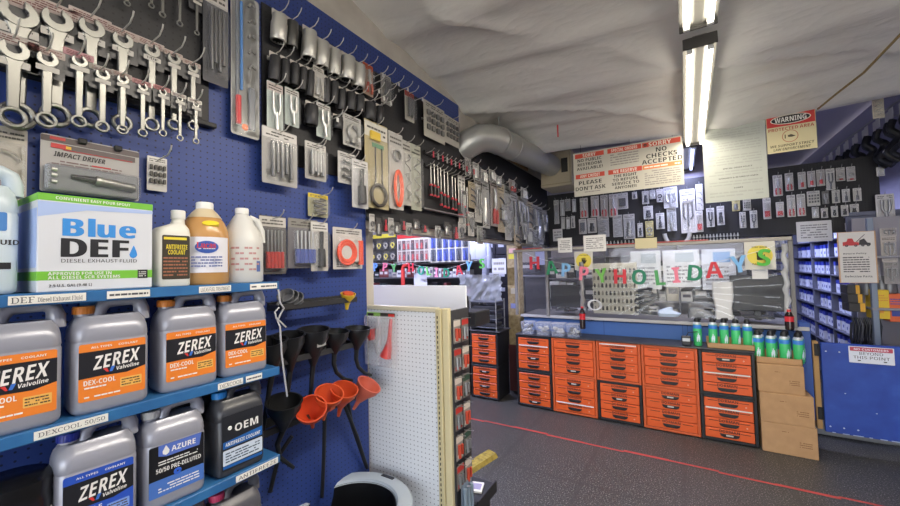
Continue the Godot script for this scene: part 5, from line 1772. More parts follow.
func signs() -> void:
	var a := on_z(573, 154, -4.02)
	var b := on_z(684.5, 184.5, -4.02)
	var w := b.x - a.x
	var h := 0.455
	var o := thing("shop_sign", "long cream sign with six red headed notices, hanging left of the lamp", "sign", Vector3((a.x + b.x) / 2, (a.y + on_z(573, 197.5, -4.02).y) / 2, -4.02))
	var s := Sh.new()
	s.box(Vector3.ZERO, Vector3(w, h, 0.006), 0.001)
	part("board", s, mat("c6c1b2", 0.5), o)
	var z := 0.0034
	var col := [-w * 0.335, 0.0, w * 0.325]
	var rm := mat("cc4a34", 0.5)
	for e in [[0, 0.42, 0.29], [1, 0.42, 0.31], [2, 0.42, 0.32], [0, -0.05, 0.29], [1, -0.05, 0.31]]:
		s = Sh.new()
		s.box(Vector3(col[e[0]], h * e[1], z), Vector3(w * e[2], h * 0.1, 0.001))
		part("red_bar", s, rm, o)
	s = Sh.new()
	s.box(Vector3(col[2], -h * 0.05, z), Vector3(w * 0.33, h * 0.09, 0.001))
	part("orange_bar", s, mat("dc8248", 0.5), o)
	s = Sh.new()
	write(s, "SORRY", Vector3(col[0], h * 0.42, z + 0.001), w * 0.13, h * 0.075)
	write(s, "SPECIAL ORDERS", Vector3(col[1], h * 0.42, z + 0.001), w * 0.24, h * 0.065)
	write(s, "SORRY", Vector3(col[2] - w * 0.01, h * 0.42, z + 0.001), w * 0.19, h * 0.085)
	write(s, "ANY CREDIT", Vector3(col[0], -h * 0.05, z + 0.001), w * 0.2, h * 0.065)
	write(s, "WE RESERVE", Vector3(col[1], -h * 0.05, z + 0.001), w * 0.22, h * 0.07)
	lines(s, col[2] - w * 0.15, col[2] + w * 0.15, -h * 0.085, -h * 0.02, 1, z + 0.001, 3)
	part("lettering", s, mat("e6dccb", 0.5), o)
	s = Sh.new()
	var t := [["NO PUBLIC", 0, 0.315, 0.24, 0.065], ["RESTROOM", 0, 0.22, 0.24, 0.065], ["AVAILABLE!", 0, 0.125, 0.26, 0.065], ["PLEASE", 0, -0.2, 0.23, 0.085], ["DON'T ASK", 0, -0.33, 0.3, 0.085], ["THE RIGHT", 1, -0.15, 0.21, 0.06], ["TO REFUSE", 1, -0.235, 0.23, 0.06], ["SERVICE TO", 1, -0.32, 0.25, 0.06], ["ANYONE!!", 1, -0.405, 0.2, 0.06], ["NO", 2, 0.29, 0.09, 0.09], ["CHECKS", 2, 0.175, 0.26, 0.09], ["ACCEPTED", 2, 0.06, 0.34, 0.09]]
	for e in t: write(s, e[0], Vector3(col[e[1]], e[2] * h, z + 0.0006), w * e[3], h * e[4], "bold")
	s.ring(Vector3(col[2] - w * 0.135, h * 0.42, z + 0.001), 0.002, 0.016, 0.002, 14)
	part("lettering", s, mat("2e2b2a", 0.5), o)
	s = Sh.new()
	lines(s, col[1] - w * 0.13, col[1] + w * 0.13, h * 0.08, h * 0.35, 5, z + 0.0006, 5)
	lines(s, col[2] - w * 0.15, col[2] + w * 0.15, -h * 0.44, -h * 0.12, 7, z + 0.0006, 6)
	lines(s, col[0] - w * 0.1, col[0] + w * 0.1, -h * 0.44, -h * 0.39, 1, z + 0.0006, 6)
	part("print", s, mat("96908a", 0.6), o)
	s = Sh.new()
	for x in [-w * 0.42, w * 0.05, w * 0.42]: s.bar(Vector3(x, h * 0.48, 0), Vector3(x, h * 0.48 + 0.12, 0), 0.0016)
	part("hanging_wire", s, mat("35322e", 0.6), o)
	# policy sheet
	a = on_z(701, 127, -4.03)
	b = on_z(770, 197, -4.03)
	w = 0.437
	h = 0.695
	o = thing("policy_sign", "pale grey sheet of small policy text hanging right of the lamp", "sign", Vector3((a.x + b.x) / 2, (a.y + b.y) / 2, -4.03))
	s = Sh.new()
	s.box(Vector3.ZERO, Vector3(w, h, 0.006), 0.001)
	part("board", s, mat("aeb2a9", 0.5), o)
	s = Sh.new()
	write(s, "RETURN POLICY", Vector3(0.0, h * 0.43, z), w * 0.32, h * 0.016)
	write(s, "SPECIAL ORDER POLICY", Vector3(0.02, -h * 0.09, z), w * 0.46, h * 0.016)
	write(s, "WARRANTY & RETURN OF PARTS", Vector3(0.02, -h * 0.21, z), w * 0.62, h * 0.016)
	write(s, "CORES", Vector3(0.02, -h * 0.34, z), w * 0.14, h * 0.016)
	part("lettering", s, mat("4c4d4a", 0.6), o)
	s = Sh.new()
	for r in [[0.28, 0.4, 4], [0.12, 0.25, 4], [-0.05, 0.08, 4], [-0.18, -0.11, 2], [-0.31, -0.24, 2], [-0.45, -0.37, 2]]:
		lines(s, -w * 0.42, w * 0.42, h * r[0], h * r[1], r[2], z, int(r[0] * 100))
	part("print", s, mat("a3a69e", 0.7), o)
	s = Sh.new()
	for x in [-0.18, 0.18]: s.bar(Vector3(x, h * 0.48, 0), Vector3(x, h * 0.48 + 0.1, 0), 0.0016)
	part("hanging_wire", s, mat("35322e", 0.6), o)
	# warning sign
	a = on_z(766, 115, -4.035)
	b = on_z(818, 146, -4.035)
	w = 0.305
	h = 0.325
	o = thing("warning_sign", "cream and red WARNING PROTECTED AREA sign beside the policy sheet", "sign", Vector3(2.437, 2.588, -4.035))
	s = Sh.new()
	s.box(Vector3.ZERO, Vector3(w, h, 0.006), 0.001)
	part("board", s, mat("d4c99e", 0.5), o)
	s = Sh.new()
	s.box(Vector3(0, h * 0.32, z), Vector3(w * 0.97, h * 0.32, 0.001))
	part("red_field", s, mat("c2302c", 0.45), o)
	s = Sh.new()
	s.move(Vector3(0, h * 0.32, z), Basis(Vector3.RIGHT, PI / 2))
	s.lathe([Vector2(0, 0.0018), Vector2(w * 0.41, 0.0018), Vector2(w * 0.41, 0)], 28, Vector3(1, 1, 0.31))
	s.t = Transform3D()
	part("white_oval", s, mat("e8e2d2", 0.5), o)
	s = Sh.new()
	s.move(Vector3(0, h * 0.32, z), Basis(Vector3.RIGHT, PI / 2))
	s.lathe([Vector2(0, 0.0024), Vector2(w * 0.39, 0.0024), Vector2(w * 0.39, 0)], 28, Vector3(1, 1, 0.28))
	s.t = Transform3D()
	part("black_oval", s, mat("1c1a1a", 0.5), o)
	s = Sh.new()
	write(s, "WARNING", Vector3(0, h * 0.32, z + 0.003), w * 0.64, h * 0.12)
	part("lettering", s, white, o)
	s = Sh.new()
	write(s, "PROTECTED AREA", Vector3(0, h * 0.09, z), w * 0.92, h * 0.075)
	s.ring(Vector3(-w * 0.02, -h * 0.11, z), w * 0.15, w * 0.165, 0.001, 26)
	part("lettering", s, mat("b04a3c", 0.5), o)
	s = Sh.new()
	write(s, "WE SUPPORT STRICT", Vector3(0, -h * 0.33, z), w * 0.88, h * 0.06, "bold", 0.15)
	write(s, "LAW ENFORCEMENT", Vector3(0, -h * 0.42, z), w * 0.74, h * 0.06, "bold", 0.15)
	s.prism(PackedVector2Array([Vector2(-w * 0.07, -h * 0.09), Vector2(0.0, -h * 0.07), Vector2(w * 0.09, -h * 0.12), Vector2(w * 0.02, -h * 0.14), Vector2(-w * 0.06, -h * 0.13)]), z - 0.001, z)
	s.box(Vector3(-w * 0.12, -h * 0.11, z), Vector3(w * 0.02, h * 0.1, 0.001))
	part("lettering", s, mat("4a4330", 0.5), o)
	# banners
	var g := [["H", 534.5, 263, "c8323c"], ["A", 551.5, 267.5, "2c8a5c"], ["P", 566, 270, "7fb2dc"], ["P", 584, 273.5, "e87f92"], ["Y", 601.5, 275.5, "6fb04e"], ["H", 620, 276.5, "cf3640"], ["O", 639, 277, "1f7a5a"], ["L", 660, 277.5, "4fa05c"], ["I", 676, 275, "e47c90"], ["D", 695, 273, "1f7f5c"], ["A", 714, 270, "c8323c"], ["Y", 739, 264, "74aede"], ["S", 764, 257.5, "4fae3c"]]
	for k in g.size():
		letter(g[k][0], g[k][1], g[k][2], 0.14, -3.98, g[k][3], "%s paper letter %s, %s letter of the banner over the drawer cabinets" % [{"c": "red", "2": "green", "7": "blue", "e": "pink", "6": "light green", "1": "dark green", "4": "green"}[g[k][3][0]], g[k][0], ORD[k]], sin(k * 1.9) * 0.12)
	var l := [["A", 366, 268, "2c8a5c"], ["P", 375.5, 267, "6f9fd8"], ["P", 385, 267, "e47c90"], ["Y", 394, 268, "5a9a5a"], ["H", 411, 267.5, "cf3640"], ["O", 421, 270.5, "1f8a6a"], ["L", 428.5, 271, "6fc05c"], ["I", 436.5, 272.5, "ef8aa0"], ["D", 446.5, 273, "1f7f5c"], ["A", 459, 270, "c8323c"], ["Y", 469, 266, "74aede"], ["S", 482, 263.5, "4fae3c"]]
	for k in l.size():
		letter(l[k][0], l[k][1], l[k][2], 0.118, -4.1, l[k][3], "small paper letter %s, %s letter of the second banner above the white header panel" % [l[k][0], ORD[k]], sin(k * 2.3) * 0.12)
	for e in [[g, -3.986, 0.063, "thin white string carrying the large holiday letters over the counter"], [l, -4.106, 0.053, "thin white string carrying the smaller letters of the second banner"]]:
		o = thing("banner_string", e[3], "string")
		var pts := []
		for q in e[0]: pts.append(on_z(q[1], q[2], e[1]) + Vector3(0, e[2], 0))
		pts.push_front(pts[0] + Vector3(-0.1, 0.05, 0.0))
		pts.append(pts[-1] + Vector3(0.1, 0.05, 0.0))
		s = Sh.new()
		s.tube(pts, 0.002, 5)
		part("string", s, white, o)
	# round yellow hand notices and papers
	for e in [[574.5, 251.5, 593, 270, "yellow round stop hand notice on white paper beside the pink letter", -4.03], [744.5, 241.5, 775.5, 269.5, "yellow round notice on white paper behind the last green letter", -4.03]]:
		var q := spot_z(e.slice(0, 4), e[5])
		o = thing("hand_notice", e[4], "notice", q[0])
		s = Sh.new()
		s.card(q[1], q[2], 0.002, -0.002, 0)
		part("sheet", s, mat("c9c6bb", 0.6), o)
		s = Sh.new()
		s.move(Vector3.ZERO, Basis(Vector3.RIGHT, PI / 2))
		s.lathe([Vector2(0, 0.001), Vector2(q[1] * 0.42, 0.001), Vector2(q[1] * 0.42, 0)], 26)
		s.t = Transform3D()
		part("yellow_disc", s, mat("dcc84a", 0.5), o)
		s = Sh.new()
		s.card(q[1] * 0.2, q[2] * 0.2, 0.008, 0.001, 0.0018, Vector2(0, -q[2] * 0.06))
		for k in 4: s.bar(Vector3(q[1] * (-0.075 + 0.05 * k), q[2] * 0.02, 0.0014), Vector3(q[1] * (-0.09 + 0.06 * k), q[2] * (0.14 + 0.03 * sin(k * 1.1)), 0.0014), q[1] * 0.022, 6)
		s.bar(Vector3(q[1] * 0.09, -q[2] * 0.08, 0.0014), Vector3(q[1] * 0.16, q[2] * 0.03, 0.0014), q[1] * 0.024, 6)
		write(s, "STAY BACK", Vector3(0, q[2] * 0.3, 0.0016), q[1] * 0.5, q[2] * 0.06)
		write(s, "PLEASE WAIT", Vector3(0, -q[2] * 0.3, 0.0016), q[1] * 0.5, q[2] * 0.06)
		part("hand_print", s, mat("34301c", 0.6), o)
	sheet_paper([553, 229, 562.5, 241], -5.26, "small pinned note above the left end of the counter", "cfccc6", 3)
	sheet_paper([558, 238, 572, 252.5], -4.04, "white notice hanging just above the blue letter")
	sheet_paper([583.5, 235, 606, 251.5], -4.04, "wide white notice with printed heading above the light green letter")
	sheet_paper([635, 238, 657, 248.5], -4.04, "plain tan card on the rail above the dark green letter", "c9bf98", 0)
	sheet_paper([752, 269.5, 768, 279], -4.045, "small blank white paper under the right yellow notice", "d6d6d4", 0)
	sheet_paper([796.5, 221, 832, 241.5], -5.315, "white notice hanging before the blue parts bins")
	# poster with truck drawing
	var q := spot_z([838, 231.5, 877, 283], -4.815)
	o = thing("tow_poster", "white poster with a red tow truck drawing beside the blue bins", "poster", q[0])
	w = q[1]
	h = q[2]
	s = Sh.new()
	s.box(Vector3.ZERO, Vector3(w, h, 0.008), 0.001)
	part("board", s, mat("c79f78", 0.6), o)
	s = Sh.new()
	s.card(w * 0.92, h * 0.98, 0.002, 0.004, 0.005)
	part("sheet", s, mat("d9d5ce", 0.6), o)
	s = Sh.new()
	s.prism(PackedVector2Array([Vector2(-w * 0.36, h * 0.23), Vector2(-w * 0.36, h * 0.3), Vector2(-w * 0.26, h * 0.31), Vector2(-w * 0.22, h * 0.37), Vector2(-w * 0.1, h * 0.37), Vector2(-w * 0.06, h * 0.3), Vector2(w * 0.06, h * 0.29), Vector2(w * 0.06, h * 0.23)]), 0.005, 0.0056)
	part("red_truck", s, mat("c4383c", 0.5), o)
	s = Sh.new()
	s.prism(PackedVector2Array([Vector2(w * 0.06, h * 0.24), Vector2(w * 0.08, h * 0.33), Vector2(w * 0.2, h * 0.36), Vector2(w * 0.28, h * 0.28), Vector2(w * 0.36, h * 0.27), Vector2(w * 0.36, h * 0.23)]), 0.005, 0.0056)
	for x in [-0.26, -0.02, 0.16, 0.3]: s.ring(Vector3(w * x, h * 0.23, 0.0058), 0.001, w * 0.05, 0.001, 12)
	s.bar(Vector3(0, h * 0.3, 0.0058), Vector3(w * 0.22, h * 0.44, 0.0058), 0.0025)
	part("tow_drawing", s, mat("3e3c40", 0.6), o)
	s = Sh.new()
	write(s, "Return Policy", Vector3(-w * 0.06, h * 0.07, 0.0056), w * 0.6, h * 0.04)
	write(s, "Defective Parts", Vector3(0, -h * 0.37, 0.0056), w * 0.7, h * 0.04)
	lines(s, -w * 0.38, w * 0.3, -h * 0.3, h * 0.02, 7, 0.0056, 4)
	part("print", s, mat("4f4c4c", 0.6), o)
	plastic_screens()

func plastic_screens() -> void:
	# rail and hanging clear plastic between counter and customers
	var zs := -4.06
	var yt := on_z(660, 246, zs).y
	var o := thing("screen_rail", "pale rail carrying the clear plastic screen over the counter", "rail", Vector3(1.2, yt + 0.015, zs))
	var s := Sh.new()
	s.box(Vector3.ZERO, Vector3(2.42, 0.03, 0.03), 0.004)
	part("rail", s, mat("9a958c", 0.5), o)
	s = Sh.new()
	s.box(Vector3(0.2, 0.02, 0.004), Vector3(0.9, 0.008, 0.03), 0.002)
	s.box(Vector3(-1.02, 0.02, 0.004), Vector3(0.3, 0.008, 0.03), 0.002)
	part("red_tape", s, mat("b8443a", 0.5), o)
	s = Sh.new()
	for x in [-1.19, -0.83, 1.2]:
		s = Sh.new()
		s.box(Vector3(x, -0.37, -0.02), Vector3(0.03, 0.72, 0.03), 0.004)
		part("post", s, mat("7d7a76", 0.5), o)
	var shiny := glassy("eef2f4", 0.05, 0.03)
	shiny.metallic_specular = 0.55
	for k in 2:
		var x0: float = [0.03, 0.42][k]
		var x1: float = [0.36, 2.36][k]
		o = thing("plastic_screen", ["short clear plastic screen left of the yellow hand notice", "long wrinkled clear plastic screen hanging behind the holiday letters"][k], "plastic screen", Vector3(0, 0, zs))
		s = Sh.new()
		s.smooth()
		var yb := on_z(690, 318, zs).y
		var nx := 56 if k else 14
		var ny := 24
		var n1 := FastNoiseLite.new()
		n1.seed = 4
		n1.frequency = 1.0
		var xc := 1.5
		var f := func(i: int, r: int) -> Vector3:
			var x := lerpf(x0, x1, float(i) / nx)
			var t := float(r) / ny
			var y := lerpf(yb, yt, t)
			var an := atan2(y - (yb + 0.25), x - xc)
			var zz := 0.02 * sin(x * 7.0 + 1.0) * (1.0 - t) + 0.022 * sin(an * 26.0) * clampf(1.0 - 1.2 * absf(y - yb - 0.2) / 0.4, 0.0, 1.0) * clampf(absf(x - xc) * 2.0, 0.0, 1.0) + 0.006 * n1.get_noise_2d(x * 5.0, y * 3.0)
			return Vector3(x, y, zz)
		for r in ny:
			for i in nx:
				var a: Vector3 = f.call(i, r)
				var b: Vector3 = f.call(i, r + 1)
				var c: Vector3 = f.call(i + 1, r + 1)
				var d: Vector3 = f.call(i + 1, r)
				s.tri(a, b, c)
				s.tri(a, c, d)
		part("sheet", s, shiny, o)
	# rolled plastic with cola bottles as weights
	for e in [[581, 262, 308, "grey", 0], [784, 244, 312, "clear", 1]]:
		var t := on_z(e[0], e[1], -4.0)
		var b := on_z(e[0], e[2], -4.0)
		o = thing("plastic_roll", "rolled plastic edge hanging above the cola bottle %s" % ["left of the rack of vials", "at the right end of the counter"][e[4]], "plastic roll", Vector3(t.x, b.y, -4.0))
		s = Sh.new()
		var pts := []
		var rr := []
		for k in 13:
			pts.append(Vector3(0.008 * sin(k * 2.1), (t.y - b.y) * (1.0 - k / 12.0), 0.006 * cos(k * 1.7)))
			rr.append(0.02 + 0.006 * sin(k * 2.7))
		s.tube(pts, rr, 9)
		part("roll", s, mat("c4c6c4", 0.2, 0.0, 0.55) if e[4] else mat("8d8b88", 0.4), o)
		o = thing("cola_bottle", "small cola bottle with red label %s" % ["on the cabinets beside the clear bins", "standing at the right end of the counter"][e[4]], "bottle", Vector3(t.x, on_z(e[0], [328, 329][e[4]], -4.0).y, -3.97))
		var hb: float = b.y - o.position.y + 0.02
		s = Sh.new()
		s.lathe([Vector2(0, 0), Vector2(0.024, 0), Vector2(0.029, 0.006), Vector2(0.029, hb * 0.4), Vector2(0.026, hb * 0.5), Vector2(0.029, hb * 0.7), Vector2(0.012, hb * 0.92), Vector2(0.011, hb * 0.94)], 16)
		part("bottle", s, mat("241512", 0.15), o)
		s = Sh.new()
		s.lathe([Vector2(0.0295, hb * 0.42), Vector2(0.028, hb * 0.5), Vector2(0.0295, hb * 0.68)], 16)
		part("label_band", s, mat("c9242c", 0.4), o)
		s = Sh.new()
		s.move(Vector3(0, hb * 0.92, 0))
		s.lathe([Vector2(0.0, 0.0), Vector2(0.0135, 0.0), Vector2(0.0135, 0.016), Vector2(0, 0.017)], 12)
		part("cap", s, mat("c9242c", 0.4), o)

# ---------------------------------------------------------------- funnel racks beside the shelves
func funnel(label: String, rim: Vector3, r: float, h: float, spout: Array, c: String, lean := Vector3.ZERO, group := "") -> Node3D:
	var o := thing("funnel", label, "funnel", rim + Vector3(0, -h, 0), 0.0, group)
	o.rotation = lean
	var s := Sh.new()
	var m := mat(c, 0.4)
	var rs := 0.013
	s.lathe([Vector2(rs, 0), Vector2(r * 0.55, h * 0.42), Vector2(r * 0.94, h * 0.75), Vector2(r * 0.96, h * 0.97), Vector2(r * 1.03, h * 0.975), Vector2(r * 1.03, h), Vector2(r * 0.93, h), Vector2(r * 0.9, h * 0.76), Vector2(r * 0.5, h * 0.42), Vector2(rs * 0.6, 0.0)], 24)
	part("cone", s, m, o)
	s = Sh.new()
	var rad := []
	for i in spout.size(): rad.append(lerpf(rs, 0.008, float(i) / maxf(1, spout.size() - 1)))
	s.tube(spout, rad, 9)
	part("spout", s, m, o)
	return o

func funnels() -> void:
	var bars := [[281, 306.5, 357, 300], [268, 366, 360, 343.5], [262, 437, 358, 395]]
	var lab := ["short upper black rack holding grey cups and a small yellow funnel", "middle black rack holding large black funnels", "lower black rack holding orange funnels"]
	var ry := []
	for k in 3:
		var a := on_x(bars[k][0], bars[k][1], 0.12)
		var b := on_x(bars[k][2], bars[k][3], 0.12)
		var y := (a.y + b.y) / 2
		ry.append(y)
		var o := thing("funnel_rack", lab[k], "rack", Vector3(0, y, (a.z + b.z) / 2))
		var l := absf(a.z - b.z)
		var s := Sh.new()
		s.box(Vector3(0.118, 0, 0), Vector3(0.012, 0.028, l), 0.002)
		part("front_bar", s, mat("2e2e30", 0.5), o)
		s = Sh.new()
		s.box(Vector3(0.019, 0, 0), Vector3(0.012, 0.04, l), 0.002)
		part("wall_bar", s, mat("2e2e30", 0.5), o)
		for g in [-0.5, -0.25, 0.0, 0.25, 0.5]:
			s = Sh.new()
			s.box(Vector3(0.068, 0, g * (l - 0.012)), Vector3(0.1, 0.02, 0.012), 0.002)
			part("cross_bar", s, mat("2e2e30", 0.5), o)
	# upper rack
	var p := on_x(291, 297, 0.09)
	for k in 3:
		var o := thing("measuring_cup", "grey plastic cup, %s of the tilted nest on the upper rack" % ["innermost", "middle", "outermost"][k], "cup", p + Vector3(0.005 * k, 0.0 - 0.009 * k, 0.022 - 0.022 * k), 0.0)
		o.rotation = Vector3(0.75, 0, -0.35)
		var s := Sh.new()
		s.lathe([Vector2(0, -0.02), Vector2(0.026, -0.02), Vector2(0.029, -0.01), Vector2(0.036, 0.015), Vector2(0.04, 0.017), Vector2(0.036, 0.019), Vector2(0.027, -0.008), Vector2(0, -0.012)], 22)
		part("cup", s, mat("6f7175", 0.4), o)
		s = Sh.new()
		s.box(Vector3(0.0, 0.015, 0.048), Vector3(0.016, 0.005, 0.024), 0.002)
		part("grip", s, mat("6f7175", 0.4), o)
	p = on_x(347, 293, 0.1)
	var f := funnel("small yellow funnel with an orange insert in the upper rack", p, 0.04, 0.06, [Vector3(0, 0.002, 0), Vector3(0, -0.03, 0)], "e0b838", Vector3(0.1, 0, -0.25))
	var s := Sh.new()
	s.lathe([Vector2(0.005, 0.02), Vector2(0.03, 0.05), Vector2(0.028, 0.066), Vector2(0, 0.068)], 16)
	part("insert", s, mat("d05a2c", 0.45), f)
	# middle rack: black offset funnels with curved or long spouts
	var y := float(ry[1])
	var zs := []
	for u in [272, 290, 313, 333, 354]: zs.append(on_x(u, 350, 0.1).z)
	funnel("black funnel with long leaning spout beside the end of the shelf", Vector3(0.1, y + 0.11, zs[0]), 0.075, 0.16, [Vector3(0, 0.005, 0), Vector3(0, -0.1, 0.03), Vector3(0, -0.32, 0.09)], "1e1f21", Vector3(0.15, 0, -0.1))
	funnel("black funnel with white sticker, second from the shelf", Vector3(0.1, y + 0.12, zs[1]), 0.07, 0.17, [Vector3(0, 0.005, 0), Vector3(0, -0.12, 0.02), Vector3(0, -0.2, 0.04)], "1b1c1e", Vector3(0.1, 0, -0.1))
	f = funnel("black funnel with long straight spout in the middle of the rack", Vector3(0.1, y + 0.125, zs[2]), 0.075, 0.18, [Vector3(0, 0.005, 0), Vector3(0, -0.12, 0.01), Vector3(0, -0.2, 0.02)], "1d1d20", Vector3(0.05, 0, -0.1))
	s = Sh.new()
	s.box(Vector3(0.058, 0.12, 0.0), Vector3(0.002, 0.03, 0.05))
	part("sticker", s, mat("9a9a98", 0.6), f)
	funnel("black funnel with curved spout, second from the white gondola", Vector3(0.11, y + 0.095, zs[3]), 0.07, 0.12, [Vector3(0, 0.005, 0), Vector3(0, -0.05, 0), Vector3(0.0, -0.1, -0.02), Vector3(0.01, -0.14, -0.06), Vector3(0.015, -0.165, -0.12)], "1a1b1d", Vector3(0, 0, -0.1))
	funnel("black funnel with curved spout nearest the white gondola", Vector3(0.12, y + 0.09, zs[4]), 0.07, 0.12, [Vector3(0, 0.005, 0), Vector3(0, -0.05, 0), Vector3(0.0, -0.1, -0.02), Vector3(0.01, -0.14, -0.06), Vector3(0.015, -0.165, -0.11)], "1a1b1d", Vector3(0, 0, -0.1))
	# lower rack
	y = ry[2]
	var p2 := on_x(283, 398, 0.13)
	funnel("deep black funnel hanging low beside the coolant shelf", p2, 0.075, 0.14, [Vector3(0, 0.005, 0), Vector3(-0.01, -0.06, 0.02), Vector3(-0.02, -0.14, -0.0), Vector3(0.0, -0.22, -0.06)], "17181a", Vector3(0.1, 0, -0.2))
	var oc := ["c94a28", "d1562f", "cc5029", "cf6a55"]
	var ol := ["orange funnel leaning at the left end of the lower rack", "orange funnel with bright orange sticker on the lower rack", "orange funnel behind the stickered one on the lower rack", "pinkish funnel at the right end of the lower rack"]
	var us := [[312, 397], [325, 388], [340, 385], [358, 380]]
	for k in 4:
		var q := on_x(us[k][0], us[k][1], 0.13)
		f = funnel(ol[k], q, 0.068, 0.115, [Vector3(0, 0.005, 0), Vector3(0, -0.05, 0)], oc[k], Vector3([0.5, 0.15, 0.1, -0.25][k], 0, [-0.5, -0.45, -0.4, -0.55][k]))
		if k == 1:
			s = Sh.new()
			s.box(Vector3(0.052, 0.075, 0.015), Vector3(0.004, 0.03, 0.03))
			part("sticker", s, mat("e8642c", 0.5), f)
	for e in [[[325, 410], [324, 450], [322, 497], "black flexible tube hanging straight down from the lower rack"], [[344, 404], [357, 436], [367, 468], "black tube slanting towards the gondola from the lower rack"], [[348, 402], [352, 425], [366, 466], "second black tube slanting beside the first one"], [[292, 436], [279, 455], [270, 492], "black tube bending down from the left end of the lower rack"]]:
		var pts := []
		for k in 3: pts.append(on_x(e[k][0], e[k][1], 0.1 - 0.03 * k))
		var o := thing("hanging_tube", e[3], "tube", pts[0])
		s = Sh.new()
		s.tube([Vector3.ZERO, pts[1] - pts[0], pts[2] - pts[0]], 0.0095, 8)
		part("tube", s, mat("19191b", 0.5), o)
	# bags hung on the white gondola panel
	for k in 2:
		var c := on_z([374, 388][k], 340, -1.655)
		var o := thing("hanging_bag", ["clear bag with a small red scoop on the white gondola panel", "clear bag with a long red funnel on the white gondola panel"][k], "packaged funnel", Vector3(c.x, 1.295, -1.655))
		s = Sh.new()
		s.box(Vector3(0, -0.01, 0), Vector3(0.11, 0.022, 0.004), 0.001)
		part("header", s, mat(["8fc05a", "3a3a34"][k], 0.5), o)
		s = Sh.new()
		s.box(Vector3([-0.02, 0.03][k], -0.012, 0.003), Vector3(0.045, 0.016, 0.003), 0.001)
		part("header_mark", s, mat(["2c2c28", "c8342c"][k], 0.5), o)
		s = Sh.new()
		if k == 0:
			s.tube([Vector3(-0.02, -0.1, 0.012), Vector3(-0.005, -0.16, 0.012)], [0.034, 0.018], 10)
		else:
			s.tube([Vector3(0.035, -0.03, 0.012), Vector3(0.02, -0.15, 0.012), Vector3(0.008, -0.2, 0.012), Vector3(-0.01, -0.245, 0.012)], [0.009, 0.013, 0.024, 0.034], 10)
		part("contents", s, mat("cf4540", 0.4), o)
		s = Sh.new()
		s.card(0.115, 0.29, 0.006, 0.0, 0.03, Vector2(0, -0.16), 0.012)
		part("bag", s, mat("f4f6f8", 0.12, 0.0, 0.16), o)
		if k == 0:
			s = Sh.new()
			s.tube([Vector3(-0.01, -0.15, 0.012), Vector3(0.02, -0.2, 0.012), Vector3(0.035, -0.24, 0.012)], 0.003, 6)
			part("stem", s, mat("8c8a88", 0.4), o)
	# floor bin
	var o := thing("floor_bin", "big round pale grey bin standing before the white gondola panel", "bin", Vector3(0.22, 0.0, -1.33))
	s = Sh.new()
	var sq := Vector3(1.0, 1.0, 0.98)
	s.lathe([Vector2(0.0, 0.0), Vector2(0.2, 0.0), Vector2(0.21, 0.01), Vector2(0.25, 0.36), Vector2(0.25, 0.385)], 40, sq)
	part("body", s, mat("7d8794", 0.45), o)
	s = Sh.new()
	s.lathe([Vector2(0.25, 0.37), Vector2(0.3, 0.38), Vector2(0.305, 0.395), Vector2(0.295, 0.405), Vector2(0.255, 0.408), Vector2(0.232, 0.402), Vector2(0.222, 0.385)], 40, sq)
	part("rim", s, mat("b2bdc8", 0.4), o)
	s = Sh.new()
	s.lathe([Vector2(0.224, 0.39), Vector2(0.19, 0.03), Vector2(0.0, 0.025)], 40, sq)
	part("liner", s, mat("16171a", 0.3), o)
	s = Sh.new()
	s.box(Vector3(0.0, 0.407, -0.27), Vector3(0.085, 0.006, 0.022), 0.003)
	part("grip_slot", s, mat("2b2f36", 0.6), o)

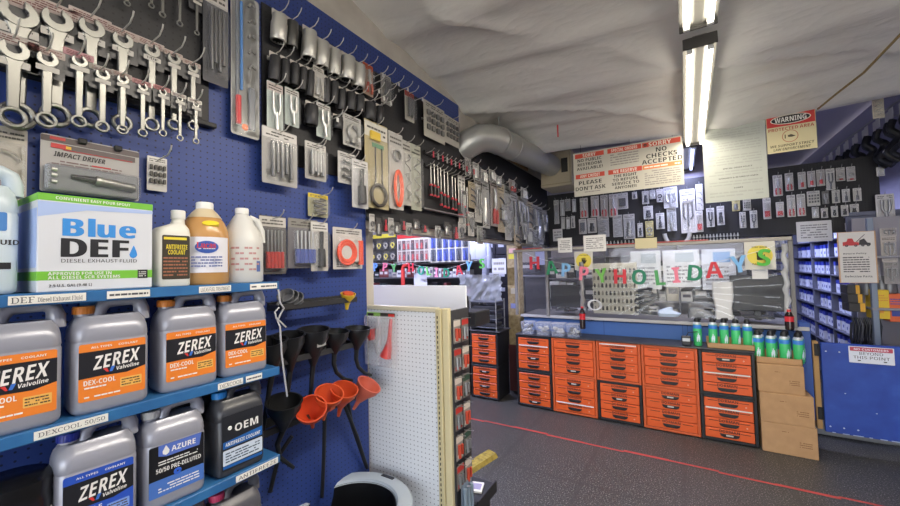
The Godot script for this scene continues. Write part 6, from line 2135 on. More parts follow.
# ---------------------------------------------------------------- opening on the left: second counter, display boards, back room
func left_back() -> void:
	# tan post with maroon foot
	var a := on_z(508, 300, -4.42)
	var b := on_z(519.5, 300, -4.42)
	var w := b.x - a.x
	var yb := on_z(514, 345, -4.42).y
	var o := thing("wooden_post", "tan wooden post with maroon foot and small stickers left of the counter", "post", Vector3((a.x + b.x) / 2, 0, -4.42 - w / 2))
	var s := Sh.new()
	s.box(Vector3(0, (yb + 2.0) / 2, 0), Vector3(w, 2.0 - yb, w), 0.006)
	part("shaft", s, tri_mat(noise_tex(0.03, [[0.0, "8b7853"], [0.5, "a8946c"], [1.0, "bba980"]], 6, 256), 2.0, 0.75), o)
	s = Sh.new()
	s.box(Vector3(0, yb / 2, 0), Vector3(w * 1.08, yb, w * 1.08), 0.005)
	part("foot", s, mat("5d2f2e", 0.6), o)
	for e in [[513, 250.5, 0.09, 0.055, "d8a8a0"], [513, 256.5, 0.1, 0.06, "d8cc40"], [514, 306, 0.08, 0.06, "8c93c4"], [513, 291, 0.07, 0.07, "c9c2ac"]]:
		var c := on_z(e[0], e[1], -4.41)
		s = Sh.new()
		s.box(Vector3(0, c.y, w / 2 + 0.001), Vector3(e[2], e[3], 0.003))
		part("sticker", s, mat(e[4], 0.6), o)
	# second run of cabinets
	for c in 2:
		for r in 2:
			var cb := drawer_cabinet(Vector3([-0.38, -0.83][c], 0.01 + r * 0.385, -3.985), [0.36, 0.42][c], 0.383, true, "%s black framed orange drawer cabinet %s" % [["lower", "upper"][r], ["under the wire rack left of the tan post", "half hidden behind the gondola packs"][c]], 13 + c * 2 + r)
	s = Sh.new()
	s.box(Vector3(-0.62, 0.79, -4.14), Vector3(0.9, 0.014, 0.34), 0.003)
	tag(part("cabinet_top", s, mat("2e2d2f", 0.45), self), "black top over the two drawer cabinet columns left of the post", "cabinet top")
	# wire rack on it
	o = thing("wire_rack", "grey wire rack with dark trays standing on the left drawer cabinets", "rack", Vector3(-0.4, 0.797, -4.14))
	for x in [-0.17, 0.17]:
		for z in [-0.12, 0.12]:
			s = Sh.new()
			s.bar(Vector3(x, 0, z), Vector3(x, 0.36, z), 0.008, 8)
			part("upright", s, steel, o)
	for k in 4:
		s = Sh.new()
		s.box(Vector3(0, 0.03 + k * 0.1, 0), Vector3(0.35, 0.012, 0.25), 0.003)
		part("shelf", s, mat("5b5c60", 0.4, 0.5), o)
		if k < 3:
			s = Sh.new()
			s.box(Vector3(0.0, 0.06 + k * 0.1, 0.0), Vector3(0.3, 0.045, 0.2), 0.006)
			part("tray", s, mat(["2f3032", "38393c", "2a2a2c"][k], 0.5), o)
	o = thing("parts_bin", "dark blue plastic bin on the black top beside the wire rack", "bin", Vector3(-0.7, 0.797, -4.1))
	s = Sh.new()
	s.loft([[0, 0.16, 0.2, 0.01], [0.1, 0.19, 0.22, 0.012]])
	part("bin", s, mat("2b356e", 0.5), o)
	# display boards with small packs
	var names := ["dark board of yellow and black packs beyond the white header", "cream board of red and black packs with red header", "cream board of blue packs at the edge of the opening"]
	var boards := [[364, 235, 396.5, 262, "3b372f", "cdbb3c"], [397, 234.5, 429.5, 262, "cfc8b6", "c2302c"], [430, 229, 469, 262, "d3cdba", ""]]
	for k in 3:
		var q := spot_z(boards[k].slice(0, 4), -4.2)
		var c: Vector3 = q[0]
		w = q[1]
		var h: float = q[2]
		o = thing("display_board", names[k], "display board", c)
		s = Sh.new()
		s.box(Vector3(0, 0, -0.01), Vector3(w, h, 0.015), 0.002)
		part("board", s, mat(boards[k][4], 0.6), o)
		if boards[k][5]:
			s = Sh.new()
			s.box(Vector3(0, h * 0.45, 0.002), Vector3(w * 0.96, h * 0.14, 0.012), 0.002)
			part("header", s, mat(boards[k][5], 0.5), o)
		var nx: int = [5, 7, 6][k]
		for r in 2:
			for i in nx:
				var pc := c + Vector3(lerpf(-w * 0.41, w * 0.41, i / (nx - 1.0)), h * (0.3 - 0.4 * r), 0.004)
				var col: Array = [["4a4636", "d0bc34", ""], ["6a4a44" if i % 2 else "a08a7c", "b3322c" if (i + r) % 3 else "2a2826", ""], ["4a5c94" if (i + r) % 4 != 1 else "55585c", "2540ac" if (i + r) % 4 != 1 else "24262a", ""]][k]
				if k == 0 and (i + r) % 2: col = ["2c2a26", "a39a80", ""]
				var pk := thing("hanging_pack", "%s pack, %s row of the %s, %s from left" % [["yellow and black", "red and black", "blue and white"][k], ["upper", "lower"][r], ["yellow board", "red headed board", "cream board"][k], ORD[i]], "tool pack", pc, 0.0)
				pack_parts(pk, w / nx * 0.78, h * 0.36, ["ring", "blob", "single"][k], col)
	# shelf clutter under the boards
	var q := spot_z([364, 262, 470, 288], -4.35)
	var c: Vector3 = q[0]
	o = thing("stock_shelf", "grey steel shelf crowded with small boxes behind the second banner", "shelf", Vector3(c.x, 0, -4.45))
	for y in [c.y + 0.16, c.y - 0.04, c.y - 0.26, c.y - 0.5]:
		s = Sh.new()
		s.box(Vector3(0, y, 0), Vector3(q[1] + 0.1, 0.02, 0.3), 0.003)
		part("board", s, mat("77777a", 0.45, 0.4), o)
	s = Sh.new()
	s.box(Vector3(0, c.y / 2 + 0.1, -0.15), Vector3(q[1] + 0.1, c.y + 0.2, 0.01))
	part("back_sheet", s, mat("4d4d52", 0.6), o)
	var r2 := RandomNumberGenerator.new()
	r2.seed = 17
	var pal := ["55565a", "2c2c2e", "8d8d8c", "bdbbb4", "3f4a4a", "7d4040", "a9a294", "c8c8c4"]
	for row in 3:
		var x: float = c.x - q[1] / 2
		var n := 0
		while x < c.x + q[1] / 2 - 0.03:
			var ww := r2.randf_range(0.05, 0.11)
			var hh := r2.randf_range(0.07, 0.15)
			var pc1: String = pal[r2.randi() % 8]
			stock_box(Vector3(x + ww / 2, c.y - 0.03 + [0.2, 0.0, -0.22][row] - 0.0, -4.36), Vector3(ww - 0.006, hh, 0.12), pc1, "%s small carton, %s on the %s board behind the second banner" % [tone(pc1), ORD[n], ["upper", "middle", "lower"][row]], "cartons on the %s board behind the second banner" % ["upper", "middle", "lower"][row])
			x += ww
			n += 1
	sheet_paper([414, 273, 427, 287], -4.18, "blank pale sheet hanging under the small red letter", "c9c9cc", 0)
	# red spill tube among the letters
	var rt := on_z(403, 276, -4.15)
	o = thing("red_funnel", "red long necked funnel hanging among the second banner's letters", "funnel", rt)
	s = Sh.new()
	s.tube([Vector3(0, -0.13, 0), Vector3(0, 0.1, 0), Vector3(0.02, 0.14, 0), Vector3(0.1, 0.16, 0)], [0.03, 0.028, 0.028, 0.03], 10)
	part("neck", s, mat("cc3c34", 0.45), o)
	# plastic roll and clutter right of the header panel
	var pr := on_z(480, 284, -4.25)
	o = thing("plastic_bag", "crumpled clear plastic heap over the stock left of the tan post", "plastic bag", pr + Vector3(0, -0.12, 0))
	s = Sh.new()
	s.smooth()
	var n2 := FastNoiseLite.new()
	n2.seed = 8
	n2.frequency = 6.0
	for i in 18:
		for k in 10:
			var f := func(ii: int, kk: int) -> Vector3:
				var x := lerpf(-0.3, 0.3, ii / 18.0)
				var y := lerpf(-0.1, 0.24, kk / 10.0)
				return Vector3(x, y, 0.1 * n2.get_noise_2d(x * 3.0, y * 3.0))
			s.tri(f.call(i, k), f.call(i, k + 1), f.call(i + 1, k + 1))
			s.tri(f.call(i, k), f.call(i + 1, k + 1), f.call(i + 1, k))
	part("film", s, mat("dfe3e4", 0.1, 0.0, 0.35), o)
	sheet_paper([492, 258.5, 506, 274], -4.28, "white notice stuck on the plastic left of the tan post", "d6d6d8", 2)
	# back room: cabinet of dark drawers, hanging white coveralls, light wall
	q = spot_z([485, 232, 508, 292], -6.6)
	c = q[0]
	o = thing("file_cabinet", "dark drawer cabinet with white labels in the room behind the post", "cabinet", Vector3(c.x, 0, -6.8))
	s = Sh.new()
	s.box(Vector3(0, 1.05, 0), Vector3(q[1], 2.1, 0.4), 0.006)
	part("body", s, mat("3a3840", 0.5), o)
	for r in 4:
		for k in 2:
			s = Sh.new()
			s.box(Vector3((k - 0.5) * q[1] * 0.48, 1.9 - r * 0.28, 0.21), Vector3(q[1] * 0.45, 0.25, 0.02), 0.004)
			var dr := part("drawer", s, mat("2f2d34", 0.45), o)
			s = Sh.new()
			s.box(Vector3((k - 0.5) * q[1] * 0.48, 1.95 - r * 0.28, 0.222), Vector3(q[1] * 0.24, 0.07, 0.004))
			part("label_card", s, mat("cfd0d8", 0.6), dr)
	for e in [472.5, 482]:
		var p := on_z(e, 240, -5.9)
		o = thing("coverall", "white coverall hanging in the back room, %s the dark cabinet" % ("beside" if e > 480 else "farther from"), "coverall", p)
		s = Sh.new()
		s.loft([[-0.75, 0.16, 0.1, 0.04], [-0.45, 0.24, 0.14, 0.05], [-0.2, 0.26, 0.15, 0.06], [-0.06, 0.24, 0.13, 0.05], [0.0, 0.1, 0.08, 0.03], [0.05, 0.09, 0.08, 0.03]])
		s.tube([Vector3(-0.11, -0.06, 0), Vector3(-0.15, -0.25, 0.02), Vector3(-0.14, -0.5, 0.03)], [0.045, 0.05, 0.04], 9)
		s.tube([Vector3(0.11, -0.06, 0), Vector3(0.15, -0.25, 0.02), Vector3(0.14, -0.5, 0.03)], [0.045, 0.05, 0.04], 9)
		part("garment", s, mat("bfc1cc", 0.8), o)
		s = Sh.new()
		s.tube([Vector3(0, 0.05, 0), Vector3(0, 0.1, 0), Vector3(0.02, 0.13, 0)], 0.006, 6)
		part("hanger", s, steel, o)
	# shelf of pale boxes seen right of the post
	for e in [[523, 236, 538, 263, "b0a89c", "tall tan carton stacked in the room right of the post"], [537, 232, 547, 265, "b9bcd4", "tall pale blue carton beside the black board corner"], [523, 262, 538, 272, "4c4a50", "low dark carton under the tan one right of the post"]]:
		q = spot_z(e.slice(0, 4), -5.7)
		c = q[0]
		stock_box(c - Vector3(0, q[2] / 2, 0), Vector3(q[1], q[2], 0.25), e[4], e[5], "")
	q = spot_z([521, 274, 549, 290], -5.6)
	o = thing("stock_table", "plain grey table carrying cartons in the room right of the post", "table", Vector3(q[0].x, 0, -5.72))
	s = Sh.new()
	s.box(Vector3(0, q[0].y + 0.09, 0), Vector3(q[1] + 0.3, 0.03, 0.5), 0.005)
	part("top", s, mat("77757a", 0.5), o)
	for x in [-0.3, 0.3]:
		s = Sh.new()
		s.box(Vector3(x, (q[0].y + 0.08) / 2, 0), Vector3(0.05, q[0].y + 0.08, 0.4), 0.005)
		part("leg", s, mat("55545a", 0.5), o)

func tone(c: String) -> String:
	var k := Color(c)
	if k.s > 0.35: return "reddish" if k.h < 0.1 else "bluish"
	return "black" if k.v < 0.2 else "dark grey" if k.v < 0.4 else "grey" if k.v < 0.6 else "pale grey" if k.v < 0.75 else "whitish"

func stock_box(at: Vector3, sz: Vector3, c: String, label: String, group: String) -> void:
	var o := thing("stock_box", label, "carton", at, 0.0, group)
	var s := Sh.new()
	s.box(Vector3(0, sz.y / 2, 0), sz, 0.003)
	part("carton", s, mat(c, 0.6), o)
	s = Sh.new()
	s.box(Vector3(0, sz.y * 0.55, sz.z / 2 + 0.0006), Vector3(sz.x * 0.7, sz.y * 0.3, 0.001))
	part("print", s, mat("c9c7c0" if Color(c).v < 0.5 else "5f5d66", 0.6), o)

# ---------------------------------------------------------------- right end: bins, hanging belts, boxed goods
func right_back() -> void:
	var bx := 3.05
	var o := thing("bin_shelving", "tall grey steel shelving filled with blue and white parts boxes", "shelving", Vector3(bx, 0, -6.3))
	var zs := [-5.28, -5.85, -6.55, -7.45, -9.2]
	var ys := []
	for k in 10: ys.append(1.96 - k * 0.2)
	var gm := mat("66697a", 0.45, 0.3)
	for z in zs:
		var s := Sh.new()
		s.box(Vector3(0.2, 1.0, z + 6.3), Vector3(0.4, 2.0, 0.03), 0.003)
		part("upright", s, gm, o)
	for y in ys:
		var s := Sh.new()
		s.box(Vector3(0.2, y, -0.94), Vector3(0.4, 0.014, 3.95), 0.003)
		part("shelf_board", s, gm, o)
	var proto: Node3D
	var box_name := "slim blue topped parts box, %s in the %s row of the %s shelving bay"
	var r := RandomNumberGenerator.new()
	r.seed = 77
	for c in 4:
		var z0: float = zs[c] - 0.025
		var z1: float = zs[c + 1] + 0.025
		var n: int = [6, 6, 7, 9][c]
		for k in range(1, 8):
			for i in n:
				var ww := (z0 - z1) / n
				var at := Vector3(bx + 0.02 + r.randf_range(0, 0.03), float(ys[k]) + 0.008, z0 - ww * (i + 0.5))
				if r.randf() < 0.08: continue
				if proto == null:
					proto = thing("parts_box", box_name % [ORD[i], ORD[k - 1], ["nearest", "second", "third", "farthest"][c]], "parts box", at, 0.0, "blue and white boxes in the grey shelving")
					var s := Sh.new()
					s.box(Vector3(0.1, 0.05, 0), Vector3(0.2, 0.1, 0.078), 0.002)
					part("carton", s, mat("ccd1e2", 0.55), proto)
					s = Sh.new()
					s.box(Vector3(0.1, 0.122, 0), Vector3(0.201, 0.045, 0.079), 0.002)
					part("blue_top", s, mat("2b3aa0", 0.5), proto)
					s = Sh.new()
					s.box(Vector3(-0.0006, 0.05, 0.012), Vector3(0.001, 0.03, 0.03))
					part("print", s, mat("5a62a0", 0.6), proto)
				else: copy(proto, box_name % [ORD[i], ORD[k - 1], ["nearest", "second", "third", "farthest"][c]], at, r.randf_range(-0.08, 0.08))
	# black hoses and belts with white tags on the right wall
	o = thing("hanging_rail", "thin steel rail high on the right carrying black hoses", "rail", Vector3(3.33, 2.93, -5.4))
	var s := Sh.new()
	s.bar(Vector3(0, 0, 1.5), Vector3(0, 0, -1.6), 0.008, 8)
	part("rail", s, steel, o)
	s = Sh.new()
	for z in [1.4, 0.0, -1.5]: s.bar(Vector3(0, 0, z), Vector3(0.24, 0.0, z), 0.007, 6)
	part("bracket", s, steel, o)
	for k in 20:
		var z := -4.45 - k * 0.135
		var at := Vector3(3.32 + 0.02 * (k % 2), 2.91, z)
		o = thing("hanging_hose", "black moulded hose with white tag on the high rail, %s from the gate end" % ORD[k], "hose", at, 0.0, "black hoses on the high rail")
		var d: float = [0.0, 0.06, -0.05, 0.09][k % 4]
		var pts := [Vector3(0, -0.12, 0), Vector3(-0.02, -0.2, d * 0.5), Vector3(0.03, -0.27, d), Vector3(-0.01, -0.35, d * 0.4), Vector3(-0.05, -0.42, -d), Vector3(0.02, -0.5, -d * 0.4)]
		s = Sh.new()
		var cv := Curve3D.new()
		for i in 6:
			var tn: Vector3 = (pts[mini(i + 1, 5)] - pts[maxi(i - 1, 0)]) / 6.0
			cv.add_point(pts[i], -tn, tn)
		var sp := []
		for i in 19: sp.append(cv.samplef(i * 5.0 / 18.0))
		s.tube(sp, 0.022 + 0.006 * (k % 3), 9)
		part("hose", s, mat("1e1f21", 0.45), o)
		s = Sh.new()
		s.box(Vector3(-0.01, -0.06, 0), Vector3(0.004, 0.1, 0.085), 0.001)
		part("tag", s, mat("dcdad4", 0.6), o)
		s = Sh.new()
		s.bar(Vector3(0, -0.01, 0), Vector3(0, -0.13, 0), 0.003, 6)
		part("wire", s, steel, o)
		if k % 3 == 1:
			s = Sh.new()
			s.ring(Vector3(-0.05, -0.4, 0.0), 0.012, 0.026, 0.02, 14)
			part("fitting", s, mat("b9b9b6", 0.35, 0.6), o)
	# packs hanging in front of the right wall corner
	var e2 := [[886, 60, 900, 92, "foil wrapped belt at the right picture edge under the ceiling"], [872, 92, 884, 118, "clear bag with pale belts beside the foil wrapped one"]]
	for e in e2:
		var q := spot_z(e.slice(0, 4), -4.35)
		var p := thing("hanging_pack", e[4], "tool pack", q[0] + Vector3(0, q[2] / 2, 0))
		pack_parts(p, q[1], q[2], "wire", ["cfc6b4", "b5b5b2", ""])
		s = Sh.new()
		s.bar(Vector3(0, -0.01, 0), Vector3(0, 3.36 - p.position.y, 0), 0.003)
		part("hanging_wire", s, steel, p)
	# display shelf with boxes
	o = thing("display_shelf", "grey display shelf with black and yellow boxes beside the poster", "shelf", Vector3(3.32, 0, -5.0))
	for y in [1.09, 0.72, 1.55]:
		s = Sh.new()
		s.box(Vector3(0.05, y, 0), Vector3(0.62, 0.022, 0.36), 0.004)
		part("board", s, mat("8f8f94", 0.45, 0.4), o)
	s = Sh.new()
	s.box(Vector3(-0.235, 0.95, 0.15), Vector3(0.04, 1.9, 0.04), 0.003)
	s.box(Vector3(-0.02, 0.55, 0.19), Vector3(0.07, 1.05, 0.02), 0.003)
	part("upright", s, mat("7c8694", 0.45, 0.4), o)
	s = Sh.new()
	s.box(Vector3(0.05, 0.98, -0.17), Vector3(0.62, 1.9, 0.012))
	part("back_sheet", s, mat("9a979c", 0.6), o)
	for e in [[849, 303, 866, 312, "2a2622", "black and yellow box, lowest of the stack by the bins"], [848, 294, 863, 303, "2b2823", "black and yellow box, second of the stack by the bins"], [847, 285, 860, 294, "2a2723", "black and yellow box, third of the stack by the bins"]]:
		var q := spot_z(e.slice(0, 4), -4.86)
		var p := thing("tool_box", e[5], "carton", q[0] - Vector3(0, q[2] / 2, 0))
		s = Sh.new()
		s.box(Vector3(0, q[2] / 2, -0.09), Vector3(q[1], q[2] * 0.97, 0.18), 0.003)
		part("carton", s, mat(e[4], 0.5), p)
		s = Sh.new()
		s.box(Vector3(q[1] * 0.32, q[2] / 2, -0.089), Vector3(q[1] * 0.3, q[2] * 0.96, 0.181))
		part("yellow_print", s, mat("dca62a", 0.5), p)
	for e in [[872, 290, 890, 319, "e0bc24", "bright yellow box standing at the edge of the display shelf", "d4902c"], [889, 294, 906, 322, "d8622c", "orange box cut by the right picture edge", "3c4a9a"]]:
		var q := spot_z(e.slice(0, 4), -4.84)
		var p := thing("goods_box", e[5], "carton", q[0] - Vector3(0, q[2] / 2, 0))
		s = Sh.new()
		s.box(Vector3(0, q[2] / 2, -0.07), Vector3(q[1], q[2], 0.14), 0.003)
		part("carton", s, mat(e[4], 0.45), p)
		s = Sh.new()
		s.box(Vector3(-q[1] * 0.1, q[2] * 0.3, 0.0006), Vector3(q[1] * 0.5, q[2] * 0.2, 0.001))
		lines(s, -q[1] * 0.4, q[1] * 0.4, q[2] * 0.6, q[2] * 0.85, 3, 0.0008, 4)
		part("print", s, mat(e[6], 0.5), p)
	for k in 4:
		var c := on_z(866 + k * 7.5, 284, -4.95)
		var p := thing("filter_can", "round grey filter standing behind the yellow box, %s of four" % ORD[k], "filter", c + Vector3(0, -0.1, 0))
		s = Sh.new()
		s.lathe([Vector2(0, 0), Vector2(0.05, 0), Vector2(0.053, 0.01), Vector2(0.053, 0.16), Vector2(0.045, 0.175), Vector2(0, 0.178)], 18)
		part("can", s, mat("77787a", 0.35, 0.4), p)
	for k in 8:
		var c := on_z(854 + k * 3.6, 332, -4.9)
		var p := thing("hanging_clamp", "dark cable loop hanging under the boxed goods, %s from the bins" % ORD[k], "cable", c + Vector3(0, 0.13, 0), 0.0, "dark cable loops under the display shelf")
		s = Sh.new()
		s.tube([Vector3(0, 0, 0), Vector3(0.012, -0.08, 0.01), Vector3(-0.005, -0.2, 0.02), Vector3(-0.015, -0.26, 0.0), Vector3(-0.02, -0.18, -0.01), Vector3(-0.012, -0.04, 0)], 0.009, 7)
		part("loop", s, mat(["1e1e20", "2c2e33", "4a4c52"][k % 3], 0.45), p)
	for e in [[881, 236, 897, 262, "w"], [868, 262, 880, 280, "g"], [884, 262, 899, 284, "g"], [880, 228, 897, 236, "w"]]:
		var q := spot_z(e.slice(0, 4), -4.85)
		var p := thing("hanging_pack", "%s clear pack hanging right of the tow truck poster at height of its %s" % ["white" if e[4] == "w" else "grey", "top edge" if e[1] < 230 else "drawing" if e[1] < 240 else "lower text" if e[0] < 870 else "lower edge"], "tool pack", q[0] + Vector3(0, q[2] / 2, 0))
		pack_parts(p, q[1], q[2], "puller", ["b9b2ac" if e[4] == "w" else "9a9694", "8f8f8e", ""])
	sheet_paper([845, 222.5, 862, 230], -5.3, "small printed card above the tow truck poster", "b9b9ba", 2)

# ---------------------------------------------------------------- duct, heater, things on and behind the counter, ceiling bits
func small_things() -> void:
	var g := mat("b4b5b0", 0.38, 0.6)
	var o := thing("air_duct", "round silver sheet metal duct bending out of the wall under the ceiling", "duct", Vector3.ZERO)
	var e0 := on_z(551, 166, -4.6)
	var s := Sh.new()
	var rad := 0.125
	var c0 := on_x(492, 136, 0.24)
	s.tube([Vector3(-0.02, c0.y - 0.1, -2.93), Vector3(0.06, c0.y - 0.06, -2.94), Vector3(0.14, c0.y - 0.02, -2.98), Vector3(0.2, c0.y, -3.07), Vector3(0.24, c0.y, -3.2)], rad, 22)
	part("elbow", s, g, o)
	s = Sh.new()
	s.tube([Vector3(0.24, c0.y, -3.2), Vector3(e0.x, e0.y, e0.z)], rad, 22)
	part("pipe", s, g, o)
	for t in [0.0, 0.18, 0.7]:
		s = Sh.new()
		var p := Vector3(0.24, c0.y, -3.2).lerp(e0, t)
		var d := (e0 - Vector3(0.24, c0.y, -3.2)).normalized()
		s.tube([p - d * 0.012, p - d * 0.006, p + d * 0.006, p + d * 0.012], [rad, rad + 0.006, rad + 0.006, rad], 22)
		part("seam_band", s, g, o)
	s = Sh.new()
	s.bar(Vector3(0.24, c0.y + rad, -3.2), Vector3(0.24, c0.y + rad + 0.1, -3.2), 0.006)
	s.bar(Vector3(0.27, e0.y + rad - 0.02, -4.2), Vector3(0.27, e0.y + rad + 0.12, -4.2), 0.006)
	part("hanger_strap", s, steel, o)
	var a := on_z(541, 190, -4.62)
	var b := on_z(571.5, 165, -4.62)
	o = thing("heater_unit", "cream square heater box at the end of the silver duct", "heater", Vector3((a.x + b.x) / 2, a.y, -4.84))
	var w := b.x - a.x
	var h: float = on_z(556, 152, -4.62).y - on_z(556, 187, -4.62).y
	s = Sh.new()
	s.box(Vector3(0, h / 2 + 0.02, 0), Vector3(w, h, 0.44), 0.012)
	part("case", s, mat("b7ab90", 0.5), o)
	s = Sh.new()
	for zz in [-0.12, 0.12]: s.bar(Vector3(-o.position.x, h * 0.9, zz), Vector3(-w * 0.4, h * 0.9, zz), 0.012)
	part("wall_bracket", s, steel, o)
	s = Sh.new()
	s.box(Vector3(w * 0.28, h * 0.62, 0.221), Vector3(w * 0.2, h * 0.4, 0.006), 0.002)
	part("vent_opening", s, mat("2c2a26", 0.7), o)
	s = Sh.new()
	s.box(Vector3(0, h * 0.12, 0.222), Vector3(w, 0.012, 0.006), 0.002)
	s.box(Vector3(w / 2 - 0.02, h * 0.55, 0.222), Vector3(0.012, h * 0.85, 0.006), 0.002)
	part("trim_strip", s, mat("a09578", 0.5), o)
	# brown panels behind the duct
	s = Sh.new()
	s.box(Vector3(0.02, 2.9, -4.0), Vector3(0.02, 0.3, 1.1), 0.003)
	tag(part("wood_panel", s, mat("8a6a4a", 0.7), self), "brown wooden panel on the wall behind the silver duct", "panel")
	# red ribbon and cable on the ceiling
	o = thing("ribbon", "short red ribbon dangling from the ceiling before the cream heater", "ribbon", on_z(558, 137, -3.6))
	s = Sh.new()
	s.box(Vector3(0, 0.09, 0), Vector3(0.012, 0.18, 0.002))
	s.box(Vector3(-0.006, 0.19, 0.002), Vector3(0.03, 0.03, 0.004), 0.001)
	part("ribbon", s, red, o)
	o = thing("ceiling_cable", "tan cable running down under the plastic ceiling at the right", "cable", Vector3.ZERO)
	s = Sh.new()
	var p0 := on_z(818, 109, -4.02)
	var p1 := on_z(900, 35, -2.9)
	s.tube([p0, p0.lerp(p1, 0.3) + Vector3(0, -0.01, 0), p0.lerp(p1, 0.65) + Vector3(0, -0.03, 0), p1, p1 + (p1 - p0) * 0.5], 0.007, 7)
	part("cable", s, mat("8d7a4c", 0.7), o)
	# clear bins on the left of the cabinet top
	for k in 4:
		var q := spot_z([[521, 533.5], [535.5, 549.5], [550.5, 564.5], [566, 580]][k].slice(0, 1) + [317.0] + [[521, 533.5], [535.5, 549.5], [550.5, 564.5], [566, 580]][k].slice(1) + [334.0], -4.03)
		o = thing("clear_bin", "clear plastic bin of small parts on the cabinet top, %s from the tan post" % ORD[k], "bin", Vector3(q[0].x, 0.793, -4.08))
		var bw: float = q[1]
		s = Sh.new()
		s.loft([[0, bw * 0.8, 0.13, 0.012], [0.13, bw * 0.98, 0.16, 0.014]])
		part("bin", s, mat("dfe2e4", 0.1, 0.0, 0.25), o)
		var r := RandomNumberGenerator.new()
		r.seed = k
		for i in 9:
			s = Sh.new()
			var c := Vector3(r.randf_range(-0.3, 0.3) * bw, 0.02 + r.randf_range(0, 0.07), r.randf_range(-0.04, 0.04))
			if k == 0: s.tube([c + Vector3(-0.02, 0, 0), c + Vector3(0.025, 0.02, 0.01)], 0.012, 8)
			else: s.box(c, Vector3(0.035, 0.024, 0.03), 0.005)
			part("small_part", s, mat(["45464a", "c9c9c4", "b5b3aa", "cfd0cc"][(k + i % 2) % 4], 0.5), o)
	# small clock like device
	var c := on_z(686.5, 344, -4.02)
	o = thing("desk_clock", "little black and white gadget with antenna on the cabinet top", "clock", Vector3(c.x, 0.793, -4.03))
	s = Sh.new()
	s.box(Vector3(0, 0.045, 0), Vector3(0.075, 0.085, 0.04), 0.008)
	part("case", s, mat("2b2c2f", 0.45), o)
	s = Sh.new()
	s.box(Vector3(0, 0.055, 0.021), Vector3(0.058, 0.028, 0.002))
	part("display", s, mat("c6ccd0", 0.4), o)
	s = Sh.new()
	s.tube([Vector3(0, 0.085, 0), Vector3(0.02, 0.12, 0), Vector3(0.09, 0.13, 0)], 0.004, 6)
	part("antenna", s, black, o)
	# goods behind the plastic screen
	var yw := on_z(690, 318, -4.2).y - 0.005
	o = thing("vial_rack", "cream rack of small capped vials standing on the counter behind the screen", "rack", Vector3(on_z(615, 300, -4.3).x, yw, -4.3))
	s = Sh.new()
	s.box(Vector3(0, 0.27, -0.02), Vector3(0.44, 0.54, 0.03), 0.004)
	part("board", s, mat("c9c5b4", 0.5), o)
	for r in 6:
		s = Sh.new()
		s.box(Vector3(0, 0.035 + r * 0.08, 0.01), Vector3(0.44, 0.008, 0.05), 0.001)
		part("ledge", s, mat("bdb9a8", 0.5), o)
		for i in 11:
			s = Sh.new()
			s.move(Vector3(-0.195 + i * 0.039, 0.04 + r * 0.08, 0.014))
			s.lathe([Vector2(0.0, 0), Vector2(0.011, 0), Vector2(0.011, 0.03), Vector2(0.007, 0.034), Vector2(0.007, 0.044), Vector2(0, 0.045)], 8)
			part("vial", s, mat("3a3833" if (i + r) % 4 else "8c887c", 0.45), o)
	for e in [[757, 293, 0.4, 0.33, "black monitor seen from behind on the counter under the blue letter"], [566, 296, 0.36, 0.26, "dark monitor standing left of the first cola bottle"]]:
		var p := on_z(e[0], e[1], -4.45)
		o = thing("monitor", e[4], "monitor", Vector3(p.x, yw, -4.45))
		s = Sh.new()
		s.box(Vector3(0, p.y - yw, 0), Vector3(e[2], e[3], 0.04), 0.008)
		part("screen_case", s, mat("17181a", 0.4), o)
		s = Sh.new()
		s.box(Vector3(0, (p.y - yw) / 2 - 0.02, -0.02), Vector3(0.05, p.y - yw, 0.03), 0.004)
		s.box(Vector3(0, 0.008, -0.02), Vector3(0.22, 0.016, 0.16), 0.004)
		part("stand", s, mat("1f2022", 0.4), o)
	var r := RandomNumberGenerator.new()
	r.seed = 40
	var pal := ["3a3b3e", "77787a", "c9c9c6", "a9a9a6", "2a2a2c", "5f6b78", "d6d6d2", "b9b3a2"]
	# stock shelves on the wall behind the counter
	o = thing("wall_shelving", "grey shelving of stock on the wall behind the plastic screen", "shelving", Vector3(1.2, 0, -5.28))
	for y in [0.8, 1.08, 1.36, 1.64]:
		s = Sh.new()
		s.box(Vector3(0, y, 0), Vector3(2.36, 0.018, 0.26), 0.003)
		part("board", s, mat("86868a", 0.45, 0.3), o)
	for x in [-1.18, -0.4, 0.4, 1.18]:
		s = Sh.new()
		s.box(Vector3(x, 0.9, 0), Vector3(0.02, 1.8, 0.26), 0.002)
		part("upright", s, mat("6f6f74", 0.45, 0.3), o)
	for row in 3:
		var x := 0.06
		var cn := 0
		while x < 2.3:
			var ww := r.randf_range(0.07, 0.16)
			var pc2: String = pal[r.randi() % 8]
			if absf(fposmod(x + ww / 2 - 0.02, 0.79) - 0.0) > 0.06: stock_box(Vector3(x + ww / 2, [0.81, 1.09, 1.37][row], -5.24), Vector3(ww - 0.008, r.randf_range(0.1, 0.24), 0.16), pc2, "%s carton, %s on the %s shelf behind the plastic screen" % [tone(pc2), ORD[cn], ["lower", "middle", "upper"][row]], "cartons on the %s shelf behind the plastic screen" % ["lower", "middle", "upper"][row])
			cn += 1
			x += ww
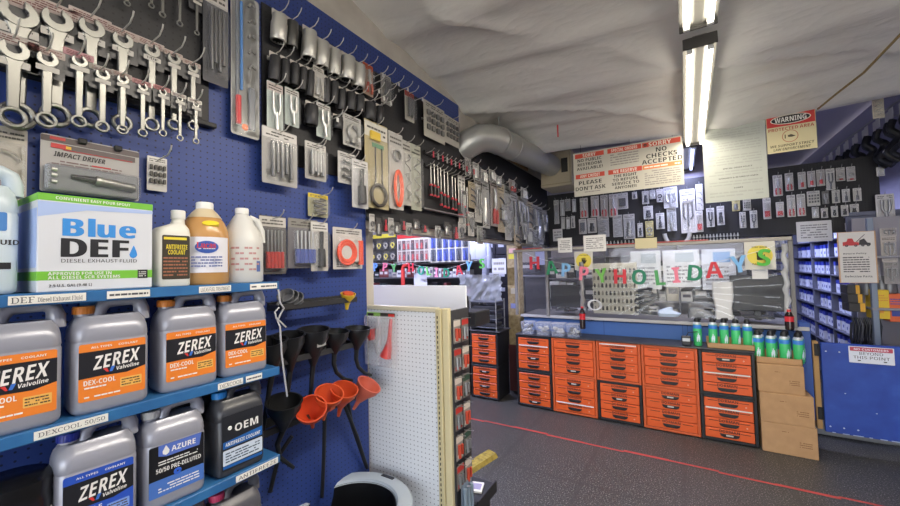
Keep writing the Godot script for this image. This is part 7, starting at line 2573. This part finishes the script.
	# papers, coil and tools lying on the counter behind the screen
	for k in 4:
		var p := on_z([645, 668, 700, 724][k], 312, -4.28)
		var names := ["loose black cables in a heap right of the vial rack", "white crumpled wipes on the counter under the letter L", "grey stapler shaped tool on the counter under the letter D", "white device with short legs on the counter under the letter Y"]
		o = thing(["cable_heap", "paper_wipes", "counter_tool", "card_reader"][k], names[k], ["cable", "paper", "tool", "device"][k], Vector3(p.x, yw, -4.3))
		s = Sh.new()
		if k == 0:
			var pts := []
			for i in 44: pts.append(Vector3(0.1 * cos(i * 0.9) * (1 - i * 0.008), 0.02 + i * 0.006, 0.06 * sin(i * 0.9)))
			s.tube(pts, 0.011, 7)
			part("cables", s, mat("1a1a1c", 0.5), o)
		elif k == 1:
			s.loft([[0, 0.16, 0.1, 0.03], [0.03, 0.2, 0.12, 0.04, 0.01], [0.06, 0.12, 0.07, 0.03, -0.02], [0.09, 0.04, 0.03, 0.012, 0.02]])
			part("wipes", s, mat("c3d3e4", 0.8), o)
		elif k == 2:
			s.loft([[0, 0.2, 0.08, 0.02], [0.05, 0.19, 0.07, 0.02], [0.09, 0.1, 0.05, 0.02, -0.03]])
			part("body", s, mat("55585e", 0.45), o)
		else:
			s.loft([[0, 0.14, 0.12, 0.02], [0.1, 0.12, 0.1, 0.02], [0.2, 0.16, 0.06, 0.02, 0, -0.02], [0.34, 0.16, 0.05, 0.02, 0, -0.03]])
			part("body", s, mat("d0d0cc", 0.4), o)
	for e in [[631, 251, 661, 289, "plain pale board behind the screen over the vial rack's right edge", "dfe2da"], [663, 250, 700, 287, "pale printed board behind the screen between the letters L and D", "e4e6e0"], [702, 249, 736, 290, "pale board with a blue picture behind the screen near the red letter A", "dfe3e2"]]:
		var q := spot_z(e.slice(0, 4), -5.1)
		o = thing("poster_board", e[4], "poster", q[0])
		s = Sh.new()
		s.box(Vector3.ZERO, Vector3(q[1], q[2], 0.012), 0.002)
		part("board", s, mat(e[5], 0.4), o)
		s = Sh.new()
		lines(s, -q[1] * 0.4, q[1] * 0.3, -q[2] * 0.4, q[2] * 0.1, 5, 0.0065, int(e[0]))
		part("print", s, mat("9a9c98", 0.6), o)
		s = Sh.new()
		s.box(Vector3(q[1] * 0.1, q[2] * 0.3, 0.0065), Vector3(q[1] * 0.5, q[2] * 0.25, 0.001))
		part("picture", s, mat("7fb0dc" if e[0] > 700 else "b9c4c0", 0.5), o)
	var pc := on_z(594, 305, -4.1)
	o = thing("cord_coil", "white looped cord beside the first cola bottle behind the screen", "cord", pc)
	for k in 3:
		s = Sh.new()
		var pts := []
		for i in 20: pts.append(Vector3(cos(TAU * i / 20) * 0.06 + k * 0.008, sin(TAU * i / 20) * 0.05, 0.006 * k))
		s.tube(pts, 0.006, 6, true)
		part("loop", s, white, o)
